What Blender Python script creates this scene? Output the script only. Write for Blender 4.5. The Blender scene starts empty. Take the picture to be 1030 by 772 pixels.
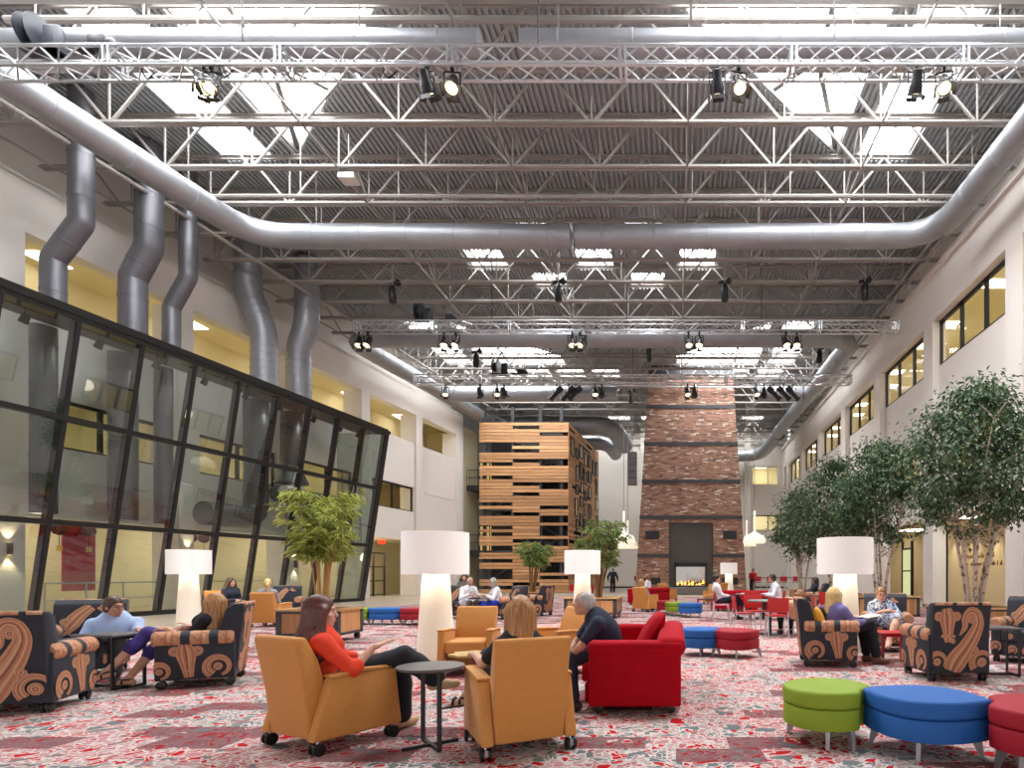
import bpy, bmesh, math, random
import numpy as np
from mathutils import Vector, Matrix

random.seed(11)
SC = bpy.context.scene
COL = SC.collection
PI = math.pi
F, CX, CY, EYE = 600.0, 680.0, 577.0, 1.27      # lens in pixels, principal point, eye height


def P(x, y, D):
    return Vector(((x - CX) * D / F, D, EYE - (y - CY) * D / F))


def lin(c):
    return tuple(((v / 255) / 12.92 if v / 255 <= 0.04045 else ((v / 255 + 0.055) / 1.055) ** 2.4) for v in c)


ORD = ['', 'first', 'second', 'third', 'fourth', 'fifth', 'sixth', 'seventh', 'eighth', 'ninth', 'tenth', 'eleventh', 'twelfth',
       'thirteenth', 'fourteenth', 'fifteenth', 'sixteenth', 'seventeenth', 'eighteenth', 'nineteenth', 'twentieth', 'twenty-first',
       'twenty-second', 'twenty-third', 'twenty-fourth', 'twenty-fifth', 'twenty-sixth', 'twenty-seventh']


# ------------------------------------------------------------------ mesh builder
class MB:
    def __init__(s):
        s.v, s.f, s.m, s.mi, s.M = [], [], [], 0, None

    def add(s, vs, fs):
        b = len(s.v)
        if s.M is not None:
            vs = [s.M @ Vector(p) for p in vs]
        s.v.extend(tuple(p) for p in vs)
        for q in fs:
            s.f.append(tuple(b + i for i in q))
            s.m.append(s.mi)
        return s

    def hexa(s, p):
        # p: 4 bottom + 4 top, counter-clockwise from above
        return s.add(p, [(3, 2, 1, 0), (4, 5, 6, 7), (0, 1, 5, 4), (1, 2, 6, 5), (2, 3, 7, 6), (3, 0, 4, 7)])

    def box(s, x0, x1, y0, y1, z0, z1):
        return s.hexa([(x0, y0, z0), (x1, y0, z0), (x1, y1, z0), (x0, y1, z0), (x0, y0, z1), (x1, y0, z1), (x1, y1, z1), (x0, y1, z1)])

    def quad(s, a, b, c, d):
        return s.add([a, b, c, d], [(0, 1, 2, 3)])

    def tube(s, pts, r, n=8, cap=True, closed=False):
        pts = [Vector(p) for p in pts]
        k = len(pts)
        rs = list(r) if isinstance(r, (list, tuple)) else [r] * k
        vs, fs = [], []
        up = None
        for i in range(k):
            if closed:
                t = pts[(i + 1) % k] - pts[i - 1]
            else:
                t = pts[min(i + 1, k - 1)] - pts[max(i - 1, 0)]
            t.normalize()
            if up is None:
                up = Vector((0, 0, 1)) if abs(t.z) < 0.9 else Vector((0, 1, 0))
            a = t.cross(up)
            if a.length < 1e-5:
                a = t.orthogonal()
            a.normalize()
            up = a.cross(t).normalized()
            for j in range(n):
                w = 2 * PI * j / n
                vs.append(pts[i] + (a * math.cos(w) + up * math.sin(w)) * rs[i])
        for i in range(k if closed else k - 1):
            i2 = (i + 1) % k
            for j in range(n):
                j2 = (j + 1) % n
                fs.append((i * n + j, i * n + j2, i2 * n + j2, i2 * n + j))
        if cap and not closed:
            fs.append(tuple(range(n - 1, -1, -1)))
            fs.append(tuple((k - 1) * n + j for j in range(n)))
        return s.add(vs, fs)

    def bar(s, a, b, w, h=None):
        # square bar from a to b
        a, b = Vector(a), Vector(b)
        h = h or w
        t = (b - a).normalized()
        up = Vector((0, 0, 1)) if abs(t.z) < 0.95 else Vector((0, 1, 0))
        x = t.cross(up).normalized() * (w / 2)
        z = x.cross(t).normalized() * (h / 2)
        return s.add([a - x - z, a + x - z, a + x + z, a - x + z, b - x - z, b + x - z, b + x + z, b - x + z],
                     [(0, 1, 2, 3), (7, 6, 5, 4), (1, 0, 4, 5), (2, 1, 5, 6), (3, 2, 6, 7), (0, 3, 7, 4)])

    def lathe(s, prof, c=(0, 0, 0), n=24, cap0=True, cap1=True):
        vs, fs = [], []
        k = len(prof)
        for (r, z) in prof:
            for j in range(n):
                w = 2 * PI * j / n
                vs.append((c[0] + r * math.cos(w), c[1] + r * math.sin(w), c[2] + z))
        for i in range(k - 1):
            for j in range(n):
                j2 = (j + 1) % n
                fs.append((i * n + j, i * n + j2, (i + 1) * n + j2, (i + 1) * n + j))
        if cap0:
            fs.append(tuple(range(n - 1, -1, -1)))
        if cap1:
            fs.append(tuple((k - 1) * n + j for j in range(n)))
        return s.add(vs, fs)

    def ball(s, c, r, n=10, m=7):
        rx, ry, rz = r if isinstance(r, (tuple, list)) else (r, r, r)
        prof = [(max(math.sin(PI * i / m), 0.02), -math.cos(PI * i / m)) for i in range(m + 1)]
        vs, fs = [], []
        for (q, z) in prof:
            for j in range(n):
                w = 2 * PI * j / n
                vs.append((c[0] + rx * q * math.cos(w), c[1] + ry * q * math.sin(w), c[2] + rz * z))
        for i in range(m):
            for j in range(n):
                j2 = (j + 1) % n
                fs.append((i * n + j, i * n + j2, (i + 1) * n + j2, (i + 1) * n + j))
        return s.add(vs, fs)

    def from_bm(s, bm):
        bm.verts.index_update()
        s.add([v.co.copy() for v in bm.verts], [tuple(v.index for v in f.verts) for f in bm.faces])
        bm.free()
        return s

    def rbox(s, x0, x1, y0, y1, z0, z1, r=0.03, seg=3, bulge=0.0, axis=2):
        bm = bmesh.new()
        bmesh.ops.create_cube(bm, size=1.0)
        for v in bm.verts:
            v.co = Vector(((x0 + x1) / 2 + v.co.x * (x1 - x0), (y0 + y1) / 2 + v.co.y * (y1 - y0), (z0 + z1) / 2 + v.co.z * (z1 - z0)))
        if bulge:
            bmesh.ops.subdivide_edges(bm, edges=bm.edges[:], cuts=4, use_grid_fill=True)
            c = Vector(((x0 + x1) / 2, (y0 + y1) / 2, (z0 + z1) / 2))
            hs = ((x1 - x0) / 2, (y1 - y0) / 2, (z1 - z0) / 2)
            for v in bm.verts:
                u = [(v.co[i] - c[i]) / hs[i] for i in range(3)]
                o = [i for i in range(3) if i != axis]
                g = (1 - u[o[0]] ** 2) * (1 - u[o[1]] ** 2)
                v.co[axis] += bulge * g * (1 if u[axis] > 0.5 else -1 if u[axis] < -0.5 else 0)
            es = [e for e in bm.edges if len(e.link_faces) == 2 and e.calc_face_angle(0) > 0.9]
        else:
            es = bm.edges[:]
        bmesh.ops.bevel(bm, geom=es, offset=r, segments=seg, affect='EDGES', profile=0.5, clamp_overlap=True)
        return s.from_bm(bm)

    def solid(s, poly, ext, r=0.0, seg=3):
        # polygon (3-D points) extruded by a vector, all edges rounded
        bm = bmesh.new()
        vs = [bm.verts.new(p) for p in poly]
        f = bm.faces.new(vs)
        ret = bmesh.ops.extrude_face_region(bm, geom=[f])
        nv = [g for g in ret['geom'] if isinstance(g, bmesh.types.BMVert)]
        bmesh.ops.translate(bm, verts=nv, vec=Vector(ext))
        bmesh.ops.recalc_face_normals(bm, faces=bm.faces[:])
        if r > 0:
            es = [e for e in bm.edges if e.calc_face_angle(0) > 0.5]
            bmesh.ops.bevel(bm, geom=es, offset=r, segments=seg, affect='EDGES', profile=0.5, clamp_overlap=True)
        return s.from_bm(bm)

    def build(s, name, mats, parent=None, smooth=True, angle=0.7, loc=None):
        me = bpy.data.meshes.new(name)
        me.from_pydata(s.v, [], s.f)
        if not isinstance(mats, (list, tuple)):
            mats = [mats]
        for m in mats:
            me.materials.append(m)
        if len(mats) > 1:
            me.polygons.foreach_set('material_index', s.m)
        if smooth:
            me.polygons.foreach_set('use_smooth', [True] * len(s.f))
            me.set_sharp_from_angle(angle=angle)
        me.update()
        o = bpy.data.objects.new(name, me)
        COL.objects.link(o)
        if parent is not None:
            o.parent = parent
        if loc is not None:
            o.location = loc
        return o


def tag(o, label=None, cat=None, group=None, kind=None):
    if label:
        o['label'] = label
    if cat:
        o['category'] = cat
    if group:
        o['group'] = group
    if kind:
        o['kind'] = kind
    return o


def thing(name, label, cat, loc=(0, 0, 0), rz=0.0, group=None):
    o = bpy.data.objects.new(name, None)
    o.empty_display_size = 0.1
    COL.objects.link(o)
    o.location = loc
    o.rotation_euler = (0, 0, rz)
    return tag(o, label, cat, group)


def kids(o):
    return [c for c in COL.objects if c.parent is o]


CHILD = {}


def copy_tree(o, label=None, loc=None, rz=None, parent=None, group=None):
    if o.name not in CHILD:
        CHILD[o.name] = kids(o)
    c = o.copy()
    COL.objects.link(c)
    if parent is not None:
        c.parent = parent
    if label:
        c['label'] = label
    if group:
        c['group'] = group
    if loc is not None:
        c.location = loc
    if rz is not None:
        c.rotation_euler = (0, 0, rz)
    for ch in CHILD[o.name]:
        copy_tree(ch, parent=c)
    return c


def face(fx, fy):
    return math.atan2(-fx, fy)


def structure(name, mb, m, label=None, parent=None, smooth=False):
    o = mb.build(name, m, parent, smooth=smooth)
    if parent is None:
        o['kind'] = 'structure'
    if label:
        o['label'] = label
    return o


# ------------------------------------------------------------------ materials
def nmat(name):
    m = bpy.data.materials.new(name)
    m.use_nodes = True
    nt = m.node_tree
    for n in list(nt.nodes):
        nt.nodes.remove(n)
    out = nt.nodes.new('ShaderNodeOutputMaterial')
    return m, nt, out


def N(nt, t, **kw):
    n = nt.nodes.new(t)
    for k, v in kw.items():
        if k in n.inputs:
            n.inputs[k].default_value = v
        else:
            setattr(n, k, v)
    return n


def L(nt, a, b):
    nt.links.new(a, b)


def ramp(nt, stops, mode='LINEAR'):
    r = nt.nodes.new('ShaderNodeValToRGB')
    r.color_ramp.interpolation = mode
    el = r.color_ramp.elements
    while len(el) > len(stops):
        el.remove(el[-1])
    while len(el) < len(stops):
        el.new(0.5)
    for e, (p, c) in zip(el, stops):
        e.position = p
        e.color = (*c, 1)
    return r


MATS = {}


def mat(name, c, rough=0.6, metal=0.0, var=0.08, scale=(6, 6, 6), bump=0.0, bscale=200.0, spec=0.5, sheen=0.0, emit=None, estr=1.0, trans=0.0):
    if name in MATS:
        return MATS[name]
    m, nt, out = nmat(name)
    b = N(nt, 'ShaderNodeBsdfPrincipled', Roughness=rough, Metallic=metal)
    b.inputs['Specular IOR Level'].default_value = spec
    if sheen:
        b.inputs['Sheen Weight'].default_value = sheen
        b.inputs['Sheen Roughness'].default_value = 0.4
    c = lin(c)
    tc = N(nt, 'ShaderNodeTexCoord')
    mp = N(nt, 'ShaderNodeMapping')
    mp.inputs['Scale'].default_value = scale
    L(nt, tc.outputs['Object'], mp.inputs['Vector'])
    no = N(nt, 'ShaderNodeTexNoise', Scale=1.0, Detail=4.0, Roughness=0.6)
    L(nt, mp.outputs[0], no.inputs['Vector'])
    lo = tuple(max(0, v * (1 - var)) for v in c)
    hi = tuple(min(1, v * (1 + var)) for v in c)
    r = ramp(nt, [(0.3, lo), (0.7, hi)])
    L(nt, no.outputs['Fac'], r.inputs[0])
    L(nt, r.outputs[0], b.inputs['Base Color'])
    if bump:
        n2 = N(nt, 'ShaderNodeTexNoise', Scale=bscale, Detail=2.0)
        L(nt, tc.outputs['Object'], n2.inputs['Vector'])
        bp = N(nt, 'ShaderNodeBump', Strength=bump, Distance=0.01)
        L(nt, n2.outputs['Fac'], bp.inputs['Height'])
        L(nt, bp.outputs[0], b.inputs['Normal'])
    if emit is not None:
        b.inputs['Emission Color'].default_value = (*lin(emit), 1)
        b.inputs['Emission Strength'].default_value = estr
    if trans:
        b.inputs['Transmission Weight'].default_value = trans
    L(nt, b.outputs[0], out.inputs[0])
    MATS[name] = m
    return m


def emis(name, c, s):
    m, nt, out = nmat(name)
    e = N(nt, 'ShaderNodeEmission', Strength=s)
    e.inputs[0].default_value = (*lin(c), 1)
    L(nt, e.outputs[0], out.inputs[0])
    return m


def glass(name, tint, refl, rough=0.0):
    m, nt, out = nmat(name)
    t = N(nt, 'ShaderNodeBsdfTransparent')
    t.inputs[0].default_value = (*tint, 1)
    g = N(nt, 'ShaderNodeBsdfGlossy', Roughness=rough)
    g.inputs[0].default_value = (0.95, 0.97, 1.0, 1)
    lw = N(nt, 'ShaderNodeLayerWeight', Blend=0.5)
    pw = N(nt, 'ShaderNodeMath', operation='POWER')
    pw.inputs[1].default_value = 5.0
    L(nt, lw.outputs['Facing'], pw.inputs[0])
    mx = N(nt, 'ShaderNodeMath', operation='MULTIPLY_ADD')
    mx.inputs[1].default_value = 0.95
    mx.inputs[2].default_value = 0.045 + refl
    mx.use_clamp = True
    L(nt, pw.outputs[0], mx.inputs[0])
    s = N(nt, 'ShaderNodeMixShader')
    L(nt, mx.outputs[0], s.inputs[0])
    L(nt, t.outputs[0], s.inputs[1])
    L(nt, g.outputs[0], s.inputs[2])
    L(nt, s.outputs[0], out.inputs[0])
    return m


def wood(name, c1, c2, c3, axis='X', board=0.2, rough=0.55):
    # boards stacked in z, grain along the given axis
    m, nt, out = nmat(name)
    b = N(nt, 'ShaderNodeBsdfPrincipled', Roughness=rough)
    tc = N(nt, 'ShaderNodeTexCoord')
    mp = N(nt, 'ShaderNodeMapping')
    mp.inputs['Scale'].default_value = {'X': (0.7, 6, 22), 'Y': (6, 0.7, 22), 'Z': (22, 22, 0.8)}[axis]
    L(nt, tc.outputs['Object'], mp.inputs['Vector'])
    no = N(nt, 'ShaderNodeTexNoise', Scale=1.6, Detail=6.0, Roughness=0.65, Distortion=0.6)
    L(nt, mp.outputs[0], no.inputs['Vector'])
    r = ramp(nt, [(0.25, lin(c1)), (0.5, lin(c2)), (0.75, lin(c3))])
    L(nt, no.outputs['Fac'], r.inputs[0])
    sp = N(nt, 'ShaderNodeSeparateXYZ')
    L(nt, tc.outputs['Object'], sp.inputs[0])
    key = sp.outputs['Z'] if axis != 'Z' else sp.outputs['X']
    dv = N(nt, 'ShaderNodeMath', operation='DIVIDE')
    dv.inputs[1].default_value = board
    L(nt, key, dv.inputs[0])
    fl = N(nt, 'ShaderNodeMath', operation='FLOOR')
    L(nt, dv.outputs[0], fl.inputs[0])
    wn = N(nt, 'ShaderNodeTexWhiteNoise', noise_dimensions='1D')
    L(nt, fl.outputs[0], wn.inputs['W'])
    hs = N(nt, 'ShaderNodeHueSaturation')
    mr = N(nt, 'ShaderNodeMapRange')
    mr.inputs[3].default_value = 0.72
    mr.inputs[4].default_value = 1.18
    L(nt, wn.outputs['Value'], mr.inputs[0])
    L(nt, mr.outputs[0], hs.inputs['Value'])
    L(nt, r.outputs[0], hs.inputs['Color'])
    L(nt, hs.outputs[0], b.inputs['Base Color'])
    L(nt, b.outputs[0], out.inputs[0])
    return m


def carpet():
    m, nt, out = nmat('patterned carpet')
    b = N(nt, 'ShaderNodeBsdfPrincipled', Roughness=0.95)
    b.inputs['Specular IOR Level'].default_value = 0.1
    tc = N(nt, 'ShaderNodeTexCoord')
    # carpet planks, each with its own colouring
    br = N(nt, 'ShaderNodeTexBrick', Scale=1.0)
    br.offset = 0.37
    br.inputs['Color1'].default_value = (0, 0, 0, 1)
    br.inputs['Color2'].default_value = (1, 1, 1, 1)
    br.inputs['Mortar Size'].default_value = 0.0
    br.inputs['Brick Width'].default_value = 0.62
    br.inputs['Row Height'].default_value = 0.31
    L(nt, tc.outputs['Object'], br.inputs['Vector'])
    # warped cells
    no = N(nt, 'ShaderNodeTexNoise', Scale=5.0, Detail=2.0)
    L(nt, tc.outputs['Object'], no.inputs['Vector'])
    sub = N(nt, 'ShaderNodeVectorMath', operation='SUBTRACT')
    L(nt, no.outputs['Color'], sub.inputs[0])
    sub.inputs[1].default_value = (0.5, 0.5, 0.5)
    sc = N(nt, 'ShaderNodeVectorMath', operation='SCALE')
    sc.inputs['Scale'].default_value = 0.32
    L(nt, sub.outputs[0], sc.inputs[0])
    ad = N(nt, 'ShaderNodeVectorMath', operation='ADD')
    L(nt, tc.outputs['Object'], ad.inputs[0])
    L(nt, sc.outputs[0], ad.inputs[1])
    va = N(nt, 'ShaderNodeTexVoronoi', Scale=6.5, feature='F1')
    vb = N(nt, 'ShaderNodeTexVoronoi', Scale=6.5, feature='DISTANCE_TO_EDGE')
    vc = N(nt, 'ShaderNodeTexVoronoi', Scale=13.5, feature='F1')
    vd = N(nt, 'ShaderNodeTexVoronoi', Scale=13.5, feature='DISTANCE_TO_EDGE')
    for v in (va, vb, vc, vd):
        L(nt, ad.outputs[0], v.inputs['Vector'])
    s1 = N(nt, 'ShaderNodeSeparateColor')
    L(nt, va.outputs['Color'], s1.inputs[0])
    s2 = N(nt, 'ShaderNodeSeparateColor')
    L(nt, vc.outputs['Color'], s2.inputs[0])
    RED, WHITE, GREY, PINK, DARK, PALE = (176, 24, 30), (196, 186, 180), (104, 109, 110), (178, 122, 122), (118, 78, 80), (168, 150, 147)
    # fine filigree of each plank type
    rA = ramp(nt, [(0, lin(GREY)), (0.40, lin(PALE)), (0.62, lin((162, 128, 127))), (0.86, lin(RED))], 'CONSTANT')
    rB = ramp(nt, [(0, lin(PINK)), (0.52, lin((164, 100, 102))), (0.72, lin(PALE)), (0.82, lin(RED))], 'CONSTANT')
    rC = ramp(nt, [(0, lin(DARK)), (0.5, lin((126, 88, 89))), (0.80, lin((140, 40, 44)))], 'CONSTANT')
    for r in (rA, rB, rC):
        L(nt, s2.outputs[0], r.inputs[0])

    def mixc(fac, a, c):
        x = N(nt, 'ShaderNodeMix', data_type='RGBA')
        if fac is not None:
            L(nt, fac, x.inputs[0])
        for s, i in ((a, 6), (c, 7)):
            if isinstance(s, tuple):
                x.inputs[i].default_value = (*lin(s), 1)
            else:
                L(nt, s, x.inputs[i])
        return x.outputs[2]

    def gt(sock, t):
        x = N(nt, 'ShaderNodeMath', operation='GREATER_THAN')
        x.inputs[1].default_value = t
        L(nt, sock, x.inputs[0])
        return x.outputs[0]

    def lt(sock, t):
        x = N(nt, 'ShaderNodeMath', operation='LESS_THAN')
        x.inputs[1].default_value = t
        L(nt, sock, x.inputs[0])
        return x.outputs[0]

    def mul(a, c):
        x = N(nt, 'ShaderNodeMath', operation='MULTIPLY')
        L(nt, a, x.inputs[0])
        L(nt, c, x.inputs[1])
        return x.outputs[0]

    bv = N(nt, 'ShaderNodeSeparateColor')
    L(nt, br.outputs['Color'], bv.inputs[0])
    pk = bv.outputs[0]
    base = mixc(gt(pk, 0.38), rA.outputs[0], rB.outputs[0])
    line = mixc(lt(vd.outputs['Distance'], 0.085), base, WHITE)
    cline = mixc(lt(vd.outputs['Distance'], 0.05), rC.outputs[0], (138, 104, 104))
    line2 = mixc(gt(pk, 0.78), line, cline)
    # larger blobs: red and grey medallions with a pale outline
    blob = mul(lt(s1.outputs[0], 0.13), gt(vb.outputs['Distance'], 0.17))
    rim = mul(lt(s1.outputs[0], 0.13), gt(vb.outputs['Distance'], 0.11))
    g1 = mul(gt(s1.outputs[0], 0.86), gt(vb.outputs['Distance'], 0.16))
    c1 = mixc(g1, line2, GREY)
    c2 = mixc(rim, c1, WHITE)
    c3 = mixc(blob, c2, RED)
    L(nt, c3, b.inputs['Base Color'])
    L(nt, b.outputs[0], out.inputs[0])
    return m


def brick():
    m, nt, out = nmat('mixed brick')
    b = N(nt, 'ShaderNodeBsdfPrincipled', Roughness=0.9)
    tc = N(nt, 'ShaderNodeTexCoord')
    sp = N(nt, 'ShaderNodeSeparateXYZ')
    L(nt, tc.outputs['Object'], sp.inputs[0])
    ad = N(nt, 'ShaderNodeMath', operation='ADD')
    L(nt, sp.outputs['X'], ad.inputs[0])
    L(nt, sp.outputs['Y'], ad.inputs[1])
    cb = N(nt, 'ShaderNodeCombineXYZ')
    L(nt, ad.outputs[0], cb.inputs[0])
    L(nt, sp.outputs['Z'], cb.inputs[1])
    br = N(nt, 'ShaderNodeTexBrick', Scale=1.0)
    br.inputs['Color1'].default_value = (0, 0, 0, 1)
    br.inputs['Color2'].default_value = (1, 1, 1, 1)
    br.inputs['Mortar'].default_value = (0.5, 0.5, 0.5, 1)
    br.inputs['Mortar Size'].default_value = 0.008
    br.inputs['Brick Width'].default_value = 0.34
    br.inputs['Row Height'].default_value = 0.085
    L(nt, cb.outputs[0], br.inputs['Vector'])
    s = N(nt, 'ShaderNodeSeparateColor')
    L(nt, br.outputs['Color'], s.inputs[0])
    r = ramp(nt, [(0.0, lin((98, 80, 74))), (0.10, lin((138, 100, 84))), (0.3, lin((158, 120, 100))), (0.48, lin((128, 96, 84))), (0.62, lin((150, 114, 94))),
                  (0.8, lin((166, 130, 108))), (0.95, lin((204, 188, 172)))], 'CONSTANT')
    L(nt, s.outputs[0], r.inputs[0])
    # whitish lime streaks gathered in drifts
    no = N(nt, 'ShaderNodeTexNoise', Scale=1.0, Detail=3.0)
    mp = N(nt, 'ShaderNodeMapping')
    mp.inputs['Scale'].default_value = (2.2, 2.2, 7)
    L(nt, tc.outputs['Object'], mp.inputs[0])
    L(nt, mp.outputs[0], no.inputs['Vector'])
    r2 = ramp(nt, [(0.64, (0, 0, 0)), (0.67, (0.75, 0.75, 0.75))])
    L(nt, no.outputs['Fac'], r2.inputs[0])
    mx = N(nt, 'ShaderNodeMix', data_type='RGBA')
    L(nt, r2.outputs[0], mx.inputs[0])
    L(nt, r.outputs[0], mx.inputs[6])
    mx.inputs[7].default_value = (*lin((206, 190, 176)), 1)
    L(nt, mx.outputs[2], b.inputs['Base Color'])
    bp = N(nt, 'ShaderNodeBump', Strength=0.4, Distance=0.02)
    L(nt, s.outputs[0], bp.inputs['Height'])
    L(nt, bp.outputs[0], b.inputs['Normal'])
    L(nt, b.outputs[0], out.inputs[0])
    return m


def hairmat(name, c, c2):
    if name in MATS:
        return MATS[name]
    m, nt, out = nmat(name)
    b = N(nt, 'ShaderNodeBsdfPrincipled', Roughness=0.42)
    tc = N(nt, 'ShaderNodeTexCoord')
    mp = N(nt, 'ShaderNodeMapping')
    mp.inputs['Scale'].default_value = (70, 70, 5)
    L(nt, tc.outputs['Object'], mp.inputs[0])
    no = N(nt, 'ShaderNodeTexNoise', Scale=1.0, Detail=3.0, Distortion=0.8)
    L(nt, mp.outputs[0], no.inputs['Vector'])
    r = ramp(nt, [(0.3, lin(c)), (0.7, lin(c2))])
    L(nt, no.outputs['Fac'], r.inputs[0])
    L(nt, r.outputs[0], b.inputs['Base Color'])
    bp = N(nt, 'ShaderNodeBump', Strength=0.5, Distance=0.006)
    L(nt, no.outputs['Fac'], bp.inputs['Height'])
    L(nt, bp.outputs[0], b.inputs['Normal'])
    L(nt, b.outputs[0], out.inputs[0])
    MATS[name] = m
    return m


def blotch(name, ca, cb, scale=16.0, t=0.5, rough=0.85, warp=1.2):
    # two-colour printed cloth
    m, nt, out = nmat(name)
    b = N(nt, 'ShaderNodeBsdfPrincipled', Roughness=rough)
    tc = N(nt, 'ShaderNodeTexCoord')
    no = N(nt, 'ShaderNodeTexNoise', Scale=scale, Detail=2.0, Distortion=warp)
    L(nt, tc.outputs['Object'], no.inputs['Vector'])
    r = ramp(nt, [(t - 0.02, lin(ca)), (t + 0.02, lin(cb))])
    L(nt, no.outputs['Fac'], r.inputs[0])
    L(nt, r.outputs[0], b.inputs['Base Color'])
    L(nt, b.outputs[0], out.inputs[0])
    return m


def leafmat(name, cs):
    m, nt, out = nmat(name)
    b = N(nt, 'ShaderNodeBsdfPrincipled', Roughness=0.5)
    ge = N(nt, 'ShaderNodeNewGeometry')
    r = ramp(nt, [(i / max(1, len(cs) - 1), lin(c)) for i, c in enumerate(cs)])
    L(nt, ge.outputs['Random Per Island'], r.inputs[0])
    L(nt, r.outputs[0], b.inputs['Base Color'])
    tr = N(nt, 'ShaderNodeBsdfTranslucent')
    L(nt, r.outputs[0], tr.inputs[0])
    mx = N(nt, 'ShaderNodeMixShader')
    mx.inputs[0].default_value = 0.3
    L(nt, b.outputs[0], mx.inputs[1])
    L(nt, tr.outputs[0], mx.inputs[2])
    L(nt, mx.outputs[0], out.inputs[0])
    return m


WALL = mat('warm white wall paint', (224, 218, 211), 0.85, var=0.02, scale=(0.4, 0.4, 0.4))
WALLG = mat('pale grey wall paint', (228, 222, 213), 0.85, var=0.02, scale=(0.4, 0.4, 0.4))
BEIGE = mat('beige wall paint', (218, 200, 164), 0.85, var=0.03, scale=(0.6, 0.6, 0.6))
YELL = mat('cream office paint', (224, 212, 172), 0.85, var=0.03, scale=(0.6, 0.6, 0.6))
OFFC = mat('office ceiling tile', (222, 212, 178), 0.9, var=0.02)
DECK = mat('grey painted steel deck', (156, 161, 164), 0.7, var=0.04, scale=(0.3, 0.3, 0.3))
STEELW = mat('off white painted steel', (156, 151, 146), 0.6, var=0.04, scale=(0.5, 0.5, 0.5))
BLACK = mat('black metal', (22, 22, 24), 0.45, var=0.1)
BLACKP = mat('black plastic', (14, 14, 15), 0.4, var=0.1)
DGREY = mat('dark grey steel', (58, 59, 62), 0.5, var=0.08)
MGREY = mat('mid grey steel', (112, 110, 108), 0.6, var=0.05)
DUCT = mat('galvanised duct steel', (158, 160, 165), 0.48, metal=0.6, var=0.07, scale=(2, 2, 2))
DUCTD = mat('dull duct steel', (118, 118, 124), 0.42, metal=0.6, var=0.08, scale=(2, 2, 2))
ALU = mat('brushed aluminium', (206, 208, 212), 0.3, metal=0.85, var=0.04)
CHROME = mat('caster chrome', (190, 190, 192), 0.2, metal=1.0, var=0.02)
ORANGE = mat('mustard orange upholstery', (200, 136, 66), 0.75, var=0.05, scale=(30, 30, 30), bump=0.12, bscale=500, sheen=0.15)
OPIPE = mat('darker mustard piping', (176, 118, 52), 0.8)
REDV = mat('red velvet upholstery', (168, 0, 24), 0.85, var=0.12, scale=(9, 9, 9), spec=0.2)
GREEN = mat('lime green upholstery', (132, 156, 34), 0.7, var=0.03, bump=0.08, bscale=600)
BLUE = mat('bright blue upholstery', (24, 92, 166), 0.7, var=0.03, bump=0.08, bscale=600)
CRIM = mat('crimson upholstery', (156, 6, 32), 0.7, var=0.03, bump=0.08, bscale=600)
REDP = mat('red chair plastic', (178, 26, 26), 0.5, var=0.03)
TABT = mat('dark laminate table top', (88, 84, 84), 0.4, var=0.04)
GREYT = mat('grey laminate table top', (120, 118, 112), 0.4, var=0.04)
SHADEM = mat('white fabric shade', (240, 237, 234), 0.85, var=0.01, emit=(255, 248, 240), estr=0.16)
LBASE = mat('glowing cream lamp fabric', (236, 228, 214), 0.85, var=0.01, emit=(255, 236, 204), estr=0.10)
OAK = wood('honey oak veneer', (176, 128, 78), (204, 156, 102), (222, 178, 124), 'X', 0.6)
OAKV = wood('upright oak veneer', (164, 110, 66), (196, 142, 92), (210, 160, 108), 'Z', 0.16)
CEDX = wood('cedar boards along x', (168, 116, 76), (206, 154, 106), (228, 184, 136), 'X', 0.229)
CEDY = wood('cedar boards along y', (160, 108, 70), (198, 146, 98), (220, 174, 126), 'Y', 0.229)
BRICK = brick()
FLOORM = carpet()
PALEF = mat('polished concrete', (176, 162, 144), 0.35, var=0.06, scale=(0.7, 0.7, 0.7))
SKYL = emis('daylit skylight glazing', (250, 252, 255), 17.0)
PANEL = emis('ceiling light panel', (255, 246, 228), 5.5)
GLASSB = glass('smoky tinted glass', (0.56, 0.62, 0.59), 0.075)
GLASSO = glass('clear office glass', (0.93, 0.94, 0.9), 0.0)
SKIN = mat('fair skin', (216, 166, 140), 0.55, var=0.05, scale=(12, 12, 12))
SKIN2 = mat('tanned skin', (196, 140, 112), 0.55, var=0.05, scale=(12, 12, 12))
NAVYF = mat('charcoal navy upholstery', (40, 43, 52), 0.8, var=0.06, scale=(20, 20, 20), bump=0.08, bscale=600, sheen=0.1)
PTAN = mat('tan paisley print', (186, 138, 104), 0.8, var=0.08, scale=(30, 30, 30))
PRUST = mat('rust paisley print', (172, 112, 82), 0.8, var=0.1, scale=(30, 30, 30))
PPALE = mat('pale paisley print', (196, 154, 120), 0.8, var=0.06, scale=(30, 30, 30))
PBRN = mat('brown paisley print', (134, 82, 64), 0.8, var=0.1, scale=(30, 30, 30))
FAB = [NAVYF, PTAN, PRUST, PPALE, PBRN]
# ================================================================== the hall
K = 80 / 600.0                                   # the left wall is not square to the joists


def LX(D, off=0.0):
    return -20.2 + K * D + off


def lbox(mb, D0, D1, o0, o1, z0, z1):
    # a block that follows the left wall: o = metres into the hall
    return mb.hexa([(LX(D0, o0), D0, z0), (LX(D0, o1), D0, z0), (LX(D1, o1), D1, z0), (LX(D1, o0), D1, z0),
                    (LX(D0, o0), D0, z1), (LX(D0, o1), D0, z1), (LX(D1, o1), D1, z1), (LX(D1, o0), D1, z1)])


RX, BACK, ZS, ZT, ZD = 9.6, 54.0, 9.05, 10.73, 14.4
NEAR = -6.0
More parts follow.
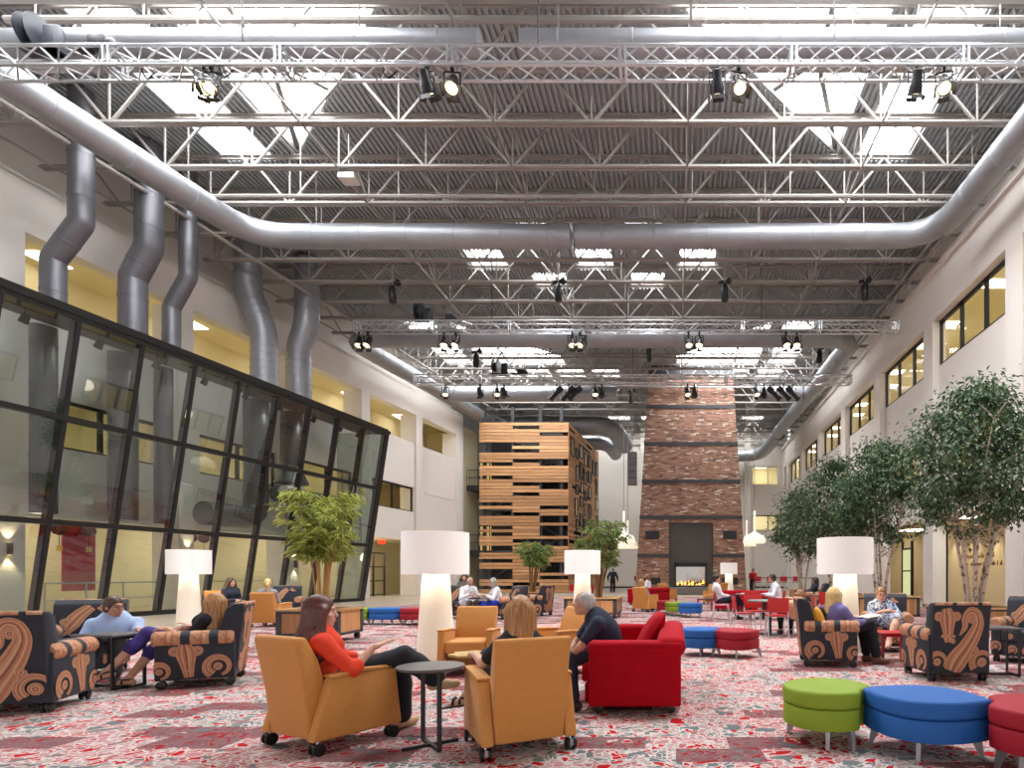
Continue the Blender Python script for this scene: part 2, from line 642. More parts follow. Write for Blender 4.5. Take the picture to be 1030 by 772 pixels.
# floor: carpet with a polished border at the far end and along the left
mb = MB()
mb.box(-26, 16, NEAR, 56, -0.2, -0.012)
structure('floor', mb, PALEF, 'polished grey concrete floor under and around the carpet')
mb = MB()
pl = [(-14.1 + K * NEAR, NEAR), (RX, NEAR), (RX, 33.2), (-10.6, 33.2), (-10.6, 25.6), (-14.1 + K * 25.6, 25.6)]
mb.add([(p[0], p[1], -.012) for p in pl] + [(p[0], p[1], 0) for p in pl],
       [(6, 7, 10, 11), (7, 8, 9, 10)] + [(k, (k + 1) % 6, 6 + (k + 1) % 6, 6 + k) for k in range(6)])
o = structure('floor_carpet', mb, FLOORM, 'red grey and white patterned carpet covering the hall floor')

# ---- skylight openings in the deck
RECTS = []
for x0, x1 in ((-14.25, -12.75), (5.72, 7.3)):
    RECTS.append((x0, x1, 8.0, 19.0))
    RECTS.append((x0, x1, 31.2, 37.6))
for xc, y0, y1 in ((-5.6, 22.2, 23.75), (-1.25, 22.2, 23.75), (-7.95, 24.25, 25.8), (-3.4, 24.25, 25.8), (0.9, 24.25, 25.8), (-5.6, 26.2, 27.5), (-1.25, 26.2, 27.5)):
    RECTS.append((xc - .75, xc + .75, y0, y1))
for xc in (-11.3, -9.1, -6.9, -4.6, 3.9, 6.1):
    RECTS.append((xc - .85, xc + .85, 38.4, 40.2))
for xc in (-10.5, 6.4, -7.6, -4.8, -2.0, 3.6):  # most of this end row is added to brighten the end wall
    RECTS.append((xc - .9, xc + .9, 49.6, 51.8))
# corner skylights: straight outer side, the inner side runs at 45 degrees
TRI = [(-11.9, -6.9, 8.0, 18.8, 1, 1), (0.04, 5.04, 8.0, 18.8, -1, 1), (-11.9, -6.9, 31.2, 37.6, 1, -1), (0.04, 5.04, 31.2, 37.6, -1, -1)]


def tri_span(t, x):
    x0, x1, y0, y1, side, back = t
    if not (x0 < x < x1):
        return None
    d = (x - x0) if side > 0 else (x1 - x)
    return (y0, y1 - d) if back > 0 else (y0 + d, y1)


mb = MB()
dx = 0.082
x = -21.2
i = 0
while x < 10.6:
    xa, xb = x, x + dx
    xm = (xa + xb) / 2
    cuts = [(r[2], r[3]) for r in RECTS if r[0] < xm < r[1]] + [s for s in (tri_span(t, xm) for t in TRI) if s]
    cuts.sort()
    y = NEAR
    z = ZD if i % 2 == 0 else ZD + 0.075
    spans = []
    for a, b2 in cuts:
        if a > y:
            spans.append((y, a))
        y = max(y, b2)
    spans.append((y, 54.5))
    for a, b2 in spans:
        mb.quad((xa, a, z), (xa, b2, z), (xb, b2, z), (xb, a, z))
        if i % 2 == 0:
            mb.quad((xa, a, z), (xa, a, z + .075), (xa, b2, z + .075), (xa, b2, z))
            mb.quad((xb, a, z), (xb, b2, z), (xb, b2, z + .075), (xb, a, z + .075))
    x = xb
    i += 1
structure('ceiling', mb, DECK, 'grey corrugated steel roof deck cut by skylights')


def skylight(poly, label, bars):
    t = thing('skylight', label, 'skylight', (sum(p[0] for p in poly) / len(poly), sum(p[1] for p in poly) / len(poly), ZD), 0, 'roof skylights')
    o3 = Vector(t.location)
    h = 0.55
    c = MB()
    n = len(poly)
    cx, cy = o3.x, o3.y
    for k in range(n):
        a, b2 = Vector((*poly[k], 0)), Vector((*poly[(k + 1) % n], 0))
        nn = Vector(((b2 - a).y, -(b2 - a).x, 0)).normalized()
        if nn.dot(Vector((cx, cy, 0)) - a) > 0:
            nn = -nn
        a0, b0 = a - Vector((cx, cy, 0)), b2 - Vector((cx, cy, 0))
        Z0 = Vector((0, 0, .085))
        c.hexa([p + Z0 for p in (a0 - nn * .02, b0 - nn * .02, b0 + nn * .07, a0 + nn * .07)] + [p + Vector((0, 0, h)) for p in (a0 - nn * .02, b0 - nn * .02, b0 + nn * .07, a0 + nn * .07)])
    c.build('curb', STEELW, t, smooth=False)
    g = MB()
    g.add([(p[0] - cx, p[1] - cy, h) for p in poly], [tuple(range(n))])
    g.build('glazing', SKYL, t, smooth=False)
    for a, b2 in bars:
        f = MB()
        bw = .045 if len(bars) < 3 else .13
        f.bar((a[0] - cx, a[1] - cy, h - .3), (b2[0] - cx, b2[1] - cy, h - .3), bw, .12)
        f.build('glazing_bar', MGREY, t, smooth=False)
    return t


NM = ['long rectangular skylight over the left side of the hall, nearer the camera', 'long rectangular skylight over the left side of the hall, far end',
      'long rectangular skylight over the right side of the hall, nearer the camera', 'long rectangular skylight over the right side of the hall, far end']
for k in range(4):
    x0, x1, y0, y1 = RECTS[k]
    skylight([(x0, y0), (x1, y0), (x1, y1), (x0, y1)], NM[k], [((x0, yy), (x1, yy)) for yy in np.arange(y0 + 1.6, y1 - .5, 1.6)])
nm2 = ['nearest row of small skylights, left one', 'nearest row of small skylights, right one', 'middle row of small skylights, left one', 'middle row of small skylights, centre one',
       'middle row of small skylights, right one', 'third row of small skylights, left one', 'third row of small skylights, right one']
for k in range(7):
    x0, x1, y0, y1 = RECTS[4 + k]
    skylight([(x0, y0), (x1, y0), (x1, y1), (x0, y1)], 'square skylight beyond the cross duct, ' + nm2[k], [(((x0 + x1) / 2, y0), ((x0 + x1) / 2, y1))])
for k in range(6):
    x0, x1, y0, y1 = RECTS[11 + k]
    skylight([(x0, y0), (x1, y0), (x1, y1), (x0, y1)], 'small far skylight in the row before the tower, %s from the left' % ORD[k + 1], [(((x0 + x1) / 2, y0), ((x0 + x1) / 2, y1))])
for k, w in ((17, 'above the timber tower'), (18, 'right of the brick chimney'), (19, 'added for light, second above the tower'), (20, 'added for light between tower and chimney'), (21, 'beside the chimney at its left'), (22, 'added for light behind the chimney')):
    x0, x1, y0, y1 = RECTS[k]
    skylight([(x0, y0), (x1, y0), (x1, y1), (x0, y1)], 'small farthest skylight at the end of the roof ' + w, [])
nm3 = ['large corner skylight with slanted inner side, upper left of the hall', 'large corner skylight with slanted inner side, upper right of the hall',
       'large corner skylight with slanted side, far left over the tower', 'large corner skylight with slanted side, far right beside the chimney']
for k, (x0, x1, y0, y1, side, back) in enumerate(TRI):
    ap = (x0 if side > 0 else x1)
    ot = (x1 if side > 0 else x0)
    ye = y1 if back > 0 else y0
    yo = y0 if back > 0 else y1
    sg = -1 if back > 0 else 1
    w = x1 - x0
    poly = [(ap, ye), (ap, yo), (ot, yo), (ot, ye + sg * w)]
    ins = 1 if side > 0 else -1
    ridge = (ap + ins * 1.35, ye + sg * 3.3)
    bars = [((ap, ye), ridge), (ridge, (ap + ins * 1.35, yo)), (ridge, (ap, ye + sg * 3.3)), (ridge, (ap + ins * 2.35, ye + sg * 2.35))]
    for q in range(2, 5):
        yy = ye + sg * (3.3 + q * 1.6)
        if (yo - yy) * sg > 0:
            bars.append(((ap, yy), (ap + ins * min(w, abs(yy - ye)), yy)))
    skylight(poly, nm3[k], bars)

# ---- roof joists
ZB = 12.87


def xleft(D):
    return LX(D, 0.05)


for k in range(-2, 24):
    D = 15.4 + 1.677 * k
    xa, xb = xleft(D) - .3, RX + .35
    t = thing('roof_joist', 'off white open-web steel roof joist, %s from the camera end' % ORD[k + 3], 'roof joist', ((xa + xb) / 2, D, ZB), 0, 'roof joists')
    xm = (xa + xb) / 2
    b = MB()
    b.box(xa - xm, xb - xm, -.10, -.012, 0, .02).box(xa - xm, xb - xm, .012, .10, 0, .02)
    b.box(xa - xm, xb - xm, -.03, -.012, 0.02, .11).box(xa - xm, xb - xm, .012, .03, .02, .11)
    b.build('bottom_chord', STEELW, t, smooth=False)
    b = MB()
    b.box(xa - xm, xb - xm, -.10, -.012, ZD - ZB - .03, ZD - ZB - .005).box(xa - xm, xb - xm, .012, .10, ZD - ZB - .03, ZD - ZB - .005)
    b.box(xa - xm, xb - xm, -.03, .03, ZD - ZB - .11, ZD - ZB - .03)
    b.build('top_chord', STEELW, t, smooth=False)
    w = MB()
    j = math.ceil((xa + .2 + 7.16) / 2.49)
    hz = ZD - ZB - .05
    while -7.16 + 2.49 * j < xb - .2:
        nx = -7.16 + 2.49 * j - xm
        w.bar((nx, 0, .06), (nx, 0, hz), .042, .03)
        for s in (-1, 1):
            e = nx + s * 1.245
            if xa - xm < e < xb - xm:
                w.bar((nx + s * .05, 0, .06), (e, 0, hz), .058, .058)
        j += 1
    w.build('web', STEELW, t, smooth=False)
# bridging lines under the roof
for k, (X0, lab) in enumerate(((-15.6, 'near the left wall'), (-9.65, 'left of the hall centre'), (-4.67, 'just left of the chimney line'), (0.31, 'above the sofa'), (5.29, 'over the right skylights'), (8.9, 'beside the right wall'))):
    t = thing('bridging_bar', 'thin steel bridging line tying the roof joists, ' + lab, 'bridging', (X0, 33, ZB), 0, 'joist bridging lines')
    b = MB()
    for q in range(-2, 15 if k == 0 else 23):
        y0, y1 = 15.4 + 1.677 * q - 33, 15.4 + 1.677 * (q + 1) - 33
        kk = K * (y0) if k == 0 else 0
        kk2 = K * (y1) if k == 0 else 0
        if q % 3 == 0:
            b.bar((kk, y0, .06), (kk2, y1, ZD - ZB - .1), .045)
        if q % 3 == 1:
            b.bar((kk, y0, ZD - ZB - .1), (kk2, y1, .06), .045)
        b.bar((kk, y0, -.01), (kk2, y1, -.01), .05)
    b.build('brace', STEELW, t, smooth=False)
# sprinkler and conduit pipes
for lab, a, b2, r in (('white sprinkler pipe crossing above the nearest lighting truss', (-14.5, 12.9, 13.25), (9.4, 12.9, 13.25), .075),
                      ('white pipe crossing below the joists before the cross duct', (-14.2, 17.9, 12.6), (9.3, 17.9, 12.6), .06),
                      ('white pipe running back along the left wall under the joists', (-16.9, 10, 12.7), (-12.6, 42, 12.7), .06),
                      ('thin pipe running back along the right wall under the joists', (9.2, 12, 12.75), (9.2, 50, 12.75), .05)):
    m = MB()
    m.tube([a, b2], r, 8)
    va, vb = Vector(a), Vector(b2)
    for q in range(1, 8):
        p = va.lerp(vb, q / 8)
        m.bar(p, p + Vector((0, 0, ZD - p.z)), .03)
    tag(m.build('ceiling_pipe', STEELW), lab, 'pipe', 'roof pipes')

# ---- right wall
BAY0, BAY, PIER = 17.4, 5.77, 0.85
bays = [(BAY0 + BAY * k, BAY0 + BAY * k + BAY - PIER) for k in range(-4, 6)]
bays.append((BAY0 + BAY * 6, 53.0))
mb = MB()
mb.box(RX, RX + .5, NEAR, BACK, ZT, 12.55)
mb.box(RX + .75, RX + 1.2, NEAR, BACK, 11.8, 15.6)
mb.box(RX - .12, RX + .8, NEAR, BACK, 12.35, 12.6)             # ledge beam
last = NEAR
GROUND = {-3: None}
for k, (a, b2) in enumerate(bays):
    mb.box(RX, RX + .5, max(last, NEAR), max(a, NEAR), 0, ZT)      # pier
    last = b2
    if a < NEAR:
        continue
    op = k in (3, 4, 5)
    x0 = RX + .26
    if 2 <= k <= 7:
        mb.box(x0, RX + .5, a, b2, 3.3 if op else 0, 4.95)
        mb.box(x0, RX + .5, a, a + 1.1, 4.95, 6.45)
        mb.box(x0, RX + .5, b2 - 1.1, b2, 4.95, 6.45)
        mb.box(x0, RX + .5, a, b2, 6.45, ZS)
    else:
        mb.box(x0, RX + .5, a, b2, 0, ZS)
mb.box(RX, RX + .5, last, BACK, 0, ZT)
structure('wall_right', mb, WALL, 'tall warm white right wall with piers and high windows')
mb = MB()
for (a, b2) in bays[2:]:
    if b2 > a:
        pa = b2
        mb.box(RX - .02, RX, pa, pa + PIER, 0, .12)
structure('baseboard_right', mb, DGREY)
for (z0, z1, nm) in ((12.75, 14.3, 'steel'),):
    for k in range(1, 24, 1):
        pass
# office storey behind the right windows
mb = MB()
mb.box(13.2, 13.4, 4, BACK, 8.9, 11.6)
mb.box(RX + .5, 13.2, 4, BACK, 8.85, 8.95)
mb.box(RX + .5, 13.2, 3.9, 4.0, 4.4, 11.6).box(RX + .5, 13.2, BACK, BACK + .1, 4.4, 11.6)
mb.box(13.2, 13.4, 4, BACK, 4.4, 7.2)
mb.box(RX + .5, 13.2, 4, BACK, 4.4, 4.5)
structure('wall_office_right', mb, YELL)
mb = MB()
mb.box(RX + .5, 13.2, 4, BACK, 11.5, 11.6)
mb.box(RX + .5, 13.2, 4, BACK, 7.1, 7.2)
structure('ceiling_office_right', mb, OFFC)
nwin = 0
for k, (a, b2) in enumerate(bays):
    if a < 5:
        continue
    for lv, (z0, z1) in enumerate(((ZS, ZT), (4.95, 6.45))):
        if lv == 1 and not (2 <= k <= 7):
            continue
        ya, yb = (a, b2) if lv == 0 else (a + 1.1, b2 - 1.1)
        nwin += 1
        w = bpy.data.objects.new('window_%d' % nwin, None)
        COL.objects.link(w)
        w.location = (RX + .32, (ya + yb) / 2, z0)
        w['kind'] = 'structure'
        n = 4 if k == len(bays) - 1 else 3
        hl = (yb - ya) / 2
        fr = MB()
        for q in range(n + 1):
            yy = -hl + 2 * hl * q / n
            fr.box(-.05, .05, max(-hl, yy - .07), min(hl, yy + .07), 0, z1 - z0)
        fr.box(-.05, .05, -hl, hl, z1 - z0 - .13, z1 - z0)
        fr.box(-.05, .05, -hl, hl, 0, .06)
        fr.build('window_frame', BLACK, w, smooth=False)
        g = MB()
        g.quad((0, -hl, 0), (0, hl, 0), (0, hl, z1 - z0), (0, -hl, z1 - z0))
        g.build('pane', GLASSO, w, smooth=False)
    for (zz, pick) in ((11.49, (0, 1)), (7.09, (0, 1))):
        for q in pick:
            if zz < 8 and not (2 <= k <= 7):
                continue
            m = MB()
            yc = a + 1.3 + 2.3 * q
            m.box(-.6, .6, -.3, .3, -.02, 0)
            o = m.build('ceiling_light', PANEL, smooth=False, loc=(10.9 + .5 * q, yc, zz))
            tag(o, '%s lit panel inside the %s storey right window, bay %s from the camera' % ('second' if q else 'first', 'top' if zz > 8 else 'middle', ORD[k]), 'ceiling light', 'office ceiling lights on the right')
# ground-floor recess on the right
mb = MB()
mb.box(12.3, 12.5, 16.0, 41, 0, 3.4)
mb.box(RX + .5, 12.3, 16.4, 16.6, 0, 3.3).box(RX + .5, 12.3, 40.6, 40.8, 0, 3.3)
structure('wall_recess_right', mb, BEIGE)
mb = MB()
mb.box(RX + .14, 12.3, 16, 41, 3.3, 3.42)
structure('ceiling_recess_right', mb, OFFC)
mb = MB()
mb.box(12.2, 12.3, 30.9, 31.05, 0, 3.0).box(12.2, 12.3, 32.2, 32.3, 0, 3.0).box(12.2, 12.3, 31.05, 32.2, 2.55, 2.65).box(12.2, 12.3, 31.05, 32.2, 1.4, 1.47).box(12.2, 12.3, 31.05, 32.2, 0, .12)
d = structure('door_1', mb, BLACK, 'dark framed glass door in the right recess')
g = MB()
g.quad((12.25, 31.05, .12), (12.25, 32.2, .12), (12.25, 32.2, 2.6), (12.25, 31.05, 2.6))
g.build('pane', emis('lit door glass', (226, 226, 170), .6), d, smooth=False)
mb = MB()
mb.box(12.2, 12.3, 27.0, 27.2, 0, 3.3)
structure('trim_1', mb, BLACK, 'black edge strip in the right recess')
for k, (yy, xx) in enumerate(((23.0, 11.6), (24.5, 11.6), (26.0, 11.6), (21.0, 10.6), (27.5, 10.9), (31.5, 10.9), (36, 10.9))):
    m = MB()
    if k < 3:
        m.lathe([(.05, .0), (.06, .1)], (0, 0, -.13), 10)
        m.mi = 1
        m.lathe([(.045, -.005), (.045, .0)], (0, 0, -.13), 10)
        o = m.build('spot_downlight', [BLACK, PANEL], loc=(xx, yy, 3.3))
        lt = bpy.data.lights.new('downlight', 'SPOT')
        lt.energy = 60
        lt.spot_size = 1.5
        lt.spot_blend = .8
        lt.color = (1, .86, .62)
        lt.shadow_soft_size = .05
        lo = bpy.data.objects.new('downlight_beam', lt)
        COL.objects.link(lo)
        lo.parent = o
        lo.location = (0, 0, -.15)
        lo.rotation_euler = (0, -.35, 0)
        tag(o, 'small black downlight over the lettered wall, %s from the camera' % ORD[k + 1], 'downlight', 'recess downlights')
    else:
        m.box(-.5, .5, -.5, .5, -.02, 0)
        tag(m.build('ceiling_light', PANEL, smooth=False, loc=(xx, yy, 3.29)), 'lit panel in the ground floor recess behind the trees, %s along' % ORD[k - 2], 'ceiling light', 'recess ceiling lights')

# ---- back wall
mb = MB()
wz = [(9.35, 11.0), (5.2, 6.6)]
xs0, xs1 = 6.9, 9.2
mb.box(-16, xs0, BACK, BACK + .4, 0, ZD + .1)
mb.box(xs1, RX + .5, BACK, BACK + .4, 0, ZD + .1)
mb.box(xs0, xs1, BACK, BACK + .4, 0, 5.2).box(xs0, xs1, BACK, BACK + .4, 6.6, 9.35).box(xs0, xs1, BACK, BACK + .4, 11.0, ZD + .1)
mb.box(6.15, 6.7, BACK - .45, BACK, 0, ZD).box(-3.2, -2.6, BACK - .6, BACK, 0, ZD).box(-1.2, -.7, BACK - .6, BACK, 0, ZD)
structure('wall_back', mb, WALLG, 'pale end wall behind the chimney and the tower')
mb = MB()
mb.box(-14, RX, BACK - .03, BACK, 0, .15)
structure('baseboard_back', mb, DGREY)
mb = MB()
mb.box(6, 10, 56.5, 56.7, 4.8, 11.6)
structure('wall_office_back', mb, YELL)
mb = MB()
mb.box(6, 10, BACK + .4, 56.5, 11.2, 11.3)
mb.box(6, 10, BACK + .4, 56.5, 6.9, 7.0)
structure('ceiling_office_back', mb, OFFC)
for k, (z0, z1) in enumerate(wz):
    nwin += 1
    fr = MB()
    for xx in ((xs0, xs0 + .06), (xs1 - .06, xs1), (8.3, 8.38)):
        fr.box(xx[0], xx[1], BACK + .05, BACK + .12, z0, z1)
    fr.box(xs0, xs1, BACK + .05, BACK + .12, z1 - .1, z1).box(xs0, xs1, BACK + .05, BACK + .12, z0, z0 + .06)
    structure('window_%d' % nwin, fr, YELL if k == 0 else BLACK)
    m = MB()
    m.box(-.5, .5, -.4, .4, -.02, 0)
    tag(m.build('ceiling_light', PANEL, smooth=False, loc=(7.9, 55.4, 11.18 if k == 0 else 6.88)), 'lit panel seen through the %s window of the end wall' % ('upper' if k == 0 else 'lower'), 'ceiling light')
mb = MB()
mb.box(-2.35, -1.35, BACK - .12, BACK - .05, 0, 3.2)
structure('door_2', mb, DGREY, 'tall grey door in the end wall left of the chimney')

# ---- left wall
PIERS = [(-3, 16.5), (20.9, 21.45), (25.8, 26.4), (30.6, 31.25), (35.5, 36.2), (40.3, 41.2)]
mb = MB()
lbox(mb, NEAR, 41.2, -.5, 0, ZT, 12.2)
lbox(mb, NEAR, 41.2, -1.2, -.8, 11.9, 15.6)
lbox(mb, NEAR, 41.2, -.9, 0, 12.1, 12.25)
for a, b2 in PIERS:
    lbox(mb, a, b2, -.95, 0, 0, ZT)
for i in range(len(PIERS) - 1):
    a, b2 = PIERS[i][1], PIERS[i + 1][0]
    o1 = -.12
    lbox(mb, a, b2, -.5, o1, 6.4, ZS)
    if i >= 4:
        lbox(mb, a, b2, -.5, o1, 0, 6.4)
        lbox(mb, a + .5, b2 - .2, -.14, -.09, 6.2, 6.3)
    else:
        gz = 3.27 if i == 3 else 2.9
        lbox(mb, a, b2, -.5, o1, gz, 4.95)
        lbox(mb, a, a + .35, -.5, o1, 4.95, 6.4)
        if i < 3:
            lbox(mb, b2 - .5, b2, -.5, o1, 4.95, 6.4)
structure('wall_left', mb, WALL, 'tall warm white left wall with open upper gallery')
for i in range(4):
    a, b2 = PIERS[i][1] + .35, PIERS[i + 1][0] - (.5 if i < 3 else 0)
    nwin += 1
    fr = MB()
    for q in range(3):
        d = a + (b2 - a) * q / 2
        lbox(fr, max(a, d - .05), min(b2, d + .05), -.32, -.22, 4.95, 6.4)
    lbox(fr, a, b2, -.32, -.22, 6.3, 6.4)
    lbox(fr, a, b2, -.32, -.22, 4.95, 5.02)
    w = structure('window_%d' % nwin, fr, BLACK)
    g = MB()
    g.quad((LX(a, -.27), a, 4.95), (LX(b2, -.27), b2, 4.95), (LX(b2, -.27), b2, 6.4), (LX(a, -.27), a, 6.4))
    g.build('pane', GLASSO, w, smooth=False)
mb = MB()
for z0, z1 in ((9.0, 11.7), (4.4, 7.2)):
    lbox(mb, 5, 44, -4.2, -4.0, z0, z1)
    lbox(mb, 5, 44, -4.0, -.5, z0 - .05, z0 + .03)
lbox(mb, 15.5, 41, -4.2, -4.0, 0, 3.4)
lbox(mb, 15.5, 15.7, -4.0, -.5, 0, 3.3)
lbox(mb, 43.9, 44.0, -4.0, -.3, 0, 11.6)
lbox(mb, 5, 5.1, -4.0, -.5, 4.4, 11.6)
lbox(mb, 41.2, 44, -.5, -.3, 0, 11.6)
for d in (21.4, 31.2, 41):
    lbox(mb, d, d + .2, -4.0, -1.5, 4.4, 7.2)
structure('wall_office_left', mb, YELL)
mb = MB()
lbox(mb, 5, 44, -4.0, -.5, 11.6, 11.7)
lbox(mb, 5, 44, -4.0, -.5, 7.1, 7.2)
lbox(mb, 15.5, 41, -4.0, -.5, 3.3, 3.42)
structure('ceiling_office_left', mb, OFFC)
n = 0
for zz, offs, Ds, wd in ((11.59, (-1.7, -3.1), (17.3, 19.6, 22.4, 24.6, 27.5, 29.5, 32.5, 34.4, 37.2, 39.2), 'top gallery'),
                         (7.09, (-1.6, -2.8), (17.5, 19.5, 22.5, 24.5, 27.5, 29.5, 33, 34.6), 'second storey'),
                         (3.29, (-1.6, -2.8), (17.5, 19.5, 22.5, 24.5, 27.5, 29.8, 32.5, 35), 'ground floor')):
    for q, d in enumerate(Ds):
        m = MB()
        m.box(-.3, .3, -.55, .55, -.02, 0)
        o = m.build('ceiling_light', PANEL, smooth=False, loc=(LX(d, offs[q % 2]), d, zz))
        tag(o, 'lit ceiling panel in the left %s offices, %s from the camera' % (wd, ORD[q + 1]), 'ceiling light', 'office ceiling lights on the left')
# the far left corner behind the landing
mb = MB()
mb.box(-19, -12.2, 47.5, 47.8, 0, ZD)
structure('wall_landing_left', mb, MGREY)
# ground floor partition seen left of the big lamp
mb = MB()
for d in (32.2, 33.1, 34.0, 35.0):
    lbox(mb, d - .04, d + .04, -1.62, -1.55, 0, 2.5)
for z in (.05, .85, 1.65, 2.45):
    lbox(mb, 32.2, 35.0, -1.62, -1.55, z, z + .06)
structure('door_3', mb, BLACK, 'black gridded glass partition in the left ground floor opening')
m = MB()
m.box(-.16, .16, -.02, .02, -.1, .1)
tag(m.build('exit_sign', emis('red sign light', (255, 30, 14), 5), smooth=False, loc=(LX(33.2, -.6), 33.2, 3.05)), 'small glowing red exit sign in the left ground floor opening', 'exit sign')

# ---- leaning glass pavilion in front of the left wall
GP = thing('glass_pavilion', 'long leaning black-framed glass pavilion along the left wall', 'glass pavilion', (-15.6, 20, 0))


def gx(D, h):
    return -18.8 + K * D + 1.2 * h / 8.03


def gl(D, h, inn=0.0):
    return (gx(D, h) - inn + 15.6, D - 20, h)


gd = [28.5 - 1.62 * q for q in range(0, 13)][::-1]
gd = [d for d in gd if d > 8]
rows = [0.06, 2.63, 5.33, 8.0]
for q, d in enumerate(gd):
    m = MB()
    w = .05 if q < len(gd) - 1 else .14
    pts = []
    for h in (0.0, 8.03):
        pts += [gl(d - w, h, .17), gl(d - w, h, -.03), gl(d + w, h, -.03), gl(d + w, h, .17)]
    m.hexa(pts)
    m.build('mullion', BLACK, GP, smooth=False)
for h in rows:
    m = MB()
    a = .07 if h < 7.9 else .16
    d0, d1 = gd[0], gd[-1]
    m.hexa([gl(d0, h - a, .12), gl(d0, h - a, -.05), gl(d1, h - a, -.05), gl(d1, h - a, .12), gl(d0, h + a, .12), gl(d0, h + a, -.05), gl(d1, h + a, -.05), gl(d1, h + a, .12)])
    m.build('transom', BLACK, GP, smooth=False)
for r in range(3):
    for q in range(len(gd) - 1):
        m = MB()
        m.quad(gl(gd[q] + .05, rows[r]), gl(gd[q + 1] - .05, rows[r]), gl(gd[q + 1] - .05, rows[r + 1]), gl(gd[q] + .05, rows[r + 1]))
        m.build('glass_pane', GLASSB, GP, smooth=False)
m = MB()
d0, d1 = gd[0], gd[-1]
m.hexa([gl(d0, 7.96, 1.35), gl(d0, 7.96, -.08), gl(d1 + .14, 7.96, -.08), gl(d1 + .14, 7.96, 1.35),
        gl(d0, 8.1, 1.35), gl(d0, 8.1, -.08), gl(d1 + .14, 8.1, -.08), gl(d1 + .14, 8.1, 1.35)])
m.build('roof_slab', BLACK, GP, smooth=False)
m = MB()
m.quad(gl(d1, 0), gl(d1, 0, 1.2), gl(d1, 8, 2.4), gl(d1, 8))
m.build('end_pane', GLASSB, GP, smooth=False)

# things inside the pavilion
m = MB()
m.box(-.03, .03, -.5, .5, 0, 2.0)
tag(m.build('hanging_banner', mat('red banner cloth', (196, 26, 28), .8), smooth=False, loc=(LX(18.6, -.9), 18.6, .75)), 'tall red banner hanging behind the pavilion glass', 'banner')
for k, (d, lab) in enumerate(((17.9, 'left of the red banner'), (18.7, 'over the red banner'), (22.6, 'right of the far left lamp'), (22.1, 'just above the far left lamp shade'))):
    t = thing('cord_reel', 'dark red hanging cord reel behind the glass, ' + lab, 'cord reel', (LX(d, -.7), d, 2.62), 0, 'hanging cord reels')
    m = MB()
    m.M = Matrix.Rotation(PI / 2, 4, 'X')
    m.lathe([(.05, -.1), (.16, -.09), (.19, 0), (.16, .09), (.05, .1)], n=16)
    m.build('reel_drum', mat('dark red enamel', (90, 20, 24), .4), t)
    m = MB()
    m.bar((0, 0, -.18), (0, 0, -.52), .012)
    m.build('cord', BLACK, t)
    m = MB()
    m.box(-.07, .07, -.02, .02, -.66, -.5)
    m.build('pull_tag', mat('yellow tag', (232, 190, 20), .6), t, smooth=False)
    m = MB()
    m.bar((0, 0, .17), (0, 0, .68), .02)
    m.build('hanger', BLACK, t)
for k, (d, z, lab) in enumerate(((16.1, 1.95, 'on the pale wall at the left edge'), (21.2, 1.95, 'behind the far left floor lamp'), (26.1, 1.7, 'behind the bamboo'))):
    t = thing('wall_sconce', 'black up and down wall sconce ' + lab, 'wall light', (LX(d, .08), d, z), 0, 'pavilion sconces')
    m = MB()
    m.lathe([(.06, -.16), (.06, .16)], n=12)
    m.build('sconce_body', BLACK, t)
    m = MB()
    m.lathe([(.05, -.161), (.05, -.159)], n=12)
    m.lathe([(.05, .159), (.05, .161)], n=12)
    m.build('sconce_lens', emis('sconce glow', (255, 214, 140), 6), t)
    for s in (-1, 1):
        lt = bpy.data.lights.new('sconce_light', 'SPOT')
        lt.energy = 30
        lt.color = (1, .8, .5)
        lt.spot_size = 1.3
        lt.spot_blend = .6
        lt.shadow_soft_size = .03
        lo = bpy.data.objects.new('sconce_light', lt)
        COL.objects.link(lo)
        lo.parent = t
        lo.location = (0, 0, s * .18)
        lo.rotation_euler = (0 if s < 0 else PI, 0, 0)
# rails inside the pavilion
for k, (d0, d1) in enumerate(((17.2, 20.4), (22.0, 25.3))):
    t = thing('guard_rail', 'thin steel guard rail inside the pavilion, %s' % ('behind the seated man' if k == 0 else 'behind the two seated women'), 'rail', (LX(d0, -.3), d0, 0), 0, 'pavilion rails')
    m = MB()
    for z in (.5, 1.0):
        m.tube([(0, 0, z), (K * (d1 - d0), d1 - d0, z)], .025, 8)
    m.build('rail', ALU, t)
    for q in range(4):
        m = MB()
        m.tube([(K * (d1 - d0) * q / 3, (d1 - d0) * q / 3, -.01), (K * (d1 - d0) * q / 3, (d1 - d0) * q / 3, 1.0)], .025, 8)
        m.build('post', ALU, t)

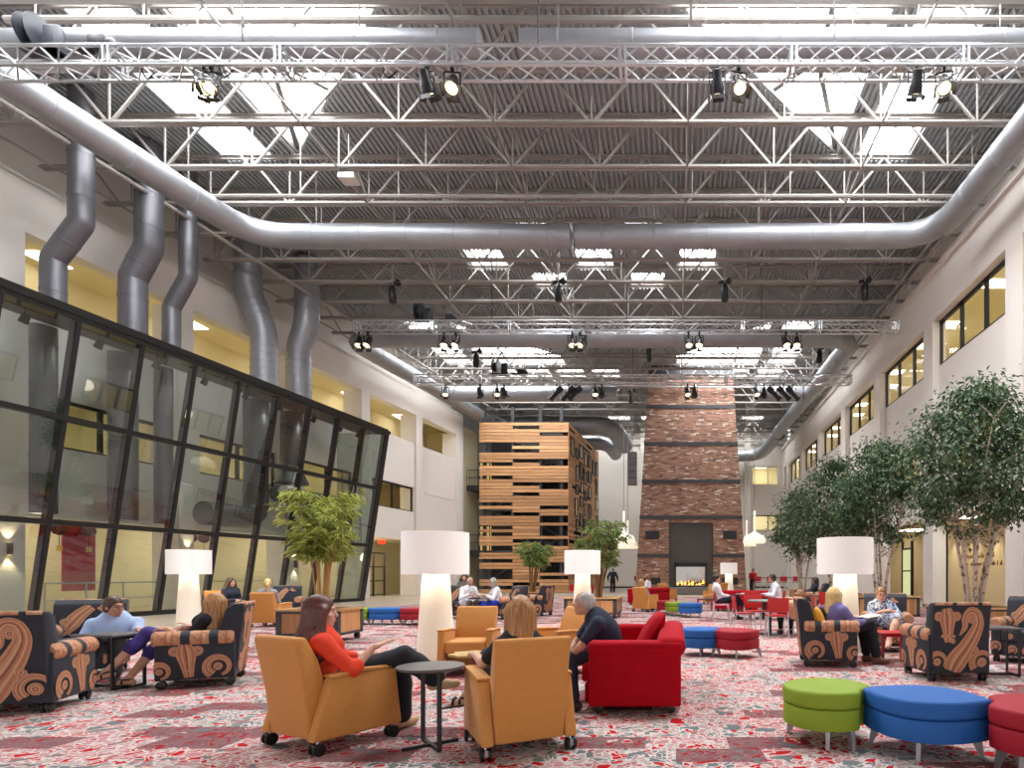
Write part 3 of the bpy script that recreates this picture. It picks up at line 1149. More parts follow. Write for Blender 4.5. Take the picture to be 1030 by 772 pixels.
# stage spots under the pavilion roof that wash the wall behind the glass
for k, d in enumerate((11.5, 13.4, 15.0, 16.7, 18.3, 19.9, 21.5, 23.1, 24.8, 26.4, 27.6)):
    t = thing('pavilion_spotlight', 'small black spotlight under the pavilion roof behind the glass, %s from the camera' % ORD[k + 1], 'spotlight', (gx(d, 7.9) - .75, d, 7.96), 0, 'pavilion roof spotlights')
    m = MB()
    m.tube([(0, 0, 0), (0, 0, -.16)], .02, 6)
    m.M = Matrix.Translation((0, 0, -.26)) @ Matrix.Rotation(.5, 4, 'Y')
    m.lathe([(.07, .14), (.085, .05), (.1, -.13), (.09, -.13), (.08, -.1)], n=14, cap1=False)
    m.build('lamp_housing', BLACK, t)
    m = MB()
    m.M = Matrix.Translation((0, 0, -.26)) @ Matrix.Rotation(.5, 4, 'Y')
    m.lathe([(.083, -.11), (.083, -.108)], n=14)
    m.build('lens', PANEL, t)
    lt = bpy.data.lights.new('pavilion_spot', 'SPOT')
    lt.energy = 26
    lt.color = (1, .95, .86)
    lt.spot_size = 2.4
    lt.spot_blend = .9
    lt.shadow_soft_size = .12
    lo = bpy.data.objects.new('pavilion_spot', lt)
    COL.objects.link(lo)
    lo.parent = t
    lo.location = (0, 0, -.45)
    lo.rotation_euler = (0, .35, 0)
# raised letters on the beige recess wall
t = thing('wall_lettering', 'rows of small illegible raised letters on the beige wall behind the nearest tree', 'lettering', (12.29, 24.4, 1.62))
rr = random.Random(2)
for q, (z, y0, y1) in enumerate(((.32, 1.6, -1.3), (.0, .9, -1.9))):
    m = MB()
    y = y0
    while y > y1:
        w = rr.uniform(.04, .09)
        hgt = rr.choice((.11, .11, .17))
        if rr.random() > .16:
            m.box(-.015, .01, y - w, y - w + .022, z, z + hgt)
            m.box(-.015, .01, y - w, y, z + rr.choice((0, .04, .07)), z + .02 + rr.choice((0, .04)))
        y -= w + .035
    m.build('letter_row', mat('bronze letters', (150, 118, 74), .4, metal=.5), t, smooth=False)
# unseen camera end: a header added to keep sky fill low, open below
mb = MB()
mb.box(-26, RX + .5, NEAR - .4, NEAR, 6.2, 15.6)
structure('wall_front_added', mb, WALL)

# bare point lights added to brighten the office storeys, without fixtures
def room_fill(x, y, z, e):
    lt = bpy.data.lights.new('office_fill', 'POINT')
    lt.energy = e
    lt.color = (1, .9, .72)
    lt.shadow_soft_size = .35
    lo = bpy.data.objects.new('office_fill', lt)
    COL.objects.link(lo)
    lo.location = (x, y, z)


for y in (13, 19.5, 25.5, 31.3, 37, 42.5, 49):
    room_fill(11.4, y, 10.2, 14)
for y in (31, 37, 43):
    room_fill(11.4, y, 5.9, 14)
room_fill(8, 55.6, 10.2, 9)
room_fill(8, 55.6, 6.0, 4)
for d in (18.7, 23.6, 28.5, 33.4):
    room_fill(LX(d, -2.4), d, 5.9, 15)
    room_fill(LX(d, -2.2), d, 2.3, 45)
for d in (18.7, 23.6, 28.5, 33.4, 38.2):
    room_fill(LX(d, -2.4), d, 10.2, 3)
# ================================================================== ducts, trusses, stage lights
def arc_path(pts, R=.8, n=5):
    # round the corners of a polyline
    pts = [Vector(p) for p in pts]
    out = [pts[0]]
    for i in range(1, len(pts) - 1):
        a, b, c = pts[i - 1], pts[i], pts[i + 1]
        u, w = (a - b).normalized(), (c - b).normalized()
        r = min(R, (a - b).length * .45, (c - b).length * .45)
        p0, p1 = b + u * r, b + w * r
        for k in range(n + 1):
            t = k / n
            out.append(p0 * (1 - t) ** 2 + b * 2 * t * (1 - t) + p1 * t * t)
    out.append(pts[-1])
    return out


def duct(label, pts, r, m=DUCT, R=.8, bands=1.5, hang=True):
    o3 = Vector(pts[0])
    t = thing('ventilation_duct', label, 'air duct', o3, 0, 'spiral air ducts')
    path = [p - o3 for p in arc_path(pts, R)]
    b = MB()
    pp, rr = [], []
    rods = []
    for i in range(len(path) - 1):
        a, c = path[i], path[i + 1]
        ln = (c - a).length
        d = (c - a).normalized()
        pp.append(a)
        rr.append(r)
        k = int(ln / bands) if ln >= .5 else 0
        for q in range(k):
            p = a.lerp(c, (q + .5) / k)
            pp += [p - d * .035, p - d * .03, p + d * .03, p + d * .035]
            rr += [r, r * 1.03, r * 1.03, r]
            if hang and q % 2 == 0 and abs(d.z) < .5:
                rods.append(p)
    pp.append(path[-1])
    rr.append(r)
    b.tube(pp, rr, 20)
    b.build('duct_run', m, t)
    for p in rods:
        hg = MB()
        hg.bar(p + Vector((0, 0, r)), Vector((p.x, p.y, ZD - o3.z)), .025)
        hg.build('hanger_rod', STEELW, t, smooth=False)
    return t


Z1 = 12.24
duct('large grey spiral duct crossing the hall behind the nearest lighting truss, left half', [(-16.2, 10.9, Z1), (-14.9, 12.35, Z1), (-4.05, 12.35, Z1)], .25)
duct('large grey spiral duct crossing behind the nearest lighting truss, right half', [(-3.2, 12.35, Z1), (9.0, 12.35, Z1)], .25)
duct('big grey duct running back on the left, then turning across to mid hall', [(-15.5, 9.8, Z1), (-13.75, 19.4, Z1), (-3.4, 19.4, Z1)], .38, R=1.3)
duct('big grey duct running back on the right, then turning across to mid hall', [(8.75, 7.0, Z1), (8.45, 19.4, Z1), (-3.25, 19.4, Z1)], .38, R=1.5)
duct('grey duct loop on the left behind the second lighting truss', [(-13.1, 45.0, Z1), (-15.3, 27.8, Z1), (-4.2, 27.8, Z1)], .42, R=1.3)
duct('grey duct loop on the right behind the second lighting truss', [(7.9, 46.5, Z1), (8.3, 27.8, Z1), (-4.1, 27.8, Z1)], .42, R=1.3)
duct('far grey duct crossing from the left behind the third lighting truss', [(-13.75, 36.4, Z1), (-3.6, 36.4, Z1)], .45, R=1.2)
duct('far short grey duct crossing to the right wall behind the third truss', [(4.8, 36.4, Z1), (7.65, 36.4, Z1)], .45, R=1.2)
duct('far grey duct passing over the timber tower with a bent end', [(-14.6, 46.0, 12.7), (-4.9, 46.0, 12.7), (-4.3, 49.6, 11.9)], .7, R=1.6)
duct('shorter duct stub with a bent end beside the tower', [(-8.2, 49.4, 12.1), (-5.7, 49.4, 12.1), (-5.2, 51.6, 11.6)], .55, R=1.1)
duct('far right duct elbow dropping behind the chimney', [(8.1, 47.0, Z1), (7.4, 52.6, 11.7), (-2.5, 52.8, 11.6)], .5, R=1.5)

# the five risers that drop into the pavilion roof
def riser(label, D, r, zlow, zhigh, shift, spiral=False):
    x = LX(D, 1.25)
    t = duct(label, [(x, D, 8.1), (x, D, zlow), (x + shift, D, zhigh), (x + shift, D, 14.3)], r, DUCTD if not spiral else DUCT, .08 if not spiral else .4, .28 if spiral else .9, False)
    c = MB()
    c.lathe([(r * 1.12, 0), (r * 1.12, .12), (r, .16)], (0, 0, 0), 20)
    c.build('base_collar', DGREY, t)
    t['group'] = 'duct risers'


riser('smooth grey duct riser with an offset, nearest of the five on the pavilion roof', 16.1, .28, 9.75, 10.75, .75)
riser('smooth grey duct riser, second of the five from the camera', 18.15, .36, 10.25, 11.2, .5)
riser('slim smooth grey duct riser, third of the five from the camera', 19.35, .25, 9.9, 10.9, .55)
riser('ribbed spiral duct riser leaning left at its top, fourth of the five', 23.0, .46, 10.6, 12.2, -.62, True)
riser('ribbed spiral duct riser, last of the five before the gallery pier', 24.75, .47, 10.6, 11.6, .35, True)

for lab, D, r, zb, kind in (('first', 16.1, .28, 2.9, 0), ('second', 18.15, .36, 2.9, 0), ('third', 19.35, .25, 2.9, 0), ('fourth', 23.0, .42, 3.4, 1), ('fifth', 24.75, .40, 5.6, 2)):
    x = LX(D, 1.08 - r * .35)
    pts = [(x, D, 7.94), (x, D, zb)]
    if kind == 1:
        pts += [(x + K * -2.2, D - 2.2, zb)]
    t = duct('grey duct continuing down behind the pavilion glass below the %s riser' % lab, pts, r, DUCTD, .6, .9, False)
    t['group'] = 'ducts inside the pavilion'
    if kind == 2:
        m = MB()
        m.lathe([(.4, 0), (.62, -.5), (.62, -.6), (.58, -.6)], (0, 0, zb - 7.94), 20)
        m.build('hood', DUCTD, t)
        duct('horizontal grey duct behind the pavilion glass over the bamboo', [(LX(24.2, .75), 24.2, 4.55), (LX(28.0, .75), 28.0, 4.55)], .33, DUCTD, .6, .9, False)['group'] = 'ducts inside the pavilion'
CABLE = BLACKP
LENSW = emis('warm stage lamp', (255, 226, 170), 3.0)


def truss(label, y, z, x0, x1, a=.32):
    t = thing('lighting_truss', label, 'lighting truss', ((x0 + x1) / 2, y, z))
    h = (x1 - x0) / 2
    for dy, dz in ((0, 0), (0, a), (a, 0), (a, a)):
        m = MB()
        m.tube([(-h, dy, dz), (h, dy, dz)], .032, 8)
        m.build('chord', ALU, t)
    m = MB()
    st = a * 1.05
    n = int(2 * h / st)
    for q in range(n):
        xa, xb = -h + 2 * h * q / n, -h + 2 * h * (q + 1) / n
        s = q % 2
        for (y0, z0, y1, z1) in ((0, 0, 0, a), (0, 0, a, 0), (a, 0, a, a), (0, a, a, a)):
            p, r = ((xa, y0, z0), (xb, y1, z1)) if s == 0 else ((xa, y1, z1), (xb, y0, z0))
            m.tube([p, r], .017, 5, False)
    m.build('lattice', ALU, t)
    k = max(2, int(2 * h / 3.05))
    for q in range(k + 1):
        x = -h + 2 * h * q / k
        m = MB()
        for d in (-.05, .05):
            for dy in (0, a):
                m.box(x + d - .02, x + d + .02, dy - .03, dy + .03, 0, a)
            for dz in (0, a):
                m.box(x + d - .02, x + d + .02, 0, a, dz - .03, dz + .03)
        m.build('end_plate', ALU, t, smooth=False)
    for q in range(1, 4):
        x = -h + 2 * h * q / 4
        m = MB()
        m.tube([(x, a / 2, a), (x, a / 2, ZD - z)], .015, 6)
        m.build('hanging_cable', CABLE, t)
    return t


T1 = truss('nearest long aluminium lighting truss crossing the whole view', 11.5, 11.08, -14.3, 8.9, .38)
T2 = truss('second aluminium lighting truss at mid hall with free ends', 24.3, 11.2, -13.1, 9.05, .40)
T3 = truss('third and farthest aluminium lighting truss before the chimney', 31.0, 11.2, -13.6, 9.1, .42)

lamp0 = None


def par_light(label, loc, tilt=0.5, rz=0.0, group='stage lights', s=1.0):
    global lamp0
    if lamp0 is None:
        t = thing('stage_light', label, 'stage light', loc, rz, group)
        m = MB()
        m.box(-.03, .03, -.03, .03, -.1, .03)
        m.build('hanging_clamp', BLACK, t, smooth=False)
        m = MB()
        for sx in (-1, 1):
            m.bar((sx * .15, 0, -.12), (sx * .15, 0, -.36), .03, .015)
        m.bar((-.15, 0, -.12), (.15, 0, -.12), .03, .015)
        m.build('yoke', BLACK, t, smooth=False)
        M = Matrix.Translation((0, 0, -.36)) @ Matrix.Rotation(-tilt, 4, 'X')
        m = MB()
        m.M = M
        m.lathe([(.05, .24), (.09, .22), (.1, .06), (.135, -.04), (.135, -.16), (.122, -.16), (.11, -.1)], n=16, cap1=False)
        for w in (0, PI / 2, PI, 3 * PI / 2):
            cx, cy = math.cos(w) * .15, math.sin(w) * .15
            m.hexa([(cx - .1 * abs(math.sin(w)) - .008, cy - .1 * abs(math.cos(w)) - .008, -.17), (cx + .1 * abs(math.sin(w)) + .008, cy - .1 * abs(math.cos(w)) - .008, -.17),
                    (cx + .1 * abs(math.sin(w)) + .008, cy + .1 * abs(math.cos(w)) + .008, -.17), (cx - .1 * abs(math.sin(w)) - .008, cy + .1 * abs(math.cos(w)) + .008, -.17),
                    (cx * 1.25 - .1 * abs(math.sin(w)) - .008, cy * 1.25 - .1 * abs(math.cos(w)) - .008, -.24), (cx * 1.25 + .1 * abs(math.sin(w)) + .008, cy * 1.25 - .1 * abs(math.cos(w)) - .008, -.24),
                    (cx * 1.25 + .1 * abs(math.sin(w)) + .008, cy * 1.25 + .1 * abs(math.cos(w)) + .008, -.24), (cx * 1.25 - .1 * abs(math.sin(w)) - .008, cy * 1.25 + .1 * abs(math.cos(w)) + .008, -.24)])
        m.build('lamp_housing', BLACK, t)
        m = MB()
        m.M = M
        m.lathe([(.118, -.13), (.118, -.125)], n=16)
        m.build('lens', LENSW, t)
        lamp0 = t
        r = t
    else:
        r = copy_tree(lamp0, label, loc, rz, group=group)
    r.scale = (s, s, s)
    return r


n = 0
for x, rz in ((205, .7), (213, .2), (429.5, 2.9), (455, .1), (721.5, 3.0), (743, .25), (921.5, 3.1), (949.5, -.3)):
    n += 1
    par_light('black stage light hanging from the nearest lighting truss, %s from the left' % ORD[n], ((x - CX) * 11.55 / F, 11.55, 11.1), .5, rz, 'stage lights on the nearest truss')
n = 0
for x in (361, 370, 446.5, 458.5, 575.5, 583.5, 692.5, 703.5, 790.5, 801.5):
    n += 1
    par_light('black stage light hanging from the second lighting truss, %s from the left' % ORD[n], ((x - CX) * 24.5 / F, 24.5, 11.18), .5, (.3 if n % 2 else -.2), 'stage lights on the second truss', 1.15)
n = 0
for x in (448, 483, 500, 507, 598.5, 605.5, 691.5, 698.5, 761, 768.5):
    n += 1
    par_light('small black stage light on the third lighting truss, %s from the left' % ORD[n], ((x - CX) * 31.2 / F, 31.2, 11.18), .5, (.3 if n % 2 else 2.9), 'stage lights on the third truss', 1.15)

prof0 = None
for k, (x, D, z, lab) in enumerate(((560, 31.2, 11.18, 'left of three over the tower'), (572, 31.2, 11.18, 'middle of three over the tower'), (579, 31.2, 11.18, 'right of three over the tower'),
                                    (778, 31.2, 11.18, 'left of three by the right wall'), (788, 31.2, 11.18, 'middle of three by the right wall'), (797, 31.2, 11.18, 'right of three by the right wall'))):
    loc = ((x - CX) * D / F, D, z)
    label = 'long black profile spotlight tilted on the third truss, ' + lab
    if prof0 is None:
        t = thing('profile_spotlight', label, 'stage light', loc, 0, 'profile spotlights')
        m = MB()
        m.box(-.03, .03, -.03, .03, -.2, .03)
        m.build('hanging_clamp', BLACK, t, smooth=False)
        m = MB()
        for sx in (-1, 1):
            m.bar((sx * .17, 0, -.18), (sx * .17, 0, -.45), .035, .02)
        m.bar((-.17, 0, -.18), (.17, 0, -.18), .035, .02)
        m.build('yoke', BLACK, t, smooth=False)
        m = MB()
        m.M = Matrix.Translation((0, 0, -.45)) @ Matrix.Rotation(.75, 4, 'Y')
        m.lathe([(.1, .42), (.16, .38), (.16, .1), (.11, .06), (.11, -.34), (.14, -.36), (.14, -.5)], n=14)
        m.build('lamp_housing', BLACK, t)
        prof0 = t
    else:
        o = copy_tree(prof0, label, loc, (0, 0, 0, 0, PI, PI)[k] if k < 3 else PI)

spk0 = None
for k, (x, y, D, lab) in enumerate(((395, 296, 23.0, 'left, above the second truss'), (561.5, 294, 23.0, 'centre, under the square skylights'), (729, 294, 23.0, 'right of centre under the skylights'), (870, 293, 23.0, 'beside the right wall'),
                                    (479, 362, 29.5, 'left, between the second and third truss'), (653, 356, 29.5, 'in front of the chimney top'), (824, 358, 29.5, 'right, before the third truss'), (635, 400, 37, 'just left of the chimney'))):
    p = P(x, y, D)
    label = 'black cylinder spotlight on a drop rod, ' + lab
    if spk0 is None:
        t = thing('hanging_spotlight', label, 'hanging light', p, 0, 'drop rod spotlights')
        m = MB()
        m.tube([(0, 0, .2), (0, 0, 2.6)], .025, 8)
        m.build('drop_rod', STEELW, t)
        m = MB()
        m.bar((-.22, 0, .36), (.2, .1, .5), .1)
        m.ball((.16, .08, .48), .13)
        m.build('swivel_head', BLACK, t)
        m = MB()
        m.lathe([(.1, -.35), (.14, -.3), (.14, .2), (.1, .26), (.03, .38)], n=16)
        m.build('lamp_housing', BLACK, t)
        spk0 = t
    else:
        copy_tree(spk0, label, p)

# cable reels and motors riding on the trusses
def cable_reel(label, loc, s, rz=0):
    t = thing('cable_reel', label, 'cable reel', loc, rz)
    t.scale = (s, s, s)
    for dx in (-.12, .12):
        m = MB()
        m.M = Matrix.Translation((dx, 0, .42)) @ Matrix.Rotation(PI / 2, 4, 'Y')
        m.lathe([(.1, -.03), (.42, -.02), (.42, .02), (.1, .03)], n=28)
        m.build('reel_disc', mat('dark slate metal', (44, 48, 56), .45), t)
    m = MB()
    m.M = Matrix.Translation((0, 0, .42)) @ Matrix.Rotation(PI / 2, 4, 'Y')
    m.lathe([(.22, -.12), (.22, .12)], n=20)
    m.build('wound_cable', BLACKP, t)
    m = MB()
    m.solid([(.3, -.18, 0), (.3, .18, 0), (.3, .14, .55), (.3, 0, .66), (.3, -.14, .55)], (.3, 0, 0), .02, 2)
    m.box(-.3, .65, -.18, .18, 0, .05)
    m.build('motor_bracket', mat('dark slate metal', (44, 48, 56), .45), t)


def hoist(label, loc, s=1.0):
    t = thing('chain_hoist', label, 'hoist', loc)
    t.scale = (s, s, s)
    m = MB()
    m.rbox(-.2, .2, -.14, .14, 0.02, .32, .04, 2)
    m.build('hoist_body', BLACK, t)
    m = MB()
    m.M = Matrix.Translation((.2, 0, .17)) @ Matrix.Rotation(PI / 2, 4, 'Y')
    m.lathe([(.12, 0), (.13, .12), (.06, .18)], n=14)
    m.build('hoist_motor', DGREY, t)
    m = MB()
    m.box(-.5, -.2, -.08, .08, .0, .12)
    m.build('cable_tray', BLACK, t, smooth=False)


cable_reel('large grey double-disc cable reel standing on the nearest truss', ((36 - CX) * 11.65 / F, 11.65, 11.46), .8)
hoist('small black hoist on the nearest truss beside the large cable reel', ((101 - CX) * 11.65 / F, 11.65, 11.46), .85)
cable_reel('black cable reel standing on the second truss', ((422 - CX) * 24.5 / F, 24.5, 11.64), .85, 0)
hoist('black hoist on the second truss right of its cable reel', ((452 - CX) * 24.5 / F, 24.5, 11.64), .8)
cable_reel('black cable reel standing on the third truss', ((499 - CX) * 31.2 / F, 31.2, 11.66), 1.0, 0)
hoist('black hoist on the third truss right of its cable reel', ((524 - CX) * 31.2 / F, 31.2, 11.66), .9)
for k, (x, D, z, lab) in enumerate(((150, 11.6, 11.08, 'nearest truss, left of the first stage lights'), (228, 11.6, 11.12, 'nearest truss, right of the first stage lights'), (392, 11.6, 11.1, 'nearest truss, left of the second pair'), (872, 11.6, 11.2, 'nearest truss, at the right'))):
    m = MB()
    pts = [(.13 * math.cos(a) * (1 + .1 * math.sin(3 * a)), .03 * math.sin(2 * a), -.06 + .12 * math.sin(a)) for a in np.linspace(0, 4 * PI, 30)]
    m.tube(pts, .014, 5)
    tag(m.build('hanging_cable_coil', BLACKP, loc=((x - CX) * D / F, D, z)), 'coil of black cable tied to the ' + lab, 'cable coil', 'truss cable coils')

# ================================================================== timber tower
TW = thing('slatted_tower', 'tall stair tower clad in gapped horizontal cedar boards', 'timber tower', (-10.4, 41, 0))
FX0, FX1, TF, TZ = -13.5, -7.38, 41.0, 11.72
BX1, TB = -6.62, 51.0
cols = [(0.0, .372), (.372, .674), (.674, 1.0)]
gaps = [[(168, 200), (238, 248), (285, 293), (385, 398), (408, 430), (475, 487), (497, 511), (545, 568), (590, 600), (632, 660), (692, 700)],
        [(98, 110), (170, 180), (192, 202), (225, 240), (315, 326), (352, 361), (420, 430), (520, 534), (676, 684)],
        [(122, 135), (228, 250), (316, 340), (395, 410), (440, 454), (466, 476), (489, 500), (523, 545), (600, 612), (622, 636), (655, 661)]]


def zpix(yc):
    # facade row measured down from the top of the tower
    return TZ - (yc - 88) * (TZ / (715 - 88))


pit = .229
for ci, (u0, u1) in enumerate(cols):
    m = MB()
    xa, xb = FX0 + (FX1 - FX0) * u0 + 10.4, FX0 + (FX1 - FX0) * u1 + 10.4
    j = 0
    while (j + 1) * pit < TZ:
        z0, z1 = j * pit, (j + 1) * pit
        zc = (z0 + z1) / 2
        if not any(zpix(g1) - .02 < zc < zpix(g0) + .02 for g0, g1 in gaps[ci]):
            m.box(xa, xb, -.05, 0, z0 + .016, z1 - .016)
        j += 1
    m.build('front_boards', CEDX, TW, smooth=False)
m = MB()
j = 0
random.seed(5)
sg = []
for k in range(26):
    u = random.random() * .85
    sg.append((random.randrange(2, 50), u, u + .1 + random.random() * .18))
while (j + 1) * pit < TZ:
    z0, z1 = j * pit + .016, (j + 1) * pit - .016
    cuts = sorted((a, b) for r, a, b in sg if r == j)
    u = 0
    for a, b in cuts + [(1, 1)]:
        if a > u:
            p0 = (FX1 + (BX1 - FX1) * u + 10.4, (TB - TF) * u)
            p1 = (FX1 + (BX1 - FX1) * a + 10.4, (TB - TF) * a)
            m.hexa([(p0[0] - .05, p0[1], z0), (p0[0], p0[1], z0), (p1[0], p1[1], z0), (p1[0] - .05, p1[1], z0),
                    (p0[0] - .05, p0[1], z1), (p0[0], p0[1], z1), (p1[0], p1[1], z1), (p1[0] - .05, p1[1], z1)])
        u = max(u, b)
    j += 1
m.build('side_boards', CEDY, TW, smooth=False)
m = MB()
q0, q1 = FX1 + 10.4 - .4, BX1 + 10.4 - .4
m.hexa([(q0 - .05, .4, 0), (q0, .4, 0), (q1, TB - TF, 0), (q1 - .05, TB - TF, 0), (q0 - .05, .4, TZ), (q0, .4, TZ), (q1, TB - TF, TZ), (q1 - .05, TB - TF, TZ)])
m.build('gap_dark_backing', BLACK, TW, smooth=False)  # black sheet added inside so the board gaps look dark
for xx in (-13.2, -11.25, -9.35, -7.9):
    m = MB()
    m.box(xx + 10.4 - .11, xx + 10.4 + .11, .06, .26, 0, 12.75)
    m.build('post', DGREY, TW, smooth=False)
m = MB()
m.box(FX0 + 10.4, FX1 + 9.95, 2.6, 2.7, 0, TZ)
m.build('core_wall', DGREY, TW, smooth=False)
for k in range(4):
    m = MB()
    z0 = 2.9 * k
    s = 1 if k % 2 == 0 else -1
    xa, xb = (-12.9 + 10.4, -8.2 + 10.4) if s > 0 else (-8.2 + 10.4, -12.9 + 10.4)
    m.bar((xa, 1.2, z0), (xb, 1.2, z0 + 2.8), .1, .3)
    m.bar((xa, .9, z0 + 1.0), (xb, .9, z0 + 3.8), .05)
    for q in range(14):
        p = Vector((xa, 1.2, z0)).lerp(Vector((xb, 1.2, z0 + 2.8)), (q + .5) / 14)
        m.box(p.x - .15, p.x + .15, .8, 2.4, p.z, p.z + .04)
    m.build('stair_flight', MGREY, TW, smooth=False)
for k in range(1, 4):
    m = MB()
    m.box(FX0 + 10.4, FX1 + 9.95, .3, 2.6, 2.9 * k - .15, 2.9 * k)
    m.build('landing', MGREY, TW, smooth=False)
# the framed pictures hung on the tower's side
random.seed(21)
PIC = [mat('picture print %d' % k, c, .5, var=.35, scale=(9, 9, 9)) for k, c in enumerate(((150, 132, 112), (96, 92, 96), (186, 176, 160), (120, 84, 66), (206, 200, 190)))]
ang = math.atan2(-(BX1 - FX1), TB - TF)
spots = []
pn = 0
for c in range(7):
    u = .08 + c * .137
    z = 10.9 - .35 * (c % 2) - .3 * random.random()
    r = 0
    while z > 3.0:
        h = random.choice((.75, .95, 1.15, 1.3))
        w = random.choice((.7, .85, 1.0))
        if not (c in (0, 5) and r in (1, 4)) and random.random() > .06:
            spots.append((c, r, u + random.uniform(-.02, .02), z, w, h))
            r += 1
        z -= h + random.choice((.2, .3, .5))
for c, r, u, z, w, h in spots:
    t = thing('picture_frame', 'framed picture on the tower side, %s column from the front edge, %s from the top' % (ORD[c + 1], ORD[r + 1]), 'picture', (FX1 + (BX1 - FX1) * u + .012, TF + (TB - TF) * u, z - h / 2), ang, 'pictures on the tower')
    m = MB()
    b = .07
    for (y0, y1, z0, z1) in ((-w / 2, w / 2, -h / 2, -h / 2 + b), (-w / 2, w / 2, h / 2 - b, h / 2), (-w / 2, -w / 2 + b, -h / 2, h / 2), (w / 2 - b, w / 2, -h / 2, h / 2)):
        m.box(0, .06, y0, y1, z0, z1)
    m.build('frame', BLACK, t, smooth=False)
    m = MB()
    m.box(.005, .025, -w / 2 + b, w / 2 - b, -h / 2 + b, h / 2 - b)
    m.build('print', PIC[pn % 5], t, smooth=False)
    pn += 1
# steel landings at the far left of the tower
for k, z in enumerate((2.95, 7.55)):
    t = thing('steel_landing', 'dark steel landing with railing left of the tower, %s' % ('lower one' if k == 0 else 'upper one'), 'landing', (-14.75, 43.3, z), 0, 'tower landings')
    m = MB()
    m.box(-1.2, 1.2, -1, 3.9, -.35, 0)
    m.build('platform', DGREY, t, smooth=False)
    m = MB()
    for zz in (.55, 1.1):
        m.bar((-1.2, -.95, zz), (1.2, -.95, zz), .05)
    for q in range(14):
        m.bar((-1.2 + 2.4 * q / 13, -.95, 0), (-1.2 + 2.4 * q / 13, -.95, 1.1), .025)
    m.build('railing', DGREY, t, smooth=False)
    nwin += 1
    fr = MB()
    for q in range(4):
        fr.box(-15.6 + q * .8 - .04, -15.6 + q * .8 + .04, 47.38, 47.46, z + .1, z + 2.6)
    for zz in (.1, 2.1, 2.55):
        fr.box(-15.6, -13.2, 47.38, 47.46, z + zz, z + zz + .07)
    w_ = structure('window_%d' % nwin, fr, BLACK)
    g = MB()
    g.box(-15.6, -13.2, 47.42, 47.44, z + .1, z + 2.6)
    g.build('pane', emis('lit landing window %d' % k, (212, 178, 110), .55), w_, smooth=False)

# ================================================================== brick fireplace chimney
FP = thing('brick_fireplace', 'towering tapered brick fireplace chimney with steel bands', 'fireplace', (.93, 37, 0))


def hw(z):
    return 3.46 - (3.46 - 2.62) * z / 14.4


def dp(z):
    return .035 * z


bz = [0.0, 2.42, 4.80, 7.05, 9.42, 11.75, 13.85]
for k in range(len(bz) - 1):
    z0, z1 = bz[k] + (.11 if k else 0), bz[k + 1] - .11
    m = MB()

    def blk(x0a, x1a, x0b, x1b, za, zb):
        m.hexa([(x0a, dp(za), za), (x1a, dp(za), za), (x1a, 3.0 - dp(za), za), (x0a, 3.0 - dp(za), za),
                (x0b, dp(zb), zb), (x1b, dp(zb), zb), (x1b, 3.0 - dp(zb), zb), (x0b, 3.0 - dp(zb), zb)])
    if k < 2:
        blk(-hw(z0), -1.38, -hw(z1), -1.38, z0, z1)
        m.build('brick_pier', BRICK, FP, smooth=False)
        m = MB()
        blk(1.38, hw(z0), 1.38, hw(z1), z0, z1)
        m.build('brick_pier', BRICK, FP, smooth=False)
        if k == 1:
            m = MB()
            blk(-1.38, 1.38, -1.38, 1.38, 4.48, z1)
            m.build('brick_lintel', BRICK, FP, smooth=False)
    else:
        blk(-hw(z0), hw(z0), -hw(z1), hw(z1), z0, z1)
        m.build('brick_tier', BRICK, FP, smooth=False)
    zc = bz[k + 1]
    m = MB()
    if k == 0:
        for s in (-1, 1):
            xa, xb = sorted((s * 1.38, s * (hw(zc) + .02)))
            m = MB()
            m.box(xa, xb, dp(zc) - .04, 3.0 - dp(zc), zc - .11, zc + .11)
            if s < 0:
                m.build('steel_band', DGREY, FP, smooth=False)
    elif k < len(bz) - 2:
        m.box(-hw(zc) - .02, hw(zc) + .02, dp(zc) - .04, 3.0 - dp(zc), zc - .11, zc + .11)
    else:
        m.box(-hw(zc), hw(zc), dp(zc) - .05, 3.0, zc - .12, zc + .5)
    m.build('steel_band', DGREY, FP, smooth=False)
STONE = mat('charcoal slate panel', (74, 70, 68), .55, var=.12, scale=(1.2, 1.2, 1.2))
m = MB()
m.box(-1.38, -1.03, .3, .5, .5, 4.48).box(.98, 1.38, .3, .5, .5, 4.48).box(-1.03, .98, .3, .5, 1.98, 4.48)
m.build('slate_panel', STONE, FP, smooth=False)
m = MB()
m.rbox(-1.45, 1.45, -.35, .6, 0, .46, .015, 1)
m.build('hearth', mat('grey hearth stone', (112, 106, 100), .6), FP, smooth=False)
fb = MB()
fb.box(-1.03, -.93, .2, .36, .46, 1.98).box(.9, .98, .2, .36, .46, 1.98).box(-1.03, .98, .2, .36, 1.72, 1.98).box(-1.03, .98, .2, .36, .46, .54)
fbo = fb.build('firebox_frame', BLACK, FP, smooth=False)
m = MB()
m.box(-.95, -.93, .4, 1.4, .5, 1.75).box(.9, .92, .4, 1.4, .5, 1.75).box(-.93, .9, .4, 1.4, .5, .52)
m.build('firebox_lining', mat('pale firebox lining', (150, 140, 120), .5, var=.3, scale=(2, 2, 2)), FP, smooth=False)
m = MB()
m.quad((-.93, .3, .54), (.9, .3, .54), (.9, .3, 1.72), (-.93, .3, 1.72))
m.build('fire_glass', glass('fireplace glass', (.95, .95, .95), .1), FP, smooth=False)
random.seed(3)
for q in range(7):
    m = MB()
    x = -.75 + q * .24
    m.tube([(x, .6 + .2 * (q % 2), .6), (x + .3, .75, .68 + .08 * (q % 3))], .055, 8)
    m.build('log', mat('charred log', (60, 40, 30), .9), FP)
FLAME = emis('fire flame', (255, 170, 70), 3)
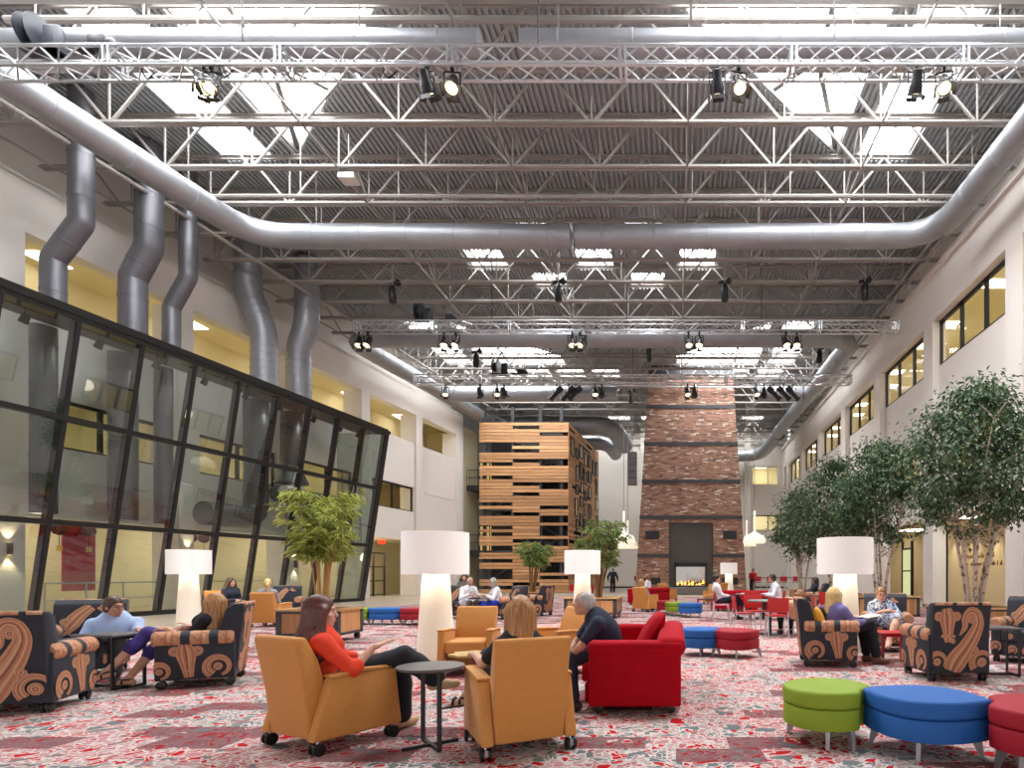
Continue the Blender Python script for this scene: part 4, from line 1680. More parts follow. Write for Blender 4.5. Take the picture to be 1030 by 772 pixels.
for q in range(8):
    m = MB()
    x = -.8 + q * .225
    h = random.uniform(.14, .36)
    m.lathe([(.06, 0), (.1, h * .3), (.06, h * .65), (.01, h)], (x, .7, .58), 10)
    m.build('flame', FLAME, FP)
for s, x in ((-1, -2.4), (1, 2.42)):
    m = MB()
    m.box(x - .42, x + .42, dp(3.6) - .05, dp(3.6) + .05, 3.45, 3.95)
    m.build('speaker_grille', BLACK, FP, smooth=False)
    m = MB()
    m.box(x - .5, x + .5, dp(.8) - .03, .1, .62, 1.05)
    m.build('dark_cutout_block', BLACKP, FP, smooth=False)  # solid black block stands in for the dark inside a low cutout

# white scalloped pendants beside the chimney
pend0 = None
PWH = mat('white scalloped acrylic', (246, 240, 226), .5, var=.02, emit=(255, 240, 212), estr=.35)
for k, (x, D, z, lab) in enumerate(((627.5, 34, 3.12, 'left of the chimney, higher one'), (631.5, 38.5, 3.0, 'left of the chimney, lower one behind'), (759, 34, 3.12, 'right of the chimney, higher one'), (751, 41.8, 3.3, 'right of the chimney, lower one behind'))):
    loc = ((x - CX) * D / F, D, z)
    label = 'white scalloped pendant lamp ' + lab
    if pend0 is None:
        t = thing('pendant_lamp', label, 'pendant lamp', loc, 0, 'scalloped pendant lamps')
        m = MB()
        prof = [(.62, 0), (.62, .16), (.56, .26), (.44, .34), (.3, .42), (.12, .5), (.06, .62), (.05, .8)]
        m.lathe(prof, n=32, cap0=False, cap1=False)
        for q in range(32):
            w = 2 * PI * q / 32
            m.ball((.6 * math.cos(w), .6 * math.sin(w), .0), (.06, .06, .1), 6, 5)
        for q in range(22):
            w = 2 * PI * q / 22
            m.ball((.5 * math.cos(w), .5 * math.sin(w), .27), (.07, .07, .07), 6, 5)
        m.build('lamp_shade', PWH, t)
        m = MB()
        m.lathe([(.06, .8), (.06, 1.7), (.02, 1.75)], n=10)
        m.build('stem', PWH, t)
        m = MB()
        m.tube([(0, 0, 1.7), (0, 0, ZD - z)], .02, 6)
        m.build('drop_cable', STEELW, t)
        pend0 = t
    else:
        copy_tree(pend0, label, loc)
# grey line array speaker hung left of the chimney
t = thing('line_array_speaker', 'tall grey hanging speaker column left of the chimney', 'speaker', P(636, 471, 36))
m = MB()
for q in range(5):
    m.rbox(-.28, .28, -.25, .25, -1.0 + q * .4, -.62 + q * .4, .03, 1)
m.build('speaker_box', MGREY, t)
m = MB()
m.bar((0, 0, 1), (0, 0, 6.9), .05)
m.build('hanging_cable', STEELW, t)
# ================================================================== furniture
def spline(pts, n=6):
    pts = [np.array(p, float) for p in pts]
    out = []
    for i in range(len(pts) - 1):
        p0, p1, p2, p3 = pts[max(i - 1, 0)], pts[i], pts[i + 1], pts[min(i + 2, len(pts) - 1)]
        for k in range(n):
            t = k / n
            out.append(.5 * ((2 * p1) + (-p0 + p2) * t + (2 * p0 - 5 * p1 + 4 * p2 - p3) * t * t + (-p0 + 3 * p1 - 3 * p2 + p3) * t ** 3))
    out.append(pts[-1])
    return out


BANDS = [(-.5, -.40, 1), (-.40, -.26, 2), (-.26, -.16, 3), (-.16, -.05, 2), (-.05, .05, 4), (.05, .16, 3), (.16, .26, 1), (.26, .40, 2), (.40, .5, 1)]


class Print:
    """draws woven motifs on a flat upholstered panel"""

    def __init__(s, mb, o, ux, uy, w, h, lift=.004):
        s.mb, s.o, s.ux, s.uy, s.w, s.h = mb, Vector(o), Vector(ux).normalized(), Vector(uy).normalized(), w, h
        s.n = s.ux.cross(s.uy).normalized()
        s.lift = lift
        s.layer = 0

    def pt(s, x, y):
        x, y = min(max(x, -.02), 1.02), min(max(y, -.02), 1.02)
        return s.o + s.ux * (x * s.w) + s.uy * (y * s.h) + s.n * (s.lift + s.layer * .0006)

    def ribbon(s, ctrl):
        # ctrl: x, y, width (all in panel units of height)
        s.layer += 1
        p = spline(ctrl)
        asp = s.h / s.w
        L_, R_ = [], []
        for i in range(len(p)):
            t = p[min(i + 1, len(p) - 1)][:2] - p[max(i - 1, 0)][:2]
            t = np.array((t[0] / asp, t[1]))
            t /= (np.linalg.norm(t) + 1e-9)
            nn = np.array((-t[1], t[0]))
            row = []
            for k in [b[0] for b in BANDS] + [.5]:
                d = nn * p[i][2] * k
                row.append(s.pt(p[i][0] + d[0] * asp, p[i][1] + d[1]))
            L_.append(row)
        nb = len(BANDS)
        for i in range(len(p) - 1):
            for k in range(nb):
                s.mb.mi = BANDS[k][2]
                s.mb.quad(L_[i][k + 1], L_[i][k], L_[i + 1][k], L_[i + 1][k + 1])
        s.mb.mi = 0

    def disc(s, x, y, r, cols=(1, 2, 3, 4, 1), ry=None):
        asp = s.h / s.w
        ry = ry or r
        n = 16
        k = len(cols)
        s.layer += 1
        for q, c in enumerate(cols):
            f0, f1 = 1 - q / k, 1 - (q + 1) / k
            s.mb.mi = c
            for j in range(n):
                a, b = 2 * PI * j / n, 2 * PI * (j + 1) / n
                s.mb.quad(s.pt(x + math.cos(a) * r * f1 * asp, y + math.sin(a) * ry * f1), s.pt(x + math.cos(a) * r * f0 * asp, y + math.sin(a) * ry * f0),
                          s.pt(x + math.cos(b) * r * f0 * asp, y + math.sin(b) * ry * f0), s.pt(x + math.cos(b) * r * f1 * asp, y + math.sin(b) * ry * f1))
        s.mb.mi = 0

    def ring(s, x, y, r, a0, a1, w):
        asp = s.h / s.w
        s.ribbon([(x + math.cos(a) * r * asp, y + math.sin(a) * r, w * (0.35 + .65 * t)) for t, a in zip(np.linspace(0, 1, 9), np.linspace(a0, a1, 9))])
        s.disc(x, y, r - w * .62)

    def hook(s):
        s.ribbon([(.36, .0, .25), (.44, .16, .33), (.60, .36, .27), (.73, .56, .22), (.80, .74, .17), (.75, .89, .14), (.63, .92, .125), (.55, .82, .11), (.55, .68, .09), (.46, .55, .02)])
        s.disc(.67, .80, .065)
        s.fan(.22, .97, .52)
        s.disc(.76, .34, .06, (1, 2, 3, 4), .045)
        s.disc(.34, .47, .04, (1, 2, 1))
        s.ring(.07, .15, .13, -.6, 3.4, .11)
        s.ring(.9, .14, .15, -.3, 3.9, .12)

    def fan(s, x, y, ln):
        asp = s.h / s.w
        s.disc(x - .11 * asp * ln / .42, y - .1 * ln / .42, .06 * ln / .42)
        s.disc(x + .11 * asp * ln / .42, y - .1 * ln / .42, .06 * ln / .42)
        s.ribbon([(x - .03, y, .10 * ln / .42), (x, y - ln * .3, .20 * ln / .42), (x + .02, y - ln * .65, .14 * ln / .42), (x + .04, y - ln, .09 * ln / .42)])
        for q in range(5):
            s.disc(x + (.03 + (q - 2) * .045 * asp) * 1, y - ln * (.82 + .08 * (q % 2)), .022, (1, 3))


def caster(parent, x, y, h, r=.042, m=BLACKP, stem=None):
    w = thing('caster', None, None, (x, y, 0))
    w.parent = parent
    b = MB()
    b.M = Matrix.Translation((0, 0, r)) @ Matrix.Rotation(PI / 2, 4, 'Y')
    for s in (-1, 1):
        b.lathe([(r * .55, s * .026 - .011), (r, s * .026 - .008), (r, s * .026 + .008), (r * .55, s * .026 + .011)], n=16)
    b.build('wheel', m, w)
    b = MB()
    b.tube([(0, 0, r), (0, .012, h)], .011, 8)
    b.box(-.012, .012, -.03, .03, r - .012, r + .03)
    b.build('fork', stem or CHROME, w)
    return w


def caster1(parent, x, y, h, r=.042, m=BLACKP, stem=None):
    # caster as one part with wheel and fork meshes merged into a wheel part and a stem sub-part
    b = MB()
    b.M = Matrix.Translation((x, y, r)) @ Matrix.Rotation(PI / 2, 4, 'Y')
    for s in (-1, 1):
        b.lathe([(r * .5, s * .026 - .013), (r, s * .026 - .009), (r, s * .026 + .009), (r * .5, s * .026 + .013)], n=16)
    o = b.build('caster', m, parent)
    b = MB()
    b.tube([(x, y, r), (x, y + .012, h)], .012, 8)
    b.box(x - .013, x + .013, y - .03, y + .03, r - .012, r + .035)
    b.build('caster_stem', stem or CHROME, o)
    return o


# ---------------------------------------------------------------- mustard club chair
def club_chair(label):
    t = thing('club_chair', label, 'armchair', (0, 0, 0), 0, 'mustard club chairs')
    m = MB()   # back: tapered, leaning, one outer shell from floor rail to the top
    bm = bmesh.new()
    prof = [(-.30, .10), (-.345, .45), (-.41, .80), (-.395, .835), (-.33, .83), (-.24, .66), (-.17, .42), (-.17, .10)]
    n = len(prof)
    vs = []
    for sx in (-1, 1):
        for (y, z) in prof:
            hwid = .243 + .022 * min(1, max(0, (z - .1) / .7))
            vs.append(bm.verts.new((sx * hwid, y, z)))
    bm.faces.new(vs[:n])
    bm.faces.new(vs[n:][::-1])
    for k in range(n):
        bm.faces.new((vs[k], vs[n + k], vs[n + (k + 1) % n], vs[(k + 1) % n]))
    bmesh.ops.recalc_face_normals(bm, faces=bm.faces[:])
    bmesh.ops.bevel(bm, geom=[e for e in bm.edges if e.calc_face_angle(0) > .5], offset=.03, segments=3, affect='EDGES', profile=.5, clamp_overlap=True)
    m.from_bm(bm)
    m.build('backrest', ORANGE, t)
    for s in (-1, 1):
        m = MB()
        x0, x1 = (.25, .335) if s > 0 else (-.335, -.25)
        m.solid([(x0, -.33, .10), (x0, .37, .10), (x0, .315, .56), (x0, -.20, .535)], (x1 - x0, 0, 0), .018, 3)
        a = m.build('armrest', ORANGE, t)
        m = MB()
        m.solid([(x0 - .006, -.205, .535), (x0 - .006, .318, .56), (x0 - .006, .312, .575), (x0 - .006, .05, .572), (x0 - .006, -.205, .552)], (x1 - x0 + .012, 0, 0), .008, 2)
        m.build('arm_pad', ORANGE, a)
        m = MB()
        xx = x1 + .004 if s > 0 else x0 - .004
        m.tube([(xx, -.20, .533), (xx, .05, .552), (xx, .316, .556)], .006, 6)
        m.build('piping', OPIPE, a)
    m = MB()
    m.rbox(-.248, .248, -.2, .335, .28, .43, .04, 4, .012)
    m.build('seat_cushion', ORANGE, t)
    m = MB()
    m.box(-.25, .25, -.2, .26, .11, .28)
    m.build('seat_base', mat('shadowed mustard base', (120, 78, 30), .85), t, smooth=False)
    for x, y in ((-.3, -.28), (.3, -.28), (-.3, .3), (.3, .3)):
        caster1(t, x, y, .11, .045)
    return t


def set_at(o, x, y, fx, fy):
    o.location = (x, y, 0)
    o.rotation_euler = (0, 0, face(fx, fy))
    return o


CLUB = set_at(club_chair('mustard armchair on casters holding the woman in the red-orange blouse'), -2.634, 4.551, .48, .876)
for lab, x, y, fx, fy in (('mustard armchair seen from behind holding the woman with long straight hair', -1.166, 4.433, -.49, .87),
                          ('empty mustard armchair facing the camera in front of the big white lamp', -2.66, 7.75, .1, -1),
                          ('mustard armchair partly hidden behind the grey-haired man', -1.50, 7.70, -.62, -.78),
                          ('mustard armchair far back, turned away, left of the small ottoman row', -1.05, 20.3, .5, .87),
                          ('mustard armchair farthest back near the fireplace hearth', -.42, 28.0, .65, .75),
                          ('mustard armchair in side view holding the dark-haired woman at left', -11.9, 15.7, .85, -.35),
                          ('mustard armchair seen from behind, left of the bamboo planter', -9.85, 14.5, -.1, 1),
                          ('mustard armchair right of the fireplace in front of the small far lamp', 2.1, 29.5, -.7, .6),
                          ('mustard armchair just right of the fire glass, mostly hidden by the low red table', 1.55, 25.2, -.3, -.9)):
    copy_tree(CLUB, lab, (x, y, 0), face(fx, fy))


# ---------------------------------------------------------------- paisley armchair
def paisley_chair(label):
    t = thing('paisley_armchair', label, 'armchair', (0, 0, 0), 0, 'paisley armchairs')
    m = MB()
    bm = bmesh.new()
    prof = [(-.355, .095), (-.45, .90), (-.43, .935), (-.34, .93), (-.27, .88), (-.16, .45), (-.16, .095)]
    n = len(prof)
    vs = []
    for sx in (-1, 1):
        for (y, z) in prof:
            vs.append(bm.verts.new((sx * (.335 + .02 * (z - .14)), y, z)))
    bm.faces.new(vs[:n])
    bm.faces.new(vs[n:][::-1])
    for k in range(n):
        bm.faces.new((vs[k], vs[n + k], vs[n + (k + 1) % n], vs[(k + 1) % n]))
    bmesh.ops.recalc_face_normals(bm, faces=bm.faces[:])
    bmesh.ops.bevel(bm, geom=[e for e in bm.edges if e.calc_face_angle(0) > .5], offset=.028, segments=3, affect='EDGES', profile=.5, clamp_overlap=True)
    m.from_bm(bm)
    pr = Print(m, (-.325, -.3595, .125), (1, 0, 0), (0, -.118, .993), .65, .775)
    pr.hook()
    pr2 = Print(m, (.325, -.161, .46), (-1, 0, 0), (0, -.248, .969), .65, .41)
    pr2.ribbon([(.10, .05, .10), (.22, .38, .40), (.36, .72, .36), (.52, .97, .26)])
    pr2.disc(.16, .5, .14, (1, 2, 3, 4, 1), .11)
    pr2.ring(.12, .12, .17, -.3, 3.6, .15)
    pr2.ribbon([(.64, .98, .2), (.72, .86, .16), (.82, .84, .05)])
    # printed welt across the top and down the sides of the back
    for k in range(12):
        m.mi = (1, 3, 2, 1, 0, 1, 3, 1, 2, 1, 0, 1)[k]
        if m.mi:
            x0, x1 = -.33 + .055 * k, -.33 + .055 * (k + 1)
            m.quad((x0, -.434, .9375), (x1, -.434, .9375), (x1, -.34, .9335), (x0, -.34, .9335))
    m.mi = 0
    for k in range(13):
        m.mi = (1, 3, 2, 1, 0, 1, 3, 1, 2, 1, 0, 1, 3)[k]
        m.tube([(-.332 + .051 * k, -.440, .922), (-.332 + .051 * (k + 1), -.440, .922)], .019, 8)
    m.mi = 0
    m.build('backrest', FAB, t)
    for s in (-1, 1):
        m = MB()
        x0, x1 = (.235, .375) if s > 0 else (-.375, -.235)
        m.rbox(x0, x1, -.36, .36, .095, .56, .02, 2)
        pr = Print(m, (s * .375, -.34 if s > 0 else .34, .11), (0, s, 0), (0, 0, 1), .68, .40, .002)
        if s > 0:
            pr.fan(.62, .99, .96)
            pr.ring(.2, .3, .26, -1.2, 4.2, .24)
            pr.ring(.97, .22, .2, .8, 4.4, .18)
        else:
            pr.fan(.38, .99, .96)
            pr.ring(.8, .3, .26, -1.2, 4.2, .24)
            pr.ring(.04, .22, .2, -1.4, 2.4, .18)
        pf = Print(m, (x1, .36, .11), (-1, 0, 0), (0, 0, 1), .14, .40, .002)
        pf.ring(.5, .28, .16, -1.0, 4.0, .13)
        a = m.build('armrest', FAB, t)
        # rolled arm top with printed bands
        m = MB()
        xc = s * .315
        nseg, nr = 26, 18
        pat = [1, 1, 2, 1, 1, 0, 0, 0, 1, 3, 2, 1, 1, 1, 0, 0, 0, 1, 1, 2, 3, 2, 1, 1, 1, 1]
        vs, fs, ms = [], [], []
        for i in range(nseg + 1):
            y = -.35 + .735 * i / nseg
            r = .088 if 0 < i < nseg else .07
            for j in range(nr):
                w = 2 * PI * j / nr
                vs.append((xc + r * math.cos(w), y, .548 + r * math.sin(w)))
        for i in range(nseg):
            for j in range(nr):
                m.mi = pat[i]
                if m.mi and (j + i) % 5 == 0:
                    m.mi = 2
                b4 = [vs[i * nr + j], vs[i * nr + (j + 1) % nr], vs[(i + 1) * nr + (j + 1) % nr], vs[(i + 1) * nr + j]]
                m.quad(*b4[::-1])
        m.mi = 1
        m.add(vs[:nr], [tuple(range(nr))])
        m.add(vs[-nr:], [tuple(range(nr - 1, -1, -1))])
        m.build('rolled_arm_top', FAB, a)
    m = MB()
    m.rbox(-.235, .235, -.18, .37, .30, .46, .045, 4, .015)
    pr = Print(m, (.19, .37, .33), (-1, 0, 0), (0, 0, 1), .38, .1, .002)
    pr.disc(.2, .5, .42)
    pr.disc(.8, .5, .42)
    m.build('seat_cushion', FAB, t)
    m = MB()
    m.rbox(-.24, .24, -.2, .35, .095, .30, .015, 2)
    pr = Print(m, (.22, .35, .12), (-1, 0, 0), (0, 0, 1), .44, .16, .002)
    pr.ring(.3, .4, .34, -1, 4, .26)
    pr.ring(.75, .4, .34, -1, 4, .26)
    m.build('front_rail', FAB, t)
    for x, y in ((-.31, -.31), (.31, -.31), (-.31, .31), (.31, .31)):
        caster1(t, x, y, .11, .045, BLACKP, BLACK)
    return t


PAIS = set_at(paisley_chair('paisley armchair cut by the left picture edge, seen from behind'), -6.17, 5.65, -.37, .93)
for lab, x, y, fx, fy in (('paisley armchair holding the seated man in the light blue shirt', -7.48, 7.55, .55, -.83),
                          ('paisley armchair in side view holding the woman in black top and sandals', -5.535, 6.985, -.886, -.463),
                          ('paisley armchair in side view with a gold pillow, holding the blonde woman in lavender', 2.15, 8.5, .99, -.12),
                          ('paisley armchair facing the camera holding the woman in the patterned dress', 3.53, 10.02, -.28, -.96),
                          ('empty paisley armchair seen square from behind on the right', 3.32, 7.4, -.06, 1),
                          ('empty paisley armchair at the right picture edge facing left', 5.12, 8.7, -.72, -.69),
                          ('paisley armchair far back holding the man in the white coat', -6.25, 17.3, .35, -.94),
                          ('paisley armchair far back holding the woman with blue trousers', -4.75, 16.9, -.75, -.62),
                          ('paisley armchair far back seen from its side, before the small bamboo planter', -4.25, 18.2, -.95, .2),
                          ('empty paisley armchair before the glass pavilion, left of the bamboo', -11.05, 16.9, .45, -.9),
                          ('paisley armchair among the farther trees holding the black-haired person', 5.05, 21.6, -.95, .1)):
    copy_tree(PAIS, lab, (x, y, 0), face(fx, fy))


# ---------------------------------------------------------------- red sofa
def red_sofa(label):
    t = thing('red_sofa', label, 'sofa', (0, 0, 0), 0, 'red velvet sofas')
    hl = .98
    for s in (-1, 1):
        m = MB()
        x0, x1 = (hl - .16, hl) if s > 0 else (-hl, -hl + .16)
        m.rbox(x0, x1, -.43, .40, .075, .60, .025, 3)
        a = m.build('armrest', REDV, t)
        m = MB()
        m.rbox(x0 - .015, x1 + .015, -.45, .415, .53, .665, .05, 4)
        m.build('rolled_arm_top', REDV, a)
    m = MB()
    m.rbox(-hl + .15, hl - .15, -.43, -.20, .075, .60, .03, 3)
    m.rbox(-hl, hl, -.47, -.20, .52, .70, .075, 5)
    m.build('backrest', REDV, t)
    for x0, x1 in ((-hl + .165, -.004), (.004, hl - .165)):
        m = MB()
        m.rbox(x0, x1, -.22, .49, .27, .44, .055, 5, .015)
        m.build('seat_cushion', REDV, t)
    m = MB()
    m.rbox(-hl + .15, hl - .15, -.3, .46, .075, .27, .025, 3)
    m.build('seat_base', REDV, t)
    for x in (-hl + .12, hl - .12):
        for y in (-.34, .32):
            caster1(t, x, y, .08, .036, BLACKP, BLACK)
    return t


SOFA = set_at(red_sofa('red velvet sofa in the foreground holding the grey-haired man'), -.385, 6.33, -1, 0)
copy_tree(SOFA, 'red sofa far back below the small far lamp, behind the two men at the table', (2.35, 20.5, 0), face(-.35, -.93))
t0 = copy_tree(SOFA, 'red sofa farthest back left of the fireplace, with a seated woman', (-1.15, 25.2, 0), face(-.8, .5))


def pillow(label, loc, rot, m, s=.42, th=.13):
    b = MB()
    n = 12
    for sg in (-1, 1):
        vs, fs = [], []
        for i in range(n + 1):
            for j in range(n + 1):
                u, v = i / n * 2 - 1, j / n * 2 - 1
                w = max(0, (1 - u ** 2) * (1 - v ** 2)) ** .45
                pin = 1 - .10 * (1 - abs(u)) * (abs(v) ** 3) if True else 1
                pin2 = 1 - .10 * (1 - abs(v)) * (abs(u) ** 3)
                vs.append((u * s / 2 * pin2, v * s / 2 * pin, sg * th / 2 * w))
        for i in range(n):
            for j in range(n):
                q = (i * (n + 1) + j, (i + 1) * (n + 1) + j, (i + 1) * (n + 1) + j + 1, i * (n + 1) + j + 1)
                fs.append(q if sg > 0 else q[::-1])
        b.add(vs, fs)
    o = b.build('throw_pillow', m)
    o.location = loc
    o.rotation_euler = rot
    return tag(o, label, 'pillow')


pillow('red velvet throw pillow leaning on the back of the red sofa', (-.29, 6.65, .60), (0, -1.05, .12), REDV, .58, .2)
pillow('gold throw pillow behind the blonde woman in lavender', (2.0, 8.33, .63), (0, 1.25, -.3), mat('gold cotton', (206, 146, 36), .8), .38, .15)
pillow('dark throw pillow beside the gold one behind the blonde woman', (2.1, 8.62, .62), (0, 1.25, .15), NAVYF, .38, .15)

# ---------------------------------------------------------------- ottomans
def lens_poly(a, b, n=14):
    us = [-1 + 2 * k / n for k in range(n)]
    return [(a * u, -b * (1 - abs(u) ** 2.2)) for u in us] + [(-a * u, b * (1 - abs(u) ** 2.2)) for u in us]


def disc_poly(r, bite=None, n=40):
    # a round seat with a hollow where the pointed neighbour nests
    out = []
    for k in range(n):
        w = 2 * PI * k / n
        p = Vector((r * math.cos(w), r * math.sin(w) * 1.02))
        if bite:
            for bx in bite:
                # hollow on side sign bx: push points in along x
                if p.x * bx > 0:
                    lim = r * (.80 + .2 * min(1, abs(p.y) / (r * .6)) ** 1.6)
                    if abs(p.x) > lim:
                        p.x = bx * lim
        out.append((p.x, p.y))
    return out


def ottoman(label, poly, m, loc, rz, group, s=1.0, legs=((-.26, 0), (.26, 0), (0, .22), (0, -.22))):
    t = thing('ottoman', label, 'ottoman', loc, rz, group)
    t.scale = (s, s, s)
    b = MB()
    b.solid([(x * .985, y * .985, .13) for x, y in poly], (0, 0, .155), .015, 2)
    b.build('seat_base', m, t)
    b = MB()
    b.solid([(x, y, .287) for x, y in poly], (0, 0, .128), .03, 4)
    b.build('seat_cushion', m, t)
    for (x, y) in legs:
        g = MB()
        d = Vector((x, y, 0)).normalized()
        c = Vector((x, y, 0))
        tt = Vector((-d.y, d.x, 0))
        g.hexa([c + d * .035 - tt * .012, c + d * .035 + tt * .012, c + d * .012 + tt * .012, c + d * .012 - tt * .012] and
               [c + d * .025 - tt * .014, c + d * .047 - tt * .014, c + d * .047 + tt * .014, c + d * .025 + tt * .014,
                c - d * .045 - tt * .016 + Vector((0, 0, .135)), c + d * .03 - tt * .016 + Vector((0, 0, .135)), c + d * .03 + tt * .016 + Vector((0, 0, .135)), c - d * .045 + tt * .016 + Vector((0, 0, .135))])
        g.build('leg', mat('cast aluminium', (150, 150, 152), .4, metal=.6), t, smooth=False)
    return t


LP_ = lens_poly(.44, .335)
a0 = math.atan2(-.43, .74)
leg_l = ((-.34, 0), (.34, 0), (0, .25), (0, -.25))
G_ = 'ottomans in the right foreground'
ottoman('lime green ottoman in the right foreground', disc_poly(.335, (1,)), GREEN, (1.165, 4.615, 0), a0 - .05, G_, 1.0, ((-.27, -.02), (.1, -.27), (.1, .26), (.24, -.19)))
ottoman('blue pointed ottoman in the right foreground between green and red', LP_, BLUE, (1.79, 4.30, 0), a0, G_, 1.0, leg_l)
ottoman('crimson ottoman cut by the right picture edge in the foreground', disc_poly(.36, (-1,)), CRIM, (2.42, 3.94, 0), a0 + .05, G_, 1.0, ((.27, -.02), (-.12, -.27), (-.1, .26), (-.24, -.17)))
G_ = 'blue and red ottoman pair'
ottoman('round blue ottoman right of the red sofa, touching a red one', disc_poly(.33, (1,)), BLUE, (.40, 9.42, 0), -.1, G_)
ottoman('round red ottoman right of the red sofa, touching a blue one', lens_poly(.36, .34), CRIM, (.93, 9.2, 0), -.1, G_, 1.0, leg_l)
G_ = 'far ottoman row before the fireplace'
ottoman('small far crimson ottoman left of the green one, before the fireplace', disc_poly(.34), CRIM, (-.28, 19.1, 0), 0, G_)
ottoman('small far green ottoman between crimson and blue, before the fireplace', disc_poly(.36), GREEN, (.02, 18.3, 0), 0, G_)
ottoman('small far blue ottoman right of the green one, before the fireplace', disc_poly(.36), BLUE, (.42, 17.6, 0), 0, G_)
G_ = 'ottoman row behind the woman in red-orange'
ottoman('lime green ottoman right behind the bamboo planter', disc_poly(.36, (1,)), GREEN, (-8.05, 15.1, 0), 0, G_)
ottoman('blue pointed ottoman between green and crimson, left of the big lamp', lens_poly(.5, .34), BLUE, (-7.32, 15.1, 0), 0, G_, 1.0, leg_l)
ottoman('crimson ottoman just left of the big lamp', disc_poly(.38, (-1,)), CRIM, (-6.58, 15.1, 0), 0, G_)

# ---------------------------------------------------------------- white floor lamps
def floor_lamp(label):
    t = thing('floor_lamp', label, 'floor lamp', (0, 0, 0), 0, 'white floor lamps')
    m = MB()
    prof = [(.265, 0), (.255, .2), (.232, .6), (.205, 1.0), (.178, 1.35), (.172, 1.5)]
    m.lathe(prof, n=40)
    m.build('lamp_base', LBASE, t)
    m = MB()
    m.lathe([(.458, 1.265), (.458, 1.87), (.446, 1.87), (.446, 1.265), (.458, 1.265)], n=48, cap0=False, cap1=False)
    m.lathe([(.446, 1.855), (.03, 1.855)], n=48, cap0=False, cap1=False)
    m.build('lamp_shade', SHADEM, t)
    lt = bpy.data.lights.new('lamp_bulb', 'POINT')
    lt.energy = 5
    lt.color = (1, .88, .7)
    lt.shadow_soft_size = .1
    for q in range(3):
        w = q * 2.1
        lo = bpy.data.objects.new('lamp_bulb', lt)
        COL.objects.link(lo)
        lo.parent = t
        lo.location = (.32 * math.cos(w), .32 * math.sin(w), 1.42)
    return t


LAMP = floor_lamp('big white floor lamp behind the empty mustard armchair')
LAMP.location = (-3.47, 8.62, 0)
for lab, x, y in (('white floor lamp before the glass pavilion on the left', -12.2, 14.94), ('white floor lamp between the two occupied paisley armchairs on the right', 2.83, 10.0 + 1.0 * 0),
                  ('white floor lamp behind the grey-haired man, before the timber tower', -2.4, 15.3), ('small far white floor lamp right of the fireplace', 2.83, 32.0)):
    copy_tree(LAMP, lab, (x, y, 0), 0)

# ---------------------------------------------------------------- tables
t = thing('round_side_table', 'round dark side table between the two foreground mustard armchairs', 'side table', (-1.81, 4.405, 0))
m = MB()
m.lathe([(.222, .572), (.237, .580), (.238, .592), (.234, .596)], n=48)
m.build('table_top', TABT, t)
for s in (-1, 1):
    m = MB()
    m.bar((s * .123, -s * .153, .01), (s * .123, -s * .153, .575), .026)
    m.build('leg', BLACK, t, smooth=False)
m = MB()
m.bar((-.123, .153, .012), (.123, -.153, .012), .024)
m.bar((-.15, -.14, .012), (.15, .135, .012), .024)
m.build('base', BLACK, t, smooth=False)


def c_table(label, loc, rz):
    t = thing('laptop_table', label, 'side table', loc, rz, 'black laptop tables')
    m = MB()
    m.rbox(-.22, .34, -.2, .2, .575, .605, .012, 2)
    m.build('table_top', TABT, t)
    m = MB()
    for s in (-1, 1):
        m.bar((.3, s * .17, .012), (.3, s * .17, .575), .025)
    m.bar((.3, -.17, .562), (.3, .17, .562), .025)
    m.build('leg', BLACK, t, smooth=False)
    m = MB()
    m.bar((.3, -.18, .012), (.3, .18, .012), .024)
    m.bar((.3, 0, .012), (-.15, 0, .012), .024)
    m.build('base', BLACK, t, smooth=False)
    return t


c_table('black laptop table in front of the man in the light blue shirt', (-6.42, 6.72, 0), -.15)
c_table('black laptop table beside the right edge armchair', (3.95, 7.55, 0), -.1)
c_table('black laptop table between the man in the white coat and the woman with blue trousers', (-5.5, 16.5, 0), .2)
t = thing('leaf_table', 'small side table with a gold leaf-shaped top, between the foreground armchairs', 'side table', (-2.02, 6.0, 0))
m = MB()
pl = []
for k in range(48):
    w = 2 * PI * k / 48
    r = .2 + .022 * math.cos(7 * w) + .02 * math.cos(3 * w)
    pl.append((r * math.cos(w) * 1.25, r * math.sin(w), .45))
m.solid(pl, (0, 0, .025), .006, 2)
m.build('table_top', mat('antique gold leaf', (184, 150, 92), .45, metal=.3), t)
m = MB()
m.lathe([(.13, 0), (.13, .02), (.03, .05), (.03, .42), (.07, .45)], n=20)
m.build('pedestal', mat('dark red lacquer', (110, 16, 24), .4), t)


def red_table(label, loc, s=1.0):
    t = thing('red_side_table', label, 'side table', loc, 0, 'low red side tables')
    m = MB()
    m.box(-.24 * s, .24 * s, -.24 * s, .24 * s, .40, .425)
    m.build('table_top', TABT if s > 1 else mat('red lacquer', (176, 16, 30), .4), t, smooth=False)
    for sx in (-1, 1):
        for sy in (-1, 1):
            m = MB()
            m.bar((sx * .21 * s, sy * .21 * s, 0), (sx * .21 * s, sy * .21 * s, .4), .036)
            m.build('leg', mat('red lacquer', (176, 16, 30), .4), t, smooth=False)
    m = MB()
    for sy in (-1, 1):
        m.bar((-.21 * s, sy * .21 * s, .385), (.21 * s, sy * .21 * s, .385), .034)
        m.bar((sy * .21 * s, -.21 * s, .385), (sy * .21 * s, .21 * s, .385), .034)
    m.build('apron', mat('red lacquer', (176, 16, 30), .4), t, smooth=False)


red_table('low red side table between the woman in the dress and the empty paisley armchair', (3.17, 8.75, 0))
red_table('low red side table with dark top far back, left of the two men', (1.0, 20.8, 0), 1.15)


